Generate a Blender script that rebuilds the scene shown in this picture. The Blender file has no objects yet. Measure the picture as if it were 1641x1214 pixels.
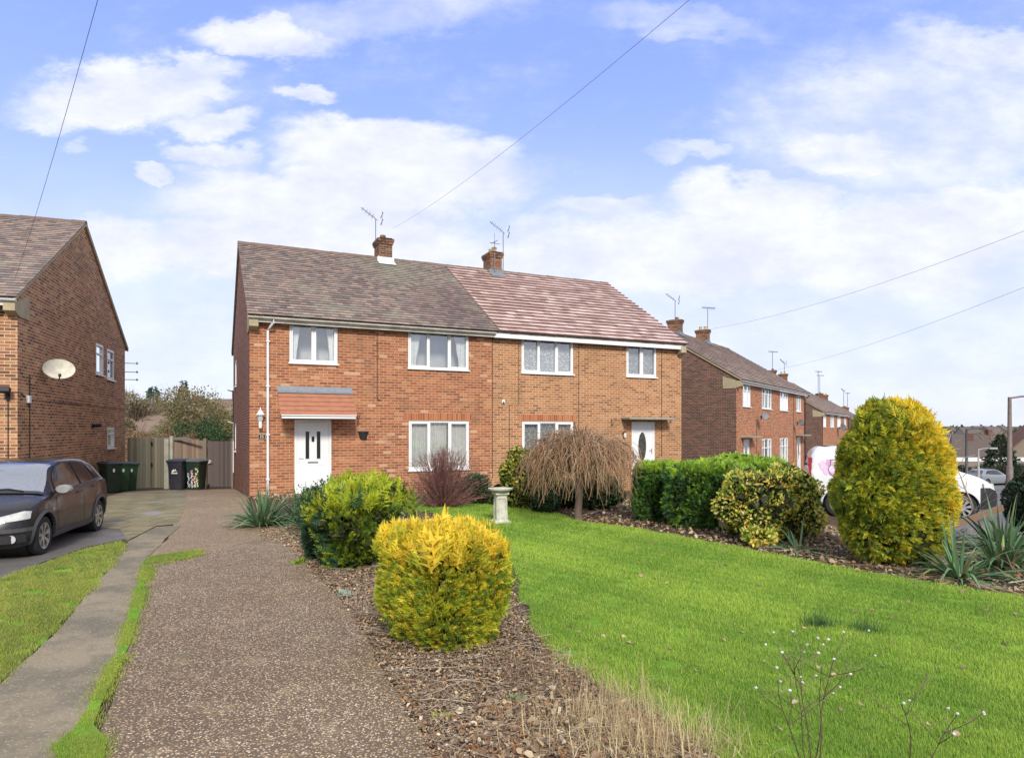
import bpy, bmesh, math, random
import numpy as np
from math import radians, sin, cos, pi, sqrt, atan2
from mathutils import Vector, Matrix

sc = bpy.context.scene
COL = sc.collection
random.seed(7)
RNG = np.random.default_rng(11)

# ------------------------------------------------------------------ camera
CAMH, FPX, CX, HY = 1.75, 1060.0, 820.5, 688.0
cam_d = bpy.data.cameras.new("camera"); cam = bpy.data.objects.new("camera", cam_d); COL.objects.link(cam)
cam.location = (0, 0, CAMH); cam.rotation_euler = (radians(90), 0, 0)
cam_d.sensor_width = 36; cam_d.lens = 36*FPX/1641.0
cam_d.shift_y = (HY-607.0)/1641.0
cam_d.clip_start = 0.1; cam_d.clip_end = 6000
sc.camera = cam

# ------------------------------------------------------------------ node helper
class NT:
    def __init__(s, nt): s.nt = nt; nt.nodes.clear()
    def n(s, typ, ins=None, **props):
        nd = s.nt.nodes.new(typ)
        for k, v in props.items(): setattr(nd, k, v)
        for k, v in (ins or {}).items():
            sock = nd.inputs[k]
            if isinstance(v, bpy.types.NodeSocket): s.nt.links.new(v, sock)
            else:
                if sock.type == 'RGBA' and len(v) == 3: v = (*v, 1)
                sock.default_value = v
        return nd
    def m(s, op, a, b=0.0, c=0.0, clamp=False):
        return s.n('ShaderNodeMath', {0: a, 1: b, 2: c}, operation=op, use_clamp=clamp).outputs[0]
    def mix(s, f, a, b, mode='MIX'):
        nd = s.n('ShaderNodeMix', None, data_type='RGBA', blend_type=mode)
        for i, v in ((0, f), (6, a), (7, b)):
            if isinstance(v, bpy.types.NodeSocket): s.nt.links.new(v, nd.inputs[i])
            else: nd.inputs[i].default_value = (*v, 1) if (i > 0 and len(v) == 3) else v
        return nd.outputs[2]
    def ramp(s, f, stops, interp='LINEAR'):
        nd = s.n('ShaderNodeValToRGB', {0: f}); cr = nd.color_ramp; cr.interpolation = interp
        while len(cr.elements) < len(stops): cr.elements.new(0.5)
        for e, (p, c) in zip(cr.elements, stops):
            e.position = p; e.color = (*c, 1) if len(c) == 3 else c
        return nd.outputs[0]
    def sstep(s, x, lo, hi):
        return s.n('ShaderNodeMapRange', {0: x, 1: lo, 2: hi, 3: 0.0, 4: 1.0}, interpolation_type='SMOOTHSTEP').outputs[0]
    def noise(s, vec, scale, detail=3, rough=.55, dist=0.0, out=0):
        return s.n('ShaderNodeTexNoise', {'Vector': vec, 'Scale': scale, 'Detail': detail, 'Roughness': rough, 'Distortion': dist}).outputs[out]

# ------------------------------------------------------------------ world: Nishita sky and cloud cover
SUN_EL, SUN_AZ = radians(36), radians(168)      # azimuth measured clockwise from +Y: the sun stands behind the camera, slightly right
w = bpy.data.worlds.new("World"); sc.world = w; w.use_nodes = True
k = NT(w.node_tree)
sky = k.n('ShaderNodeTexSky', sky_type='NISHITA', sun_disc=False, sun_elevation=SUN_EL, sun_rotation=SUN_AZ, air_density=1.0, dust_density=1.0, ozone_density=2.0)
tc = k.n('ShaderNodeTexCoord').outputs['Generated']
sep = k.n('ShaderNodeSeparateXYZ', {0: tc})
dx, dy, dz = sep.outputs
yy = k.m('MAXIMUM', dy, 0.16)
U = k.m('DIVIDE', dx, yy); V = k.m('DIVIDE', dz, yy)
uv = k.n('ShaderNodeCombineXYZ', {0: U, 1: V, 2: 0.0}).outputs[0]
uvs = k.n('ShaderNodeCombineXYZ', {0: k.m('MULTIPLY', U, .62), 1: k.m('MULTIPLY', V, 1.2), 2: 0.0}).outputs[0]
nz1 = k.noise(uvs, 5.0, 7, .6, out=1); sp1 = k.n('ShaderNodeSeparateXYZ', {0: nz1})
nz2 = k.noise(uvs, 19.0, 6, .62, out=1); sp2 = k.n('ShaderNodeSeparateXYZ', {0: nz2})
def warp(base, a, b):
    o = k.m('ADD', base, k.m('MULTIPLY', k.m('SUBTRACT', a, .5), .17))
    return k.m('ADD', o, k.m('MULTIPLY', k.m('SUBTRACT', b, .5), .07))
U2 = warp(U, sp1.outputs[0], sp2.outputs[0]); V2 = warp(V, sp1.outputs[1], sp2.outputs[1])
# banks of cloud as they hang over the street (direction u, elevation v, half sizes, density)
BANKS = [(190,140,165,62,1.0),(120,165,120,35,.7),(300,120,90,35,.8),(430,55,110,40,.95),(620,25,240,42,.45),(350,190,70,28,.85),(600,225,150,55,1.0),
 (350,243,80,26,.8),(520,310,270,62,1.0),(640,290,210,70,1.0),(492,140,50,15,.75),(237,275,34,12,.85),(180,405,110,55,.9),(115,232,24,16,.5),(500,400,340,70,1.0),
 (1500,190,330,130,.62),(1600,70,170,55,.72),(1210,310,150,45,1.0),(1350,232,100,40,.85),(1105,235,80,18,.6),(1250,400,480,75,1.0),(960,330,90,26,.7),(1530,350,190,70,.95),(1090,40,170,26,.4),
 (900,430,400,40,.8),(760,260,90,40,.7),(1190,175,55,14,.4)]
acc = None
for (px, py, rx, ry, st) in BANKS:
    a = k.m('DIVIDE', k.m('SUBTRACT', U2, (px-CX)/FPX), rx/FPX)
    b = k.m('DIVIDE', k.m('SUBTRACT', V2, (HY-py)/FPX), ry/FPX)
    d2 = k.m('ADD', k.m('MULTIPLY', a, a), k.m('MULTIPLY', b, b))
    mk = k.n('ShaderNodeMapRange', {0: d2, 1: 1.75, 2: 0.15, 3: 0.0, 4: st}, interpolation_type='SMOOTHSTEP').outputs[0]
    acc = mk if acc is None else k.m('MAXIMUM', acc, mk)
front = k.m('MULTIPLY', k.sstep(dy, .15, .45), k.m('SUBTRACT', 1.0, k.sstep(V, .75, 1.1)))
gen = k.noise(tc, 2.6, 7, .6)
gencl = k.m('MULTIPLY', k.sstep(gen, .30, .50), .97)
cl = k.m('ADD', k.m('MULTIPLY', acc, front), k.m('MULTIPLY', gencl, k.m('SUBTRACT', 1.0, front)))
tex = k.noise(uvs, 12.0, 7, .62)
cl = k.sstep(k.m('MULTIPLY', cl, k.m('ADD', .42, k.m('MULTIPLY', tex, 1.05))), .04, .95)
low = k.n('ShaderNodeMapRange', {0: V, 1: .50, 2: .12, 3: 0.0, 4: .66}, interpolation_type='SMOOTHSTEP').outputs[0]
wisp = k.m('MULTIPLY', k.sstep(k.noise(uvs, 6.0, 8, .68), .45, .8), .35)
cover = k.m('SUBTRACT', 1.0, k.m('MULTIPLY', k.m('SUBTRACT', 1.0, cl), k.m('SUBTRACT', 1.0, k.m('MAXIMUM', low, wisp))))
blue = k.mix(.72, sky.outputs[0], k.ramp(dz, [(0, (5.0,5.6,7.4)), (.30, (3.1,4.1,7.7)), (.48, (2.25,3.2,7.5)), (.8, (1.7,2.6,7.0))]))
cloudc = k.mix(k.sstep(tex, .3, .75), (4.75, 5.0, 6.05), (5.95, 6.1, 6.6))
skyc = k.mix(cover, blue, cloudc)
bg = k.n('ShaderNodeBackground', {'Color': skyc, 'Strength': 0.115})
k.nt.links.new(bg.outputs[0], k.n('ShaderNodeOutputWorld').inputs[0])

# ------------------------------------------------------------------ sun, exposure
sd = bpy.data.lights.new("sun", 'SUN'); so = bpy.data.objects.new("sun", sd); COL.objects.link(so)
sd.energy = 2.4; sd.angle = radians(11); sd.color = (1.0, .95, .87)
sv = Vector((sin(SUN_AZ)*cos(SUN_EL), cos(SUN_AZ)*cos(SUN_EL), sin(SUN_EL)))
so.rotation_euler = sv.to_track_quat('Z', 'Y').to_euler(); so.location = (0, -20, 30)
sc.view_settings.view_transform = 'Standard'; sc.view_settings.look = 'None'
sc.view_settings.exposure = 0.58; sc.view_settings.gamma = 1; sc.view_settings.use_curve_mapping = False
sc.cycles.max_bounces = 6; sc.cycles.transparent_max_bounces = 12; sc.cycles.use_denoising = True
sc.cycles.sample_clamp_indirect = 6

# ------------------------------------------------------------------ terrain height
def sst(x, a, b):
    t = np.clip((np.asarray(x, float)-a)/(b-a), 0, 1); return t*t*(3-2*t)
def gz(x, y):
    x = np.asarray(x, float); y = np.asarray(y, float)
    s = np.maximum(0, y-17)
    z = -.062*np.minimum(s, 10) - .035*np.clip(s-10, 0, 120)
    z = z - .40*sst(x, 5.2, 7.4)*sst(y, 9.5, 13)
    z = z - 1.0*sst(x, 22, 38)*sst(y, 28, 50)
    return z + 11.5*sst(np.hypot(x, y), 260, 1100)*(1+.25*np.sin(x*.004+1)+.12*np.sin(x*.013))
def gp(px, py):
    Y = 1855.0/(py-HY)
    for _ in range(8):
        X = (px-CX)*Y/FPX; Y = (CAMH-float(gz(X, Y)))*FPX/(py-HY)
    return ((px-CX)*Y/FPX, Y)
def at(px, py, Y): return Vector(((px-CX)*Y/FPX, Y, CAMH-(py-HY)*Y/FPX))

# ------------------------------------------------------------------ objects helper
def tag(o, label=None, cat=None, group=None, kind=None):
    if label: o['label'] = label
    if cat: o['category'] = cat
    if group: o['group'] = group
    if kind: o['kind'] = kind
    return o
def empty(name, loc, rz=0, **kw):
    o = bpy.data.objects.new(name, None); COL.objects.link(o); o.location = loc; o.rotation_euler = (0, 0, rz)
    o.empty_display_size = .1
    return tag(o, **kw)
def link(name, me, mat, parent=None, loc=None, rz=0):
    o = bpy.data.objects.new(name, me); COL.objects.link(o)
    if mat: me.materials.append(mat)
    if parent: o.parent = parent
    if loc is not None: o.location = loc
    o.rotation_euler = (0, 0, rz)
    return o
def boxuv(me):
    n = len(me.polygons)
    if n == 0: return
    uvl = me.uv_layers.new(name="UVMap")
    N = np.zeros(n*3); me.polygons.foreach_get('normal', N); N = N.reshape(-1, 3)
    tot = np.zeros(n, int); me.polygons.foreach_get('loop_total', tot)
    lv = np.zeros(len(me.loops), int); me.loops.foreach_get('vertex_index', lv)
    P = np.zeros(len(me.vertices)*3); me.vertices.foreach_get('co', P); P = P.reshape(-1, 3)
    NL = np.repeat(N, tot, axis=0); PL = P[lv]
    t = np.stack([-NL[:, 1], NL[:, 0], np.zeros(len(NL))], 1); ln = np.linalg.norm(t, axis=1)
    flat = ln < .15
    t[flat] = (1, 0, 0); t /= np.linalg.norm(t, axis=1)[:, None]
    b = np.cross(NL, t); b[flat] = (0, 1, 0)
    u = (PL*t).sum(1); v = (PL*b).sum(1)
    uvl.data.foreach_set('uv', np.stack([u, v], 1).ravel())

class MB:
    def __init__(s): s.v = []; s.f = []; s.c = []; s.M = None
    def add(s, vs, fs, col=None):
        o = len(s.v)
        if s.M is not None: vs = [s.M @ Vector(v) for v in vs]
        s.v += [tuple(v) for v in vs]; s.f += [tuple(o+i for i in f) for f in fs]
        s.c += [col or (1, 1, 1)]*len(vs)
        return s
    def box(s, x0, x1, y0, y1, z0, z1, col=None):
        return s.add([(x0,y0,z0),(x1,y0,z0),(x1,y1,z0),(x0,y1,z0),(x0,y0,z1),(x1,y0,z1),(x1,y1,z1),(x0,y1,z1)],
                     [(0,3,2,1),(4,5,6,7),(0,1,5,4),(1,2,6,5),(2,3,7,6),(3,0,4,7)], col)
    def quad(s, a, b, c, d, col=None): return s.add([a, b, c, d], [(0, 1, 2, 3)], col)
    def prism(s, poly, y0, y1, axis='y', col=None):
        n = len(poly)
        mk = {'y': lambda a, b, t: (a, t, b), 'x': lambda a, b, t: (t, a, b), 'z': lambda a, b, t: (a, b, t)}[axis]
        vs = [mk(a, b, y0) for a, b in poly]+[mk(a, b, y1) for a, b in poly]
        return s.add(vs, [tuple(range(n)), tuple(range(2*n-1, n-1, -1))]+[(i, i+n, (i+1) % n+n, (i+1) % n) for i in range(n)], col)
    def tube(s, path, r, n=6, col=None, caps=True):
        path = [Vector(p) for p in path]; R = r if isinstance(r, (list, tuple)) else [r]*len(path)
        vs = []
        for i, p in enumerate(path):
            d = (path[min(i+1, len(path)-1)]-path[max(i-1, 0)]).normalized()
            up = Vector((0, 0, 1)) if abs(d.z) < .9 else Vector((1, 0, 0))
            a = d.cross(up).normalized(); b = d.cross(a)
            vs += [p+(a*cos(2*pi*j/n)+b*sin(2*pi*j/n))*R[i] for j in range(n)]
        fs = [(i*n+j, i*n+(j+1) % n, (i+1)*n+(j+1) % n, (i+1)*n+j) for i in range(len(path)-1) for j in range(n)]
        if caps: fs += [tuple(range(n)), tuple(range(len(vs)-1, len(vs)-n-1, -1))]
        return s.add(vs, fs, col)
    def lathe(s, prof, n=20, c=(0, 0, 0), axis='z', col=None, caps=True):
        vs = []
        for r, h in prof:
            for j in range(n):
                a, b = r*cos(2*pi*j/n), r*sin(2*pi*j/n)
                vs.append({'z': (c[0]+a, c[1]+b, c[2]+h), 'y': (c[0]+a, c[1]+h, c[2]+b), 'x': (c[0]+h, c[1]+a, c[2]+b)}[axis])
        m = len(prof)
        fs = [(i*n+j, i*n+(j+1) % n, (i+1)*n+(j+1) % n, (i+1)*n+j) for i in range(m-1) for j in range(n)]
        if caps: fs += [tuple(range(n-1, -1, -1)), tuple(range((m-1)*n, m*n))]
        return s.add(vs, fs, col)
    def build(s, name, mat, parent=None, loc=None, rz=0, smooth=False, bevel=0, fix=True):
        me = bpy.data.meshes.new(name); me.from_pydata(s.v, [], s.f)
        if fix:
            bm = bmesh.new(); bm.from_mesh(me); bmesh.ops.recalc_face_normals(bm, faces=bm.faces)
            if bevel: bmesh.ops.bevel(bm, geom=[e for e in bm.edges if len(e.link_faces) == 2 and e.calc_face_angle(0) > .5], offset=bevel, segments=2, affect='EDGES', profile=.6, clamp_overlap=True)
            bm.to_mesh(me); bm.free()
        if not bevel:
            ca = me.color_attributes.new("Col", 'FLOAT_COLOR', 'POINT')
            ca.data.foreach_set('color', np.array([(*c[:3], 1) for c in s.c], float).ravel())
        me.update(); boxuv(me)
        if smooth:
            me.polygons.foreach_set('use_smooth', [True]*len(me.polygons))
            try: me.set_sharp_from_angle(angle=radians(38))
            except Exception: pass
        return link(name, me, mat, parent, loc, rz)

def npmesh(name, V, F, C=None, mat=None, parent=None, loc=None, rz=0, smooth=False):
    """V (n,3) F (m,k) index array, C (n,3) colours"""
    me = bpy.data.meshes.new(name); m, kk = F.shape
    me.vertices.add(len(V)); me.vertices.foreach_set('co', np.ascontiguousarray(V, dtype=np.float32).ravel())
    me.loops.add(m*kk); me.loops.foreach_set('vertex_index', np.ascontiguousarray(F, dtype=np.int32).ravel())
    me.polygons.add(m); me.polygons.foreach_set('loop_start', np.arange(0, m*kk, kk, dtype=np.int32))
    if C is not None:
        ca = me.color_attributes.new("Col", 'FLOAT_COLOR', 'POINT')
        ca.data.foreach_set('color', np.concatenate([np.clip(C, 0, 1), np.ones((len(C), 1))], 1).astype(np.float32).ravel())
    me.update(calc_edges=True); me.validate()
    if smooth: me.polygons.foreach_set('use_smooth', [True]*m)
    return link(name, me, mat, parent, loc, rz)

def unit(a): return a/np.maximum(np.linalg.norm(a, axis=-1, keepdims=True), 1e-9)
def frames(D, rng):
    D = unit(D); r = unit(rng.normal(size=D.shape)); S = unit(np.cross(D, r)); Nn = np.cross(S, D); return D, S, Nn
def scatter(P, D, size, tmplV, tmplF, C, rng, S=None):
    """instances of a template (x: side, y: along D, z: normal) merged into arrays"""
    if S is None: D, S, Nn = frames(D, rng)
    else: D = unit(D); S = unit(S); Nn = np.cross(S, D)
    T = np.asarray(tmplV, float); n = len(P); kv = len(T)
    sz = np.broadcast_to(np.asarray(size, float), (n,))[:, None, None]
    V = P[:, None, :]+sz*(T[None, :, 0, None]*S[:, None, :]+T[None, :, 1, None]*D[:, None, :]+T[None, :, 2, None]*Nn[:, None, :])
    F = (np.asarray(tmplF)[None]+(np.arange(n)*kv)[:, None, None]).reshape(-1, len(tmplF[0]))
    return V.reshape(-1, 3), F, np.repeat(C, kv, axis=0)
def cat(parts):
    V, F, C, o = [], [], [], 0
    for v, f, c in parts: V.append(v); F.append(f+o); C.append(c); o += len(v)
    return np.concatenate(V), np.concatenate(F), np.concatenate(C)
def strands(paths, rad, C, sides=3):
    """paths (n,m,3), rad (n,m) -> quad tubes"""
    n, m, _ = paths.shape
    d = np.gradient(paths, axis=1); d = unit(d)
    ref = np.zeros_like(d); ref[..., 0] = .31; ref[..., 1] = .73; ref[..., 2] = .12
    a = unit(np.cross(d, ref)); b = np.cross(d, a)
    ang = np.arange(sides)*2*pi/sides
    V = paths[:, :, None, :]+rad[:, :, None, None]*(a[:, :, None, :]*np.cos(ang)[None, None, :, None]+b[:, :, None, :]*np.sin(ang)[None, None, :, None])
    i = np.arange(n)[:, None, None]; j = np.arange(m-1)[None, :, None]; q = np.arange(sides)[None, None, :]
    base = i*m*sides+j*sides; q2 = (q+1) % sides
    F = np.stack([base+q, base+q2, base+sides+q2, base+sides+q], -1).reshape(-1, 4)
    return V.reshape(-1, 3), F, np.repeat(C, m*sides, axis=0)
def ribbons(paths, wid, side, C, fold=.25):
    """folded strap leaves: paths (n,m,3), wid (n,m), side (n,3)"""
    n, m, _ = paths.shape
    d = unit(np.gradient(paths, axis=1)); sd_ = unit(side)[:, None, :]+0*d
    sd_ = unit(sd_-d*(sd_*d).sum(-1, keepdims=True)); nn = np.cross(sd_, d)
    L = paths-sd_*wid[..., None]+nn*wid[..., None]*fold; Rr = paths+sd_*wid[..., None]+nn*wid[..., None]*fold
    V = np.stack([L, paths, Rr], 2)
    i = np.arange(n)[:, None, None]; j = np.arange(m-1)[None, :, None]; q = np.arange(2)[None, None, :]
    base = i*m*3+j*3+q
    F = np.stack([base, base+1, base+4, base+3], -1).reshape(-1, 4)
    return V.reshape(-1, 3), F, np.repeat(C, m*3, axis=0)
def inpoly(P, poly):
    x, y = P[:, 0], P[:, 1]; r = np.zeros(len(P), bool); j = len(poly)-1
    for i in range(len(poly)):
        xi, yi = poly[i]; xj, yj = poly[j]
        c = ((yi > y) != (yj > y)) & (x < (xj-xi)*(y-yi)/((yj-yi) or 1e-9)+xi); r ^= c; j = i
    return r
def samplepoly(poly, n, rng, near=True, y0=3.0):
    """points in a polygon, denser towards the street end of the plot"""
    xs = [p[0] for p in poly]; ys = [p[1] for p in poly]; out = []; tot = 0
    while tot < n:
        P = np.stack([rng.uniform(min(xs), max(xs), n*2), rng.uniform(min(ys), max(ys), n*2)], 1)
        if near: P = P[rng.random(len(P)) < np.clip((y0/np.maximum(P[:, 1], .1))**1.5, 0, 1)]
        P = P[inpoly(P, poly)]
        if len(P) == 0: continue
        out.append(P); tot += len(P)
    return np.concatenate(out)[:n]
def vary(base, n, rng, dv=.25, dh=.08):
    b = np.asarray(base, float)[None]*np.ones((n, 1))
    return np.clip(b*(1+dv*rng.uniform(-1, 1, (n, 1)))*(1+dh*rng.uniform(-1, 1, (n, 3))), 0, 1)
def lerpc(a, b, t): t = np.asarray(t)[:, None]; return np.asarray(a)[None]*(1-t)+np.asarray(b)[None]*t

# ------------------------------------------------------------------ materials
def newmat(name):
    m = bpy.data.materials.new(name); m.use_nodes = True; q = NT(m.node_tree)
    q.out = q.n('ShaderNodeOutputMaterial'); return m, q
def finish(q, col, rough=.7, bump=None, bstr=.3, bdist=.01, metal=0.0, spec=.4, coat=0.0, **extra):
    ins = {'Base Color': col, 'Roughness': rough, 'Metallic': metal, 'Specular IOR Level': spec, 'Coat Weight': coat, 'Coat Roughness': .06}
    ins.update(extra)
    if bump is not None: ins['Normal'] = q.n('ShaderNodeBump', {'Height': bump, 'Strength': bstr, 'Distance': bdist}).outputs[0]
    p = q.n('ShaderNodeBsdfPrincipled', ins); q.nt.links.new(p.outputs[0], q.out.inputs[0]); return p
_mc = {}
def plain(name, col, rough=.6, var=.18, scale=6.0, col2=None, bstr=.15, metal=0.0, coat=0.0, spec=.4, fine=60.0):
    if name in _mc: return _mc[name]
    m, q = newmat(name); oc = q.n('ShaderNodeTexCoord').outputs['Object']
    n1 = q.noise(oc, scale, 5, .6); n2 = q.noise(oc, fine, 3, .6)
    c2 = col2 or tuple(c*(1-var) for c in col)
    f = q.m('ADD', q.m('MULTIPLY', q.sstep(n1, .35, .68), .75), q.m('MULTIPLY', n2, .25), clamp=True)
    c = q.mix(f, col, c2)
    finish(q, c, rough, n2, bstr, .004, metal, spec, coat); _mc[name] = m; return m
def brick(name, ramp, mortar, patch=(1, 1, 1), patch_amt=.4, soldier=False, stain=None, pscale=.7):
    m, q = newmat(name); uvn = q.n('ShaderNodeUVMap').outputs[0]; s = q.n('ShaderNodeSeparateXYZ', {0: uvn})
    a, b = (s.outputs[1], s.outputs[0]) if soldier else (s.outputs[0], s.outputs[1])
    if soldier: b = q.m('ADD', b, 100.0)
    u = q.m('DIVIDE', a, .225); v = q.m('DIVIDE', b, .075)
    row = q.m('FLOOR', v); uu = u if soldier else q.m('ADD', u, q.m('MULTIPLY', q.m('PINGPONG', row, 1.0), .5))
    cell = q.m('FLOOR', uu); fu = q.m('FRACT', uu); fv = q.m('FRACT', v)
    du = q.m('MULTIPLY', q.m('PINGPONG', fu, .5), .225); dv = q.m('MULTIPLY', q.m('PINGPONG', fv, .5), .075)
    edge = q.m('MINIMUM', du, dv)
    uv3 = q.n('ShaderNodeCombineXYZ', {0: s.outputs[0], 1: s.outputs[1], 2: 0.0}).outputs[0]
    nf = q.noise(uv3, 45, 3, .6); edge = q.m('ADD', edge, q.m('MULTIPLY', q.m('SUBTRACT', nf, .5), .005))
    mk = q.sstep(edge, .0045, .0085)
    cc = q.n('ShaderNodeCombineXYZ', {0: cell, 1: row, 2: 0.0}).outputs[0]
    wn = q.n('ShaderNodeTexWhiteNoise', {0: cc}, noise_dimensions='2D')
    bc = q.ramp(wn.outputs[0], ramp, 'CONSTANT')
    big = q.noise(uv3, pscale, 5, .65)
    cl2 = q.noise(q.n('ShaderNodeVectorMath', {0: cc, 1: (.23, .31, 1)}, operation='MULTIPLY').outputs[0], 1.0, 3, .6)
    bc = q.mix(q.m('MULTIPLY', q.sstep(cl2, .42, .62), patch_amt), bc, q.mix(1.0, bc, patch, 'MULTIPLY'))
    bc = q.mix(q.m('MULTIPLY', q.m('SUBTRACT', nf, .5), .5, clamp=True), bc, (.1, .06, .04))
    col = q.mix(mk, mortar, bc)
    if stain:
        col = q.mix(q.m('MULTIPLY', q.sstep(big, .48, .72), stain[3]), col, stain[:3])
    finish(q, col, .88, q.m('ADD', mk, q.m('MULTIPLY', nf, .5)), .55, .006, spec=.25); return m
def leafmat(name, trans=.3, rough=.5, spec=.35):
    m, q = newmat(name); at_ = q.n('ShaderNodeAttribute', attribute_name='Col').outputs[0]
    oc = q.n('ShaderNodeTexCoord').outputs['Object']
    c = q.mix(q.m('MULTIPLY', q.noise(oc, 40, 2, .5), .5), at_, q.mix(1.0, at_, (.72, .72, .68), 'MULTIPLY'))
    p = q.n('ShaderNodeBsdfPrincipled', {'Base Color': c, 'Roughness': rough, 'Specular IOR Level': spec})
    t = q.n('ShaderNodeBsdfTranslucent', {'Color': c}); mx = q.n('ShaderNodeMixShader', {0: trans, 1: p.outputs[0], 2: t.outputs[0]})
    q.nt.links.new(mx.outputs[0], q.out.inputs[0]); return m
LEAF = leafmat('foliage'); GRASSM = leafmat('grass_blade', .25, .55, .3); TWIG = leafmat('twig_bark', .0, .8, .2); DRY = leafmat('dry_leaf', .12, .8, .15)
YUC = leafmat('strap_leaf', .12, .4, .4)
def attrmat(name, rough=.8, bstr=.3, fine=60, moss=None, mscale=1.2, mlo=.55, mhi=.7, spec=.3, coat=0.0):
    m, q = newmat(name); a = q.n('ShaderNodeAttribute', attribute_name='Col').outputs[0]; oc = q.n('ShaderNodeTexCoord').outputs['Object']
    n2 = q.noise(oc, fine, 3, .6); n1 = q.noise(oc, mscale, 6, .65)
    c = q.mix(q.m('MULTIPLY', n2, .35), a, q.mix(1.0, a, (.45, .43, .42), 'MULTIPLY'))
    if moss: c = q.mix(q.m('MULTIPLY', q.sstep(n1, mlo, mhi), moss[3]), c, moss[:3])
    finish(q, c, rough, n2, bstr, .004, spec=spec, coat=coat); return m
def glassmat(name, refl=.32, tint=(.9, .93, .93)):
    m, q = newmat(name); fr = q.n('ShaderNodeFresnel', {'IOR': 1.5}).outputs[0]
    f = q.m('ADD', q.m('MULTIPLY', fr, .9), refl, clamp=True)
    g = q.n('ShaderNodeBsdfGlossy', {'Color': (.95, .97, 1.0, 1), 'Roughness': .02}); t = q.n('ShaderNodeBsdfTransparent', {'Color': (*tint, 1)})
    q.nt.links.new(q.n('ShaderNodeMixShader', {0: f, 1: t.outputs[0], 2: g.outputs[0]}).outputs[0], q.out.inputs[0]); return m
GLASS = glassmat('window_glass', .20, (.95, .97, .96)); CARGLASS = glassmat('car_glass', .12, (.25, .28, .27)); SCREEN = glassmat('windscreen_glass', .42, (.6, .64, .62))
UPVC = plain('white_frame', (.80, .81, .80), .35, .06, 3, bstr=.02)
WHITEP = plain('white_painted_trim', (.74, .74, .70), .5, .25, 5, (.50, .49, .42))
NETC = plain('net_curtain', (.84, .84, .82), .9, .15, 10); ROOMM = plain('room_interior', (.60, .61, .58), .9, .2)
GREYPL = plain('dark_plastic', (.03, .03, .032), .5, .3); LEAD = plain('lead_flashing', (.22, .25, .28), .55, .2, 8)
BLACKM = plain('black_iron', (.015, .015, .016), .5, .2); CONC = plain('weathered_concrete', (.36, .33, .26), .9, .3, 5, (.22, .22, .16), bstr=.4)
CREAM = plain('cream_render', (.47, .39, .25), .85, .3, 5, (.33, .29, .18), bstr=.3)
STONEW = plain('painted_stone', (.66, .64, .54), .8, .25, 8, (.38, .38, .28), bstr=.4)
ALU = plain('aerial_metal', (.20, .20, .21), .4, .2, metal=.6); CABLE = plain('black_cable', (.03, .03, .03), .6, .2); WIREM = plain('grey_overhead_cable', (.24, .25, .28), .6, .1)
GUTM = plain('old_white_gutter', (.72, .71, .64), .45, .2, 3, (.47, .46, .38))
# ================================================================== GROUND
def gridmesh(name, xs, ys, mat, off=0.0, kind='structure'):
    X, Y = np.meshgrid(xs, ys); Z = gz(X, Y)+off
    V = np.stack([X, Y, Z], -1).reshape(-1, 3); nx, ny = len(xs), len(ys)
    i = np.arange(ny-1)[:, None]; j = np.arange(nx-1)[None]
    b = i*nx+j; F = np.stack([b, b+1, b+nx+1, b+nx], -1).reshape(-1, 4)
    o = npmesh(name, V, F, None, mat); boxuv(o.data); return tag(o, kind=kind)
def axis(a, b, lo, hi):
    near = np.arange(a, b+.01, 1.0); out1, out2 = [], []; v, st = b, 1.3
    while v < hi: v += st; st *= 1.13; out2.append(min(v, hi))
    v, st = a, 1.3
    while v > lo: v -= st; st *= 1.13; out1.append(max(v, lo))
    return np.array(out1[::-1]+list(near)+out2)
GX, GY = axis(-22, 40, -2500, 2500), axis(-4, 60, -600, 2600)

m, q = newmat('rough_ground'); oc = q.n('ShaderNodeTexCoord').outputs['Object']
n1 = q.noise(oc, .35, 6, .6); n2 = q.noise(oc, 14, 5, .7); n3 = q.noise(oc, .012, 4, .6)
soil = q.mix(q.sstep(n2, .35, .7), (.055, .036, .026), (.14, .098, .068)); soil = q.mix(q.m('MULTIPLY', q.sstep(n1, .5, .65), .4), soil, (.07, .10, .03))
far_ = q.ramp(n3, [(.3, (.10, .12, .06)), (.45, (.16, .14, .09)), (.6, (.09, .11, .06)), (.75, (.2, .18, .12))])
geo = q.n('ShaderNodeSeparateXYZ', {0: oc}).outputs[1]
finish(q, q.mix(q.sstep(geo, 45, 80), soil, far_), .95, n2, .6, .02, spec=.1); M_SOIL = m
gridmesh('ground', GX, GY, M_SOIL)

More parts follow.
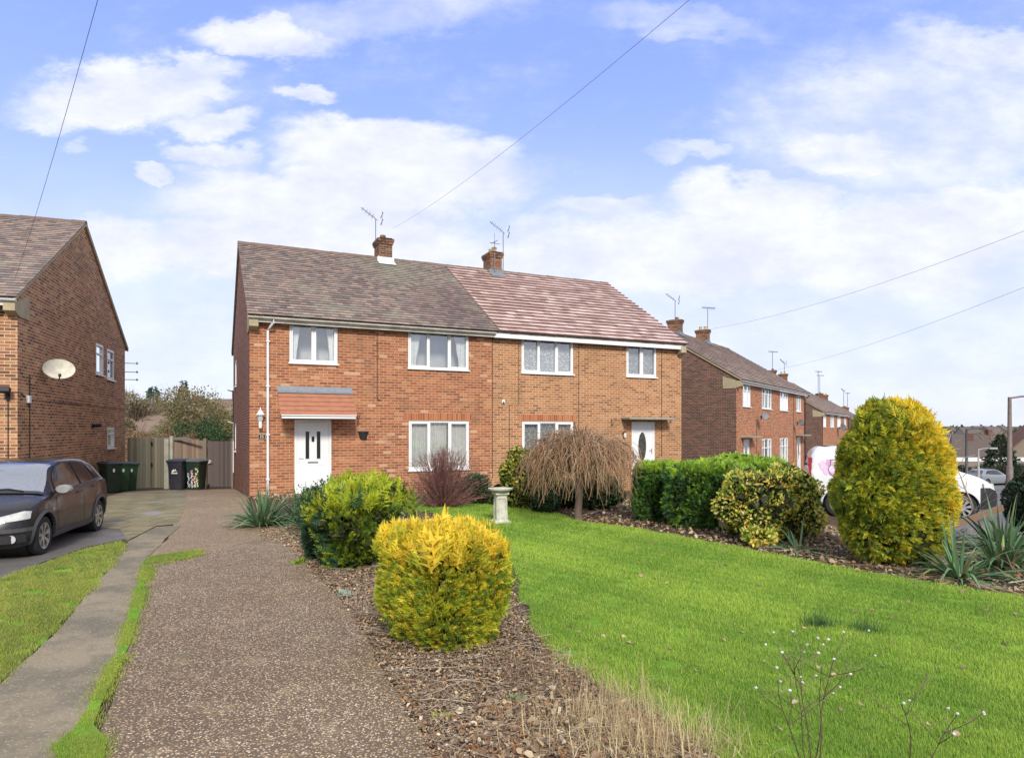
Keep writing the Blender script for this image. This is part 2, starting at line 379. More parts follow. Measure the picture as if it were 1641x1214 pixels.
def sheet(name, poly, mat, off, kind='structure', cell=1.0, world=False, jag=0.0, thick=0.0, **kw):
    """flat covering following the terrain, cut along the same 1 m grid"""
    pts = [gp(*p) if not world else p for p in poly]
    if jag:
        r = random.Random(len(pts)*7+int(off*1e4)); o2 = []
        for i, p in enumerate(pts):
            qn = pts[(i+1) % len(pts)]; L = math.dist(p, qn); k = max(1, int(L/.18)); nx, ny = -(qn[1]-p[1])/(L or 1), (qn[0]-p[0])/(L or 1)
            for j in range(k):
                e = r.uniform(-jag, jag) if j else 0; t = j/k; o2.append((p[0]+(qn[0]-p[0])*t+nx*e, p[1]+(qn[1]-p[1])*t+ny*e))
        pts = o2
    bm = bmesh.new(); vs = [bm.verts.new((x, y, 0)) for x, y in pts]; bm.faces.new(vs)
    bmesh.ops.triangulate(bm, faces=bm.faces)
    xs = [p[0] for p in pts]; ys = [p[1] for p in pts]
    for lo, hi, nrm in ((min(xs), max(xs), (1, 0, 0)), (min(ys), max(ys), (0, 1, 0))):
        c = math.ceil(lo)
        while c < hi:
            co = (c, 0, 0) if nrm[0] else (0, c, 0)
            if c > 15 or nrm[0]: bmesh.ops.bisect_plane(bm, geom=bm.verts[:]+bm.edges[:]+bm.faces[:], plane_co=co, plane_no=nrm)
            c += cell
    for v in bm.verts: v.co.z = float(gz(v.co.x, v.co.y))+off
    if thick:
        e = bmesh.ops.extrude_face_region(bm, geom=bm.faces[:]); 
        for g in e['geom']:
            if isinstance(g, bmesh.types.BMVert): g.co.z -= thick
    bmesh.ops.recalc_face_normals(bm, faces=bm.faces)
    if not thick:
        for f in bm.faces:
            if f.normal.z < 0: f.normal_flip()
    me = bpy.data.meshes.new(name); bm.to_mesh(me); bm.free(); boxuv(me)
    o = link(name, me, mat); o['kind'] = kind
    return tag(o, **kw), pts

# --- surfaces
def pebblemat(name, scale, c_lo, c_hi, dark, tint=(.3, .24, .2), amt=.5):
    m, q = newmat(name); oc = q.n('ShaderNodeTexCoord').outputs['Object']
    vo = q.n('ShaderNodeTexVoronoi', {'Vector': oc, 'Scale': scale, 'Randomness': 1.0}, feature='F1')
    vr = q.n('ShaderNodeSeparateXYZ', {0: vo.outputs['Color']})
    pc = q.ramp(vr.outputs[0], [(0, dark), (.42, c_lo), (.74, tuple(a*.6+b*.4 for a, b in zip(c_lo, c_hi))), (.88, c_hi), (.96, (.62, .56, .46))], 'CONSTANT')
    big = q.noise(oc, .55, 6, .65); mid = q.noise(oc, 3.5, 5, .7)
    gap = q.sstep(vo.outputs['Distance'], .62, .30)
    c = q.mix(gap, tuple(d*.7 for d in dark), pc)
    c = q.mix(q.m('MULTIPLY', q.sstep(big, .42, .62), amt), c, q.mix(1.0, c, (.72, .67, .58), 'MULTIPLY'))
    c = q.mix(q.m('MULTIPLY', q.sstep(q.noise(oc, .23, 5, .6), .45, .62), .45), c, q.mix(1.0, c, (.70, .66, .62), 'MULTIPLY'))
    c = q.mix(q.m('MULTIPLY', q.sstep(mid, .52, .75), .35), c, tint)
    c = q.mix(q.m('MULTIPLY', q.sstep(q.noise(oc, 1.7, 6, .75), .60, .68), .5), c, (.13, .12, .06))
    finish(q, c, .62, q.m('ADD', gap, mid), .6, .006, spec=.35); return m
M_PEB = pebblemat('washed_pebble_tarmac', 72, (.46, .33, .19), (.84, .69, .46), (.215, .15, .092), (.52, .39, .22))
M_PEB2 = pebblemat('worn_pebble_concrete', 58, (.50, .36, .215), (.68, .52, .34), (.30, .215, .13), (.52, .39, .23), .25)
m, q = newmat('old_concrete'); oc = q.n('ShaderNodeTexCoord').outputs['Object']
n1 = q.noise(oc, 1.1, 7, .68); n2 = q.noise(oc, 50, 4, .7); n3 = q.noise(oc, 5, 5, .65)
c = q.mix(q.sstep(n1, .38, .62), (.28, .225, .15), (.155, .135, .095)); c = q.mix(q.m('MULTIPLY', q.sstep(n3, .5, .7), .5), c, (.14, .14, .085))
c = q.mix(q.m('MULTIPLY', q.sstep(n2, .56, .66), .65), c, (.50, .43, .31)); finish(q, c, .8, n2, .5, .005, spec=.3); M_CONCP = m
m, q = newmat('wet_tarmac'); oc = q.n('ShaderNodeTexCoord').outputs['Object']
n1 = q.noise(oc, .8, 6, .65); n2 = q.noise(oc, 90, 3, .7)
c = q.mix(q.sstep(n1, .38, .62), (.15, .135, .12), (.080, .073, .066)); c = q.mix(q.m('MULTIPLY', n2, .4), c, (.2, .185, .165))
finish(q, c, q.n('ShaderNodeMapRange', {0: n1, 1: .35, 2: .6, 3: .35, 4: .75}).outputs[0], n2, .35, .004); M_TAR = m
m, q = newmat('mossy_flagstones'); oc = q.n('ShaderNodeTexCoord').outputs['Object']
br = q.n('ShaderNodeTexBrick', {'Vector': q.n('ShaderNodeVectorMath', {0: oc, 1: q.n('ShaderNodeVectorMath', {0: q.noise(oc, 2.2, 3, .6, out=1), 1: (.12, .12, 0)}, operation='MULTIPLY').outputs[0]}).outputs[0],
    'Color1': (.32, .26, .145, 1), 'Color2': (.24, .21, .115, 1), 'Mortar': (.05, .045, .03, 1), 'Scale': 1.0, 'Mortar Size': .014, 'Mortar Smooth': .4, 'Brick Width': .62, 'Row Height': .6})
n1 = q.noise(oc, 1.6, 6, .7); n2 = q.noise(oc, 30, 4, .7)
c = q.mix(q.m('MULTIPLY', q.sstep(n1, .45, .62), .6), br.outputs[0], (.115, .115, .045)); c = q.mix(q.m('MULTIPLY', n2, .35), c, (.06, .05, .03))
c = q.mix(q.m('MULTIPLY', q.sstep(q.noise(oc, .9, 3, .5), .6, .66), .8), c, (.26, .26, .27))
finish(q, c, .75, q.m('SUBTRACT', n2, q.m('MULTIPLY', br.outputs[1], 2.0)), .5, .01); M_FLAG = m
m, q = newmat('lawn_turf'); oc = q.n('ShaderNodeTexCoord').outputs['Object']
n1 = q.noise(oc, .8, 6, .6); n2 = q.noise(oc, 22, 5, .7)
c = q.mix(q.sstep(n1, .35, .65), (.13, .29, .025), (.20, .36, .035)); c = q.mix(q.m('MULTIPLY', q.sstep(n2, .4, .7), .5), c, (.11, .15, .03)); c = q.mix(q.m('MULTIPLY', q.sstep(q.noise(oc, 2.6, 6, .7), .54, .66), .35), c, (.20, .18, .07))
finish(q, c, .9, n2, .8, .02, spec=.1); M_TURF = m
M_ROAD = plain('road_asphalt', (.17, .165, .16), .8, .2, .6, (.12, .118, .115), fine=40)

drive = [(165,1230),(700,1230),(655,1150),(610,1070),(575,1000),(545,960),(500,915),(468,880),(440,858),(330,886),(246,896),(232,960),(200,1060),(185,1110),(160,1180)]
sheet('driveway', drive, M_PEB, .012, jag=.02)
sheet('driveway_apron', [(200,985),(330,930),(470,890),(446,856),(420,835),(400,812),(396,796),(376,783),(300,784),(290,800),(282,830),(268,866),(240,880),(205,905),(190,940)], M_PEB2, .008, jag=.02)
sheet('path', [(-60,1225),(105,1225),(150,1130),(196,1035),(226,930),(232,900),(262,868),(290,843),(250,845),(205,868),(180,905),(130,968),(60,1045),(-60,1150)], M_CONCP, .016, jag=.02)
sheet('flagstone_paving', [(150,845),(192,848),(205,866),(250,843),(285,840),(298,812),(300,784),(202,787),(165,800)], M_FLAG, .010)
sheet('parking_tarmac', [(-420,1000),(-40,940),(0,928),(70,900),(140,876),(200,864),(206,868),(192,846),(150,843),(60,842),(-60,850),(-420,870)], M_TAR, .006)
verge_px = [(-220,1010),(-40,948),(0,930),(70,903),(140,880),(196,868),(205,876),(180,908),(140,955),(60,1040),(0,1095),(-120,1190)]
_, VERGE = sheet('grass_verge', verge_px, M_TURF, .010, jag=.03)
strip_px = [(95,1225),(165,1225),(172,1190),(150,1165),(176,1100),(198,1062),(232,962),(246,910),(330,889),(322,882),(246,892),(231,902),(216,955),(190,1040),(150,1115),(120,1170),(84,1200)]
sheet('grass_strip', [p for p in strip_px if p[0] < 240], M_TURF, .020, jag=.012); STRIP = [gp(*p) for p in strip_px]
lawn_px = [(1160,1225),(1060,1165),(960,1105),(880,1045),(850,1010),(830,930),(790,850),(690,822),(640,818),(630,803),(760,797),(860,812),(935,838),(1010,846),(1100,862),(1200,882),(1330,908),(1440,926),(1560,945),(1660,962),(1990,1010),(2150,1225)]
_, LAWN = sheet('lawn', lawn_px, M_TURF, .010, jag=.05)
# street: behind the camera, and the road and verge beyond the neighbours
sheet('road', [(-40,-12),(60,-12),(60,-5),(-40,-5)], M_ROAD, .02, world=True)
sheet('pavement', [(-40,-4.8),(60,-4.8),(60,-2.6),(-40,-2.6)], M_CONCP, .05, world=True)
sheet('side_road', [(7.2,13.4),(13,12.2),(30,13),(62,30),(84,58),(38,58),(31,48),(23,34),(15,24.5),(11.6,20.5),(8.6,17.5)], M_ROAD, .03, world=True)
_, FARV = sheet('far_verge', [(36,58.6),(86,58.6),(86,63.4),(36,63.4)], M_TURF, .05, world=True)

# ================================================================== HOUSES
EAV, RDG, HW, HD, OH = 4.92, 7.94, 14.43, 9.75, .26
B_LEFT = brick('weathered_orange_brick', [(0, (.375,.138,.060)), (.20, (.33,.115,.050)), (.36, (.43,.170,.074)), (.50, (.28,.095,.046)), (.60, (.40,.148,.063)), (.78, (.47,.21,.098)), (.91, (.26,.095,.050)), (.972, (.56,.34,.21))],
               (.52, .37, .25), (.74, .66, .62), .55, stain=(.20, .12, .07, .5), pscale=1.1)
B_RIGHT = brick('buff_orange_brick', [(0, (.42,.19,.088)), (.25, (.35,.148,.068)), (.5, (.46,.22,.105)), (.72, (.25,.10,.050)), (.84, (.40,.175,.080))],
               (.64, .50, .31), (.78, .70, .62), .45, stain=(.24, .15, .075, .45), pscale=.9)
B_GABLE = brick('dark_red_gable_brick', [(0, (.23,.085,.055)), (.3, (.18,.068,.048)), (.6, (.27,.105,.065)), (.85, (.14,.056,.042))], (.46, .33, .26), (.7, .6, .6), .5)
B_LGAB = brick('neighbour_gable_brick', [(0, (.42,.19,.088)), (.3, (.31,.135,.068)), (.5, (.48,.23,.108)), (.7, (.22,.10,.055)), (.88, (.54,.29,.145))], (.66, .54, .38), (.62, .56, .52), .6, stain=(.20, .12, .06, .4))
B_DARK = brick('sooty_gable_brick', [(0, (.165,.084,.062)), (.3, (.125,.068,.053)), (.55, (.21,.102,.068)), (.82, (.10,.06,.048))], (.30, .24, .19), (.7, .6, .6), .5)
B_ORNG = brick('neighbour_front_brick', [(0, (.42,.155,.075)), (.3, (.34,.12,.06)), (.6, (.47,.19,.09)), (.85, (.28,.095,.052))], (.50, .36, .24), (.8, .7, .7), .4)
B_CHIM = brick('sooted_chimney_brick', [(0, (.26,.105,.058)), (.3, (.17,.078,.046)), (.6, (.11,.062,.040)), (.8, (.32,.13,.065))], (.30, .25, .18), (.5, .5, .42), .6, stain=(.10, .09, .055, .6))
B_SOLD = brick('soldier_course_brick', [(0, (.42,.14,.058)), (.3, (.34,.10,.045)), (.6, (.46,.17,.075)), (.85, (.30,.09,.04))], (.45, .30, .18), soldier=True)
TILE_OLD = attrmat('weathered_clay_tiles', .72, .3, 60, (.30, .31, .21, .5), .5, .55, .7)
TILE_NEW = attrmat('concrete_roof_tiles', .42, .3, 50, (.26, .22, .12, .5), .8, .60, .72, spec=.5)
RIDGEM = plain('ridge_tiles', (.21, .12, .095), .8, .4, 5, (.13, .11, .08))

def wall_cells(mb, u0, u1, z0, z1, holes, M=None):
    us = sorted({u0, u1, *[h[i] for h in holes for i in (0, 1)]}); zs = sorted({z0, z1, *[h[i] for h in holes for i in (2, 3)]})
    mb.M = M
    for a, b in zip(us, us[1:]):
        for c, d in zip(zs, zs[1:]):
            um, zm = (a+b)/2, (c+d)/2
            if any(h[0] < um < h[1] and h[2] < zm < h[3] for h in holes): continue
            mb.quad((a, 0, c), (b, 0, c), (b, 0, d), (a, 0, d))
    for (a, b, c, d) in holes:
        t = .11
        mb.quad((a, 0, c), (a, 0, d), (a, t, d), (a, t, c)); mb.quad((b, 0, c), (b, t, c), (b, t, d), (b, 0, d))
        mb.quad((a, 0, d), (b, 0, d), (b, t, d), (a, t, d)); mb.quad((a, 0, c), (a, t, c), (b, t, c), (b, 0, c))
    mb.M = None
ID = Matrix.Identity(4)
def window(root, rect, splits, M=ID, curtain='drape', name='window', bars=False, seed=0, detail=True):
    """casement window; splits are the mullion positions as fractions"""
    u0, u1, z0, z1 = rect; fr = .052; y0 = .012; r = random.Random(seed)
    mb = MB(); mb.M = M
    mb.box(u0, u0+fr, y0, y0+.07, z0+.05, z1); mb.box(u1-fr, u1, y0, y0+.07, z0+.05, z1)
    mb.box(u0+fr, u1-fr, y0, y0+.07, z1-fr, z1); mb.box(u0+fr, u1-fr, y0, y0+.07, z0+.05, z0+.05+fr)
    edges = [u0+fr/2]+[u0+(u1-u0)*s for s in splits]+[u1-fr/2]
    for e in edges[1:-1]: mb.box(e-.03, e+.03, y0+.004, y0+.066, z0+.05+fr, z1-fr)
    for i, (a, b) in enumerate(zip(edges, edges[1:])):
        if len(edges) == 4 and i == 1: continue           # middle light is fixed
        a2, b2, c2, d2 = a+.028, b-.028, z0+.05+fr+.002, z1-fr-.002; s_ = .036
        mb.box(a2, a2+s_, y0-.012, y0+.05, c2, d2); mb.box(b2-s_, b2, y0-.012, y0+.05, c2, d2)
        mb.box(a2+s_, b2-s_, y0-.012, y0+.05, d2-s_, d2); mb.box(a2+s_, b2-s_, y0-.012, y0+.05, c2, c2+s_)
    if bars:
        for i, (a, b) in enumerate(zip(edges, edges[1:])): mb.box(a+.05, b-.05, y0, y0+.05, z0+(z1-z0)*.66, z0+(z1-z0)*.66+.05)
    wobj = mb.build(name, UPVC, root, bevel=.006 if detail else 0)
    mb = MB(); mb.M = M; mb.box(u0-.03, u1+.03, -.055, y0+.06, z0+.012, z0+.049); mb.build('sill', UPVC, wobj)
    mb = MB(); mb.M = M; mb.quad((u0+.04, .055, z0+.08), (u1-.04, .055, z0+.08), (u1-.04, .055, z1-.04), (u0+.04, .055, z1-.04)); mb.build('pane', GLASS, wobj)
    mb = MB(); mb.M = M
    D = .6 if detail else .35
    e = .02
    mb.quad((u0+e, D, z0), (u1-e, D, z0), (u1-e, D, z1), (u0+e, D, z1)); mb.quad((u0+e, .12, z0+e), (u0+e, D, z0+e), (u0+e, D, z1), (u0+e, .12, z1)); mb.quad((u1-e, .12, z0+e), (u1-e, D, z0+e), (u1-e, D, z1), (u1-e, .12, z1))
    mb.quad((u0+e, .12, z1-e), (u1-e, .12, z1-e), (u1-e, D, z1-e), (u0+e, D, z1-e)); mb.quad((u0+e, .12, z0+e), (u1-e, .12, z0+e), (u1-e, D, z0+e), (u0+e, D, z0+e))
    mb.build('room', ROOMM, wobj)
    segs = []
    W = u1-u0
    if curtain == 'drape': segs = [(u0+.05, u0+W*.24, 1), (u1-W*.24, u1-.05, -1)]
    elif curtain == 'wide': segs = [(u0+.04, u0+W*.32, 0), (u0+W*.36, u0+W*.64, 0), (u0+W*.70, u1-.04, 0)]
    elif curtain == 'net': segs = [(u0+.04, u1-.04, 0)]
    if segs:
        for a, b, tie in segs:
            mb = MB(); mb.M = M
            n = int((b-a)/.012)+2; rows = 7; vs = []
            ph = r.uniform(0, 6)
            for j in range(rows):
                t = j/(rows-1); z = z0+.07+(z1-z0-.12)*t
                for i in range(n):
                    s = i/(n-1); uu = a+(b-a)*s
                    if tie: # gathered towards the reveal lower down
                        kf = .55+.45*t**1.6; uu = (a+(uu-a)*kf) if tie == 1 else (b-(b-uu)*kf)
                    vs.append((uu, .13+.018*sin(uu*95+ph)+.012*sin(uu*41+2*ph), z))
            mb.add(vs, [(j*n+i, j*n+i+1, (j+1)*n+i+1, (j+1)*n+i) for j in range(rows-1) for i in range(n-1)])
            mb.build('curtain', NETP if curtain == 'net' else NETC, wobj, smooth=True)
    return wobj
m, q = newmat('lace_net'); oc = q.n('ShaderNodeTexCoord').outputs['Object']
vo = q.n('ShaderNodeTexVoronoi', {'Vector': oc, 'Scale': 16.0}).outputs['Distance']
c = q.mix(q.sstep(vo, .28, .42), (.74, .75, .75), (.36, .37, .37)); finish(q, c, .9); NETP = m

def tiles(root, name, u0, u1, slopeL, gauge, tw, th, base, seed, mat, jag=.004, y0=0., z0=0., ang=0., colf=None, sec=0):
    """coursed tiles laid on a slope: local u along the eaves, s up the slope"""
    r = np.random.default_rng(seed); nr = int(round(slopeL/gauge)); g = slopeL/nr; nc = int(round((u1-u0)/tw)); w_ = (u1-u0)/nc
    V, F, C = [], [], []; base = np.array(base)
    for i in range(nr):
        off = (i % 2)*.5*w_
        js = np.arange(-1 if off else 0, nc)
        a = np.clip(u0+js*w_+off, u0, u1); b = np.clip(u0+(js+1)*w_+off-.004, u0, u1); k_ = b-a > .01; a, b = a[k_], b[k_]; n = len(a)
        s0 = i*g-.035+r.uniform(-jag, jag, n)*1.5; s1 = (i+1)*g+.03; h0 = th+r.uniform(0, 1, n)*jag; h1 = .004
        h0b = h0+r.uniform(-1, 1, n)*jag*.5
        def P(u, s, h): return np.stack([u, y0+s*cos(ang)-h*sin(ang), z0+s*sin(ang)+h*cos(ang)], 1)
        vv = np.stack([P(a, s0, h0), P(b, s0, h0b), P(b, np.full(n, s1), np.full(n, h1)), P(a, np.full(n, s1), np.full(n, h1)), P(a, s0, h0*0), P(b, s0, h0*0), P(a, s0-.0015, h0), P(b, s0-.0015, h0b)], 1)
        o = sum(len(x) for x in V); V.append(vv.reshape(-1, 3)); idx = o+np.arange(n)[:, None]*8
        F.append(np.concatenate([idx+np.array([[0, 1, 2, 3]]), idx+np.array([[4, 5, 7, 6]])])); 
        cc = base[r.integers(0, len(base), n)]*r.uniform(.90, 1.10, (n, 1))
        if colf is not None: cc = colf(cc, (a+b)/2, i*g/slopeL, r)
        c8 = np.repeat(cc, 8, axis=0).reshape(n, 8, 3); c8[:, 4:] = c8[:, 4:]*np.array([.28, .24, .24]); C.append(c8.reshape(-1, 3))  # front edges coloured much darker, painting the shadow line under each course
    return npmesh(name, np.concatenate(V), np.concatenate(F), np.concatenate(C), mat, root)

OLDC = [(.28,.21,.175), (.225,.168,.145), (.32,.24,.195), (.19,.148,.13), (.35,.255,.20), (.25,.21,.185)]
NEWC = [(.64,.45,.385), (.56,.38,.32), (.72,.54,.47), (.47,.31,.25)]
NBRC = [(.30,.205,.16), (.25,.17,.135), (.34,.24,.18), (.21,.15,.12)]
def aerial(name, loc, h, rz, label, kind=0, sc_=1.0, group=None):
    t = empty(name, loc, rz, label=label, cat='tv aerial', group=group)
    mb = MB(); mb.tube([(0, 0, -.55), (0, 0, h)], .016*sc_, 6); mb.build('mast', ALU, t)
    mb = MB()
    if kind == 0:
        d = Vector((-.52, 0, .38)); p = Vector((0, 0, h))
        mb.tube([p-d*.15, p+d], .014*sc_, 5)
        for i in range(9):
            c = p+d*(.1+i*.11); L = .16-.008*i; mb.tube([c-Vector((0, L, 0)), c+Vector((0, L, 0))], .006*sc_, 4)
            if i % 2: mb.tube([c-Vector((.05, 0, L*.6)), c+Vector((.05, 0, L*.6))], .006*sc_, 4)
        mb.build('boom', ALU, t)
        mb = MB()
        for s in (-1, 1):
            c = p+Vector((.22, 0, .12*s)); mb.tube([c+Vector((-.05, 0, -.1)), c+Vector((.05, 0, .12))], .012*sc_, 4)
        mb.tube([p+Vector((.22, 0, -.24)), p+Vector((.24, 0, .28))], .009*sc_, 4); mb.build('reflector', ALU, t)
    elif kind == 1:
        mb.tube([(-.22, 0, h-.1), (.22, 0, h-.1)], .012*sc_, 5); mb.tube([(0, -.25, h-.05), (0, .25, h-.05)], .012*sc_, 5); mb.tube([(0, 0, h), (0, 0, h+.28)], .008*sc_, 4); mb.build('dipole', ALU, t)
    else:
        mb.tube([(-.5, 0, h+.02), (.4, 0, h+.06)], .014*sc_, 5)
        for i in range(8):
            x = -.45+i*.11; mb.tube([(x, -.17, h+.02+.04*i/8), (x, .17, h+.02+.04*i/8)], .007*sc_, 4); mb.tube([(x, 0, h-.09), (x, 0, h+.12)], .006*sc_, 4)
        mb.build('boom', ALU, t)
    return t
def dish(name, loc, rz, s, label, grp=None, col=None):
    t = empty(name, loc, rz, label=label, cat='satellite dish', group=grp)
    # faces local -y, carried on an arm from the wall at y=+.3
    M = Matrix.Rotation(radians(-18), 4, 'X')
    mb = MB(); mb.M = M; n = 28; vs = [(0, .09*s, 0)]; R = 6
    for i in range(1, R+1):
        rr = i/R
        vs += [(rr*.44*s*cos(2*pi*j/n), .09*s*(1-rr*rr), rr*.34*s*sin(2*pi*j/n)) for j in range(n)]
    fs = [(0, 1+j, 1+(j+1) % n) for j in range(n)]+[(1+i*n+j, 1+(i+1)*n+j, 1+(i+1)*n+(j+1) % n, 1+i*n+(j+1) % n) for i in range(R-1) for j in range(n)]
    off = len(vs); vs2 = [(x, y+.012, z) for x, y, z in vs]; fs2 = [tuple(off+i for i in f[::-1]) for f in fs]
    rim = [(1+(R-1)*n+j, 1+(R-1)*n+(j+1) % n, off+1+(R-1)*n+(j+1) % n, off+1+(R-1)*n+j) for j in range(n)]
    mb.add(vs+vs2, fs+fs2+rim); mb.build('reflector', col or plain('dish_grey_cream', (.66, .63, .52), .55, .3, 7, (.50, .47, .36)), t, smooth=True)
    mb = MB(); mb.tube([(0, .1*s, -.05*s), (.0, -.02, -.36*s), (.0, -.30*s, -.26*s)], .012*s+.004, 6); mb.build('arm', GREYPL, t)
    mb = MB(); mb.box(-.04*s, .04*s, -.36*s, -.26*s, -.28*s, -.18*s); mb.build('receiver', GREYPL, t, bevel=.008)
    mb = MB(); mb.tube([(0, .1*s, 0), (-.02, .22*s, -.06), (-.05, .42*s, -.06)], .018, 6); mb.box(-.1, 0, .40*s, .42*s, -.16, .04); mb.build('bracket', ALU, t)
    return t

def house(name, P, th, label, opts):
    zb = opts.get('base', 0.0); x0, x1 = 0.0, HW; rootz = P[2]
    root = empty(name, P, th, label=label, cat='house', group=opts.get('group'))
    zlo = -1.6; ov = opts.get('ov', OH); det = opts.get('detail', True)
    ups = [(1.01, 2.30, 3.53, 4.71), (4.34, 6.25, 3.51, 4.71), (8.05, 9.95, 3.51, 4.71), (12.06, 13.33, 3.53, 4.71)]
    gws = [(4.36, 6.26, .50, 2.01), (8.07, 9.95, .50, 2.01)]
    drs = [(1.14, 2.13, -.02, 2.02), (12.28, 13.26, -.02, 2.02)]
    mid = 7.02
    for nm, a, b, mt in (('front_wall', 0, mid, opts['fl']), ('front_wall', mid, HW, opts['fr'])):
        mb = MB(); hs = [h for h in ups+gws+drs if a <= h[0] and h[1] <= b]
        wall_cells(mb, a, b, zlo, EAV-.02, hs); mb.build(nm, mt, root, fix=False)
    # gables
    ML = Matrix(((0, 1, 0, 0), (1, 0, 0, 0), (0, 0, 1, 0), (0, 0, 0, 1)))            # left gable: u -> +y, depth -> +x
    MR = Matrix(((0, -1, 0, HW), (1, 0, 0, 0), (0, 0, 1, 0), (0, 0, 0, 1)))
    for side, M, mt, hs in (('L', ML, opts['gl'], opts.get('wl', [])), ('R', MR, opts['gr'], opts.get('wr', []))):
        mb = MB(); wall_cells(mb, 0, HD, zlo, EAV-.02, hs, M); mb.M = M
        mb.add([(0, 0, EAV-.02), (HD, 0, EAV-.02), (HD/2, 0, RDG-.06)], [(0, 1, 2)]); mb.build('gable_wall', mt, root)
        for i, h in enumerate(hs): window(root, h, [], M, None, bars=opts.get('gbars', False), seed=i)
    mb = MB(); mb.quad((0, HD, zlo), (HW, HD, zlo), (HW, HD, EAV), (0, HD, EAV)); mb.build('rear_wall', opts['fr'], root)
    # roof: two slopes built of coursed tiles over a deck
    ang = math.atan2(RDG-EAV, HD/2); zE = EAV+.03-ov*math.tan(ang)+.0; L = (HD/2+ov)/cos(ang); vo = .07
    mb = MB(); c_, s_ = cos(ang), sin(ang)
    mb.prism([(-ov+.03, zE-.03), (HD/2, RDG-.01), (HD+ov-.03, zE-.03), (HD+ov-.03, zE-.06), (HD/2, RDG-.06), (-ov+.03, zE-.06)], -vo+.02, HW+vo-.02, 'x'); roof = mb.build('roof', opts.get('deck', CONC), root)
    def mossy(cc, u, t, r):
        d = np.hypot((u-4.9)*.9, (t-.86)*3.2); k2 = np.clip(1-d/1.5, 0, 1)*.75; k2 = (k2*r.uniform(.5, 1.2, len(u)))[:, None]
        cc = cc*(1-k2)+np.array([.30, .31, .22])*k2
        p = np.clip(1-np.hypot((u-6.3)*.7, (t-.25)*3)/1.2, 0, 1)[:, None]*.55; return cc*(1-p)+np.array([.13, .085, .085])*p
    spec = opts['roof']
    for (nm, a, b, g, tw, th_, cols, mt, cf) in spec:
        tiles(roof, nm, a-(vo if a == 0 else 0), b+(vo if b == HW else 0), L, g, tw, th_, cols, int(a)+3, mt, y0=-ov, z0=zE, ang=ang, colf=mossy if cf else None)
    mb = MB(); mb.quad((-vo, HD/2, RDG+.02), (HW+vo, HD/2, RDG+.02), (HW+vo, HD+ov, zE+.02), (-vo, HD+ov, zE+.02)); mb.build('rear_tiles', spec[-1][7], roof)
    mb = MB(); x = -vo; r = random.Random(5)
    while x < HW+vo-.05:
        xe = min(x+.43, HW+vo); dz_ = r.uniform(-.006, .006); rr = .105
        vs = []
        for xx, k3 in ((x, 1.06), (xe-.006, 1.0)):
            vs += [(xx, HD/2+rr*k3*cos(a_)*1.15, RDG-.035+dz_+rr*k3*sin(a_)) for a_ in np.linspace(pi*1.08, -.08*pi, 8)]
        mb.add(vs, [(i, i+1, i+9, i+8) for i in range(7)]+[tuple(range(8))], (1, 1, 1)); x = xe
    mb.build('ridge', RIDGEM, roof, smooth=True)
    # verge undercloak both ends
    for xx, dxx in ((-vo+.01, .055), (HW+vo-.065, .055)):
        mb = MB()
        for sgn in (0, 1):
            ya, yb = (-ov, HD/2) if not sgn else (HD+ov, HD/2)
            mb.add([(xx, ya, zE-.075), (xx+dxx, ya, zE-.075), (xx+dxx, yb, RDG-.075), (xx, yb, RDG-.075), (xx, ya, zE-.005), (xx+dxx, ya, zE-.005), (xx+dxx, yb, RDG-.005), (xx, yb, RDG-.005)],
                   [(0, 1, 2, 3), (4, 5, 6, 7), (0, 1, 5, 4), (1, 2, 6, 5), (2, 3, 7, 6), (3, 0, 4, 7)])
        mb.build('verge', CREAM if opts.get('creamverge') else CONC, roof)
    # fascia, soffit, gutters
    fz0, fz1 = zE-.19, zE-.02
    a, b = opts.get('fascia', (.02, HW-.02))
    mb = MB(); mb.box(.02, mid, -ov+.06, -ov+.085, fz0, fz1); mb.build('fascia', GUTM if opts.get('oldgutter') else UPVC, root)
    mb = MB(); mb.box(mid, HW-.12, -ov+.04, -ov+.085, fz0-.01, fz1); mb.build('fascia', UPVC, root)
    mb = MB(); mb.box(.0, HW, -ov+.086, 0, fz0+.01, fz0+.03); mb.build('soffit', GREYPL if opts.get('darksoffit') else WHITEP, root)
    mb = MB(); mb.box(.0, HW, -ov+.086, -.002, fz0-.006, fz0+.009); 
    for (ga, gb, gm) in opts.get('gutters', [(-.05, HW+.05, UPVC)]):
        mb = MB(); R = .058; yc = -ov+.0; prof = [(yc+R*cos(t), zE-.055+R*sin(t)) for t in np.linspace(pi, 2*pi, 9)]; prof2 = [(yc+(R-.006)*cos(t), zE-.055+(R-.006)*sin(t)) for t in np.linspace(2*pi, pi, 9)]
        mb.prism(prof+prof2, ga, gb, 'x'); x = ga+.9
        while x < gb:                                   # union brackets
            mb.prism([(yc+(R+.008)*cos(t), zE-.055+(R+.008)*sin(t)) for t in np.linspace(pi, 2*pi, 9)]+[(yc+(R+.001)*cos(t), zE-.055+(R+.001)*sin(t)) for t in np.linspace(2*pi, pi, 9)], x, x+.05, 'x'); x += 1.75
        mb.build('gutter', gm, root, smooth=True)
    for (px_, z_to, gm, foot) in opts.get('pipes', []):
        mb = MB(); mb.tube([(px_+.13, -ov, zE-.09), (px_+.13, -ov, zE-.19), (px_+.05, -.15, zE-.30), (px_, -.06, zE-.38), (px_, -.06, z_to)], .034, 10)
        for zz in (4.1, 2.9, 1.6, .4): mb.box(px_-.05, px_+.05, -.1, 0, zz, zz+.03)
        mb.build('downpipe', gm, root, smooth=True)
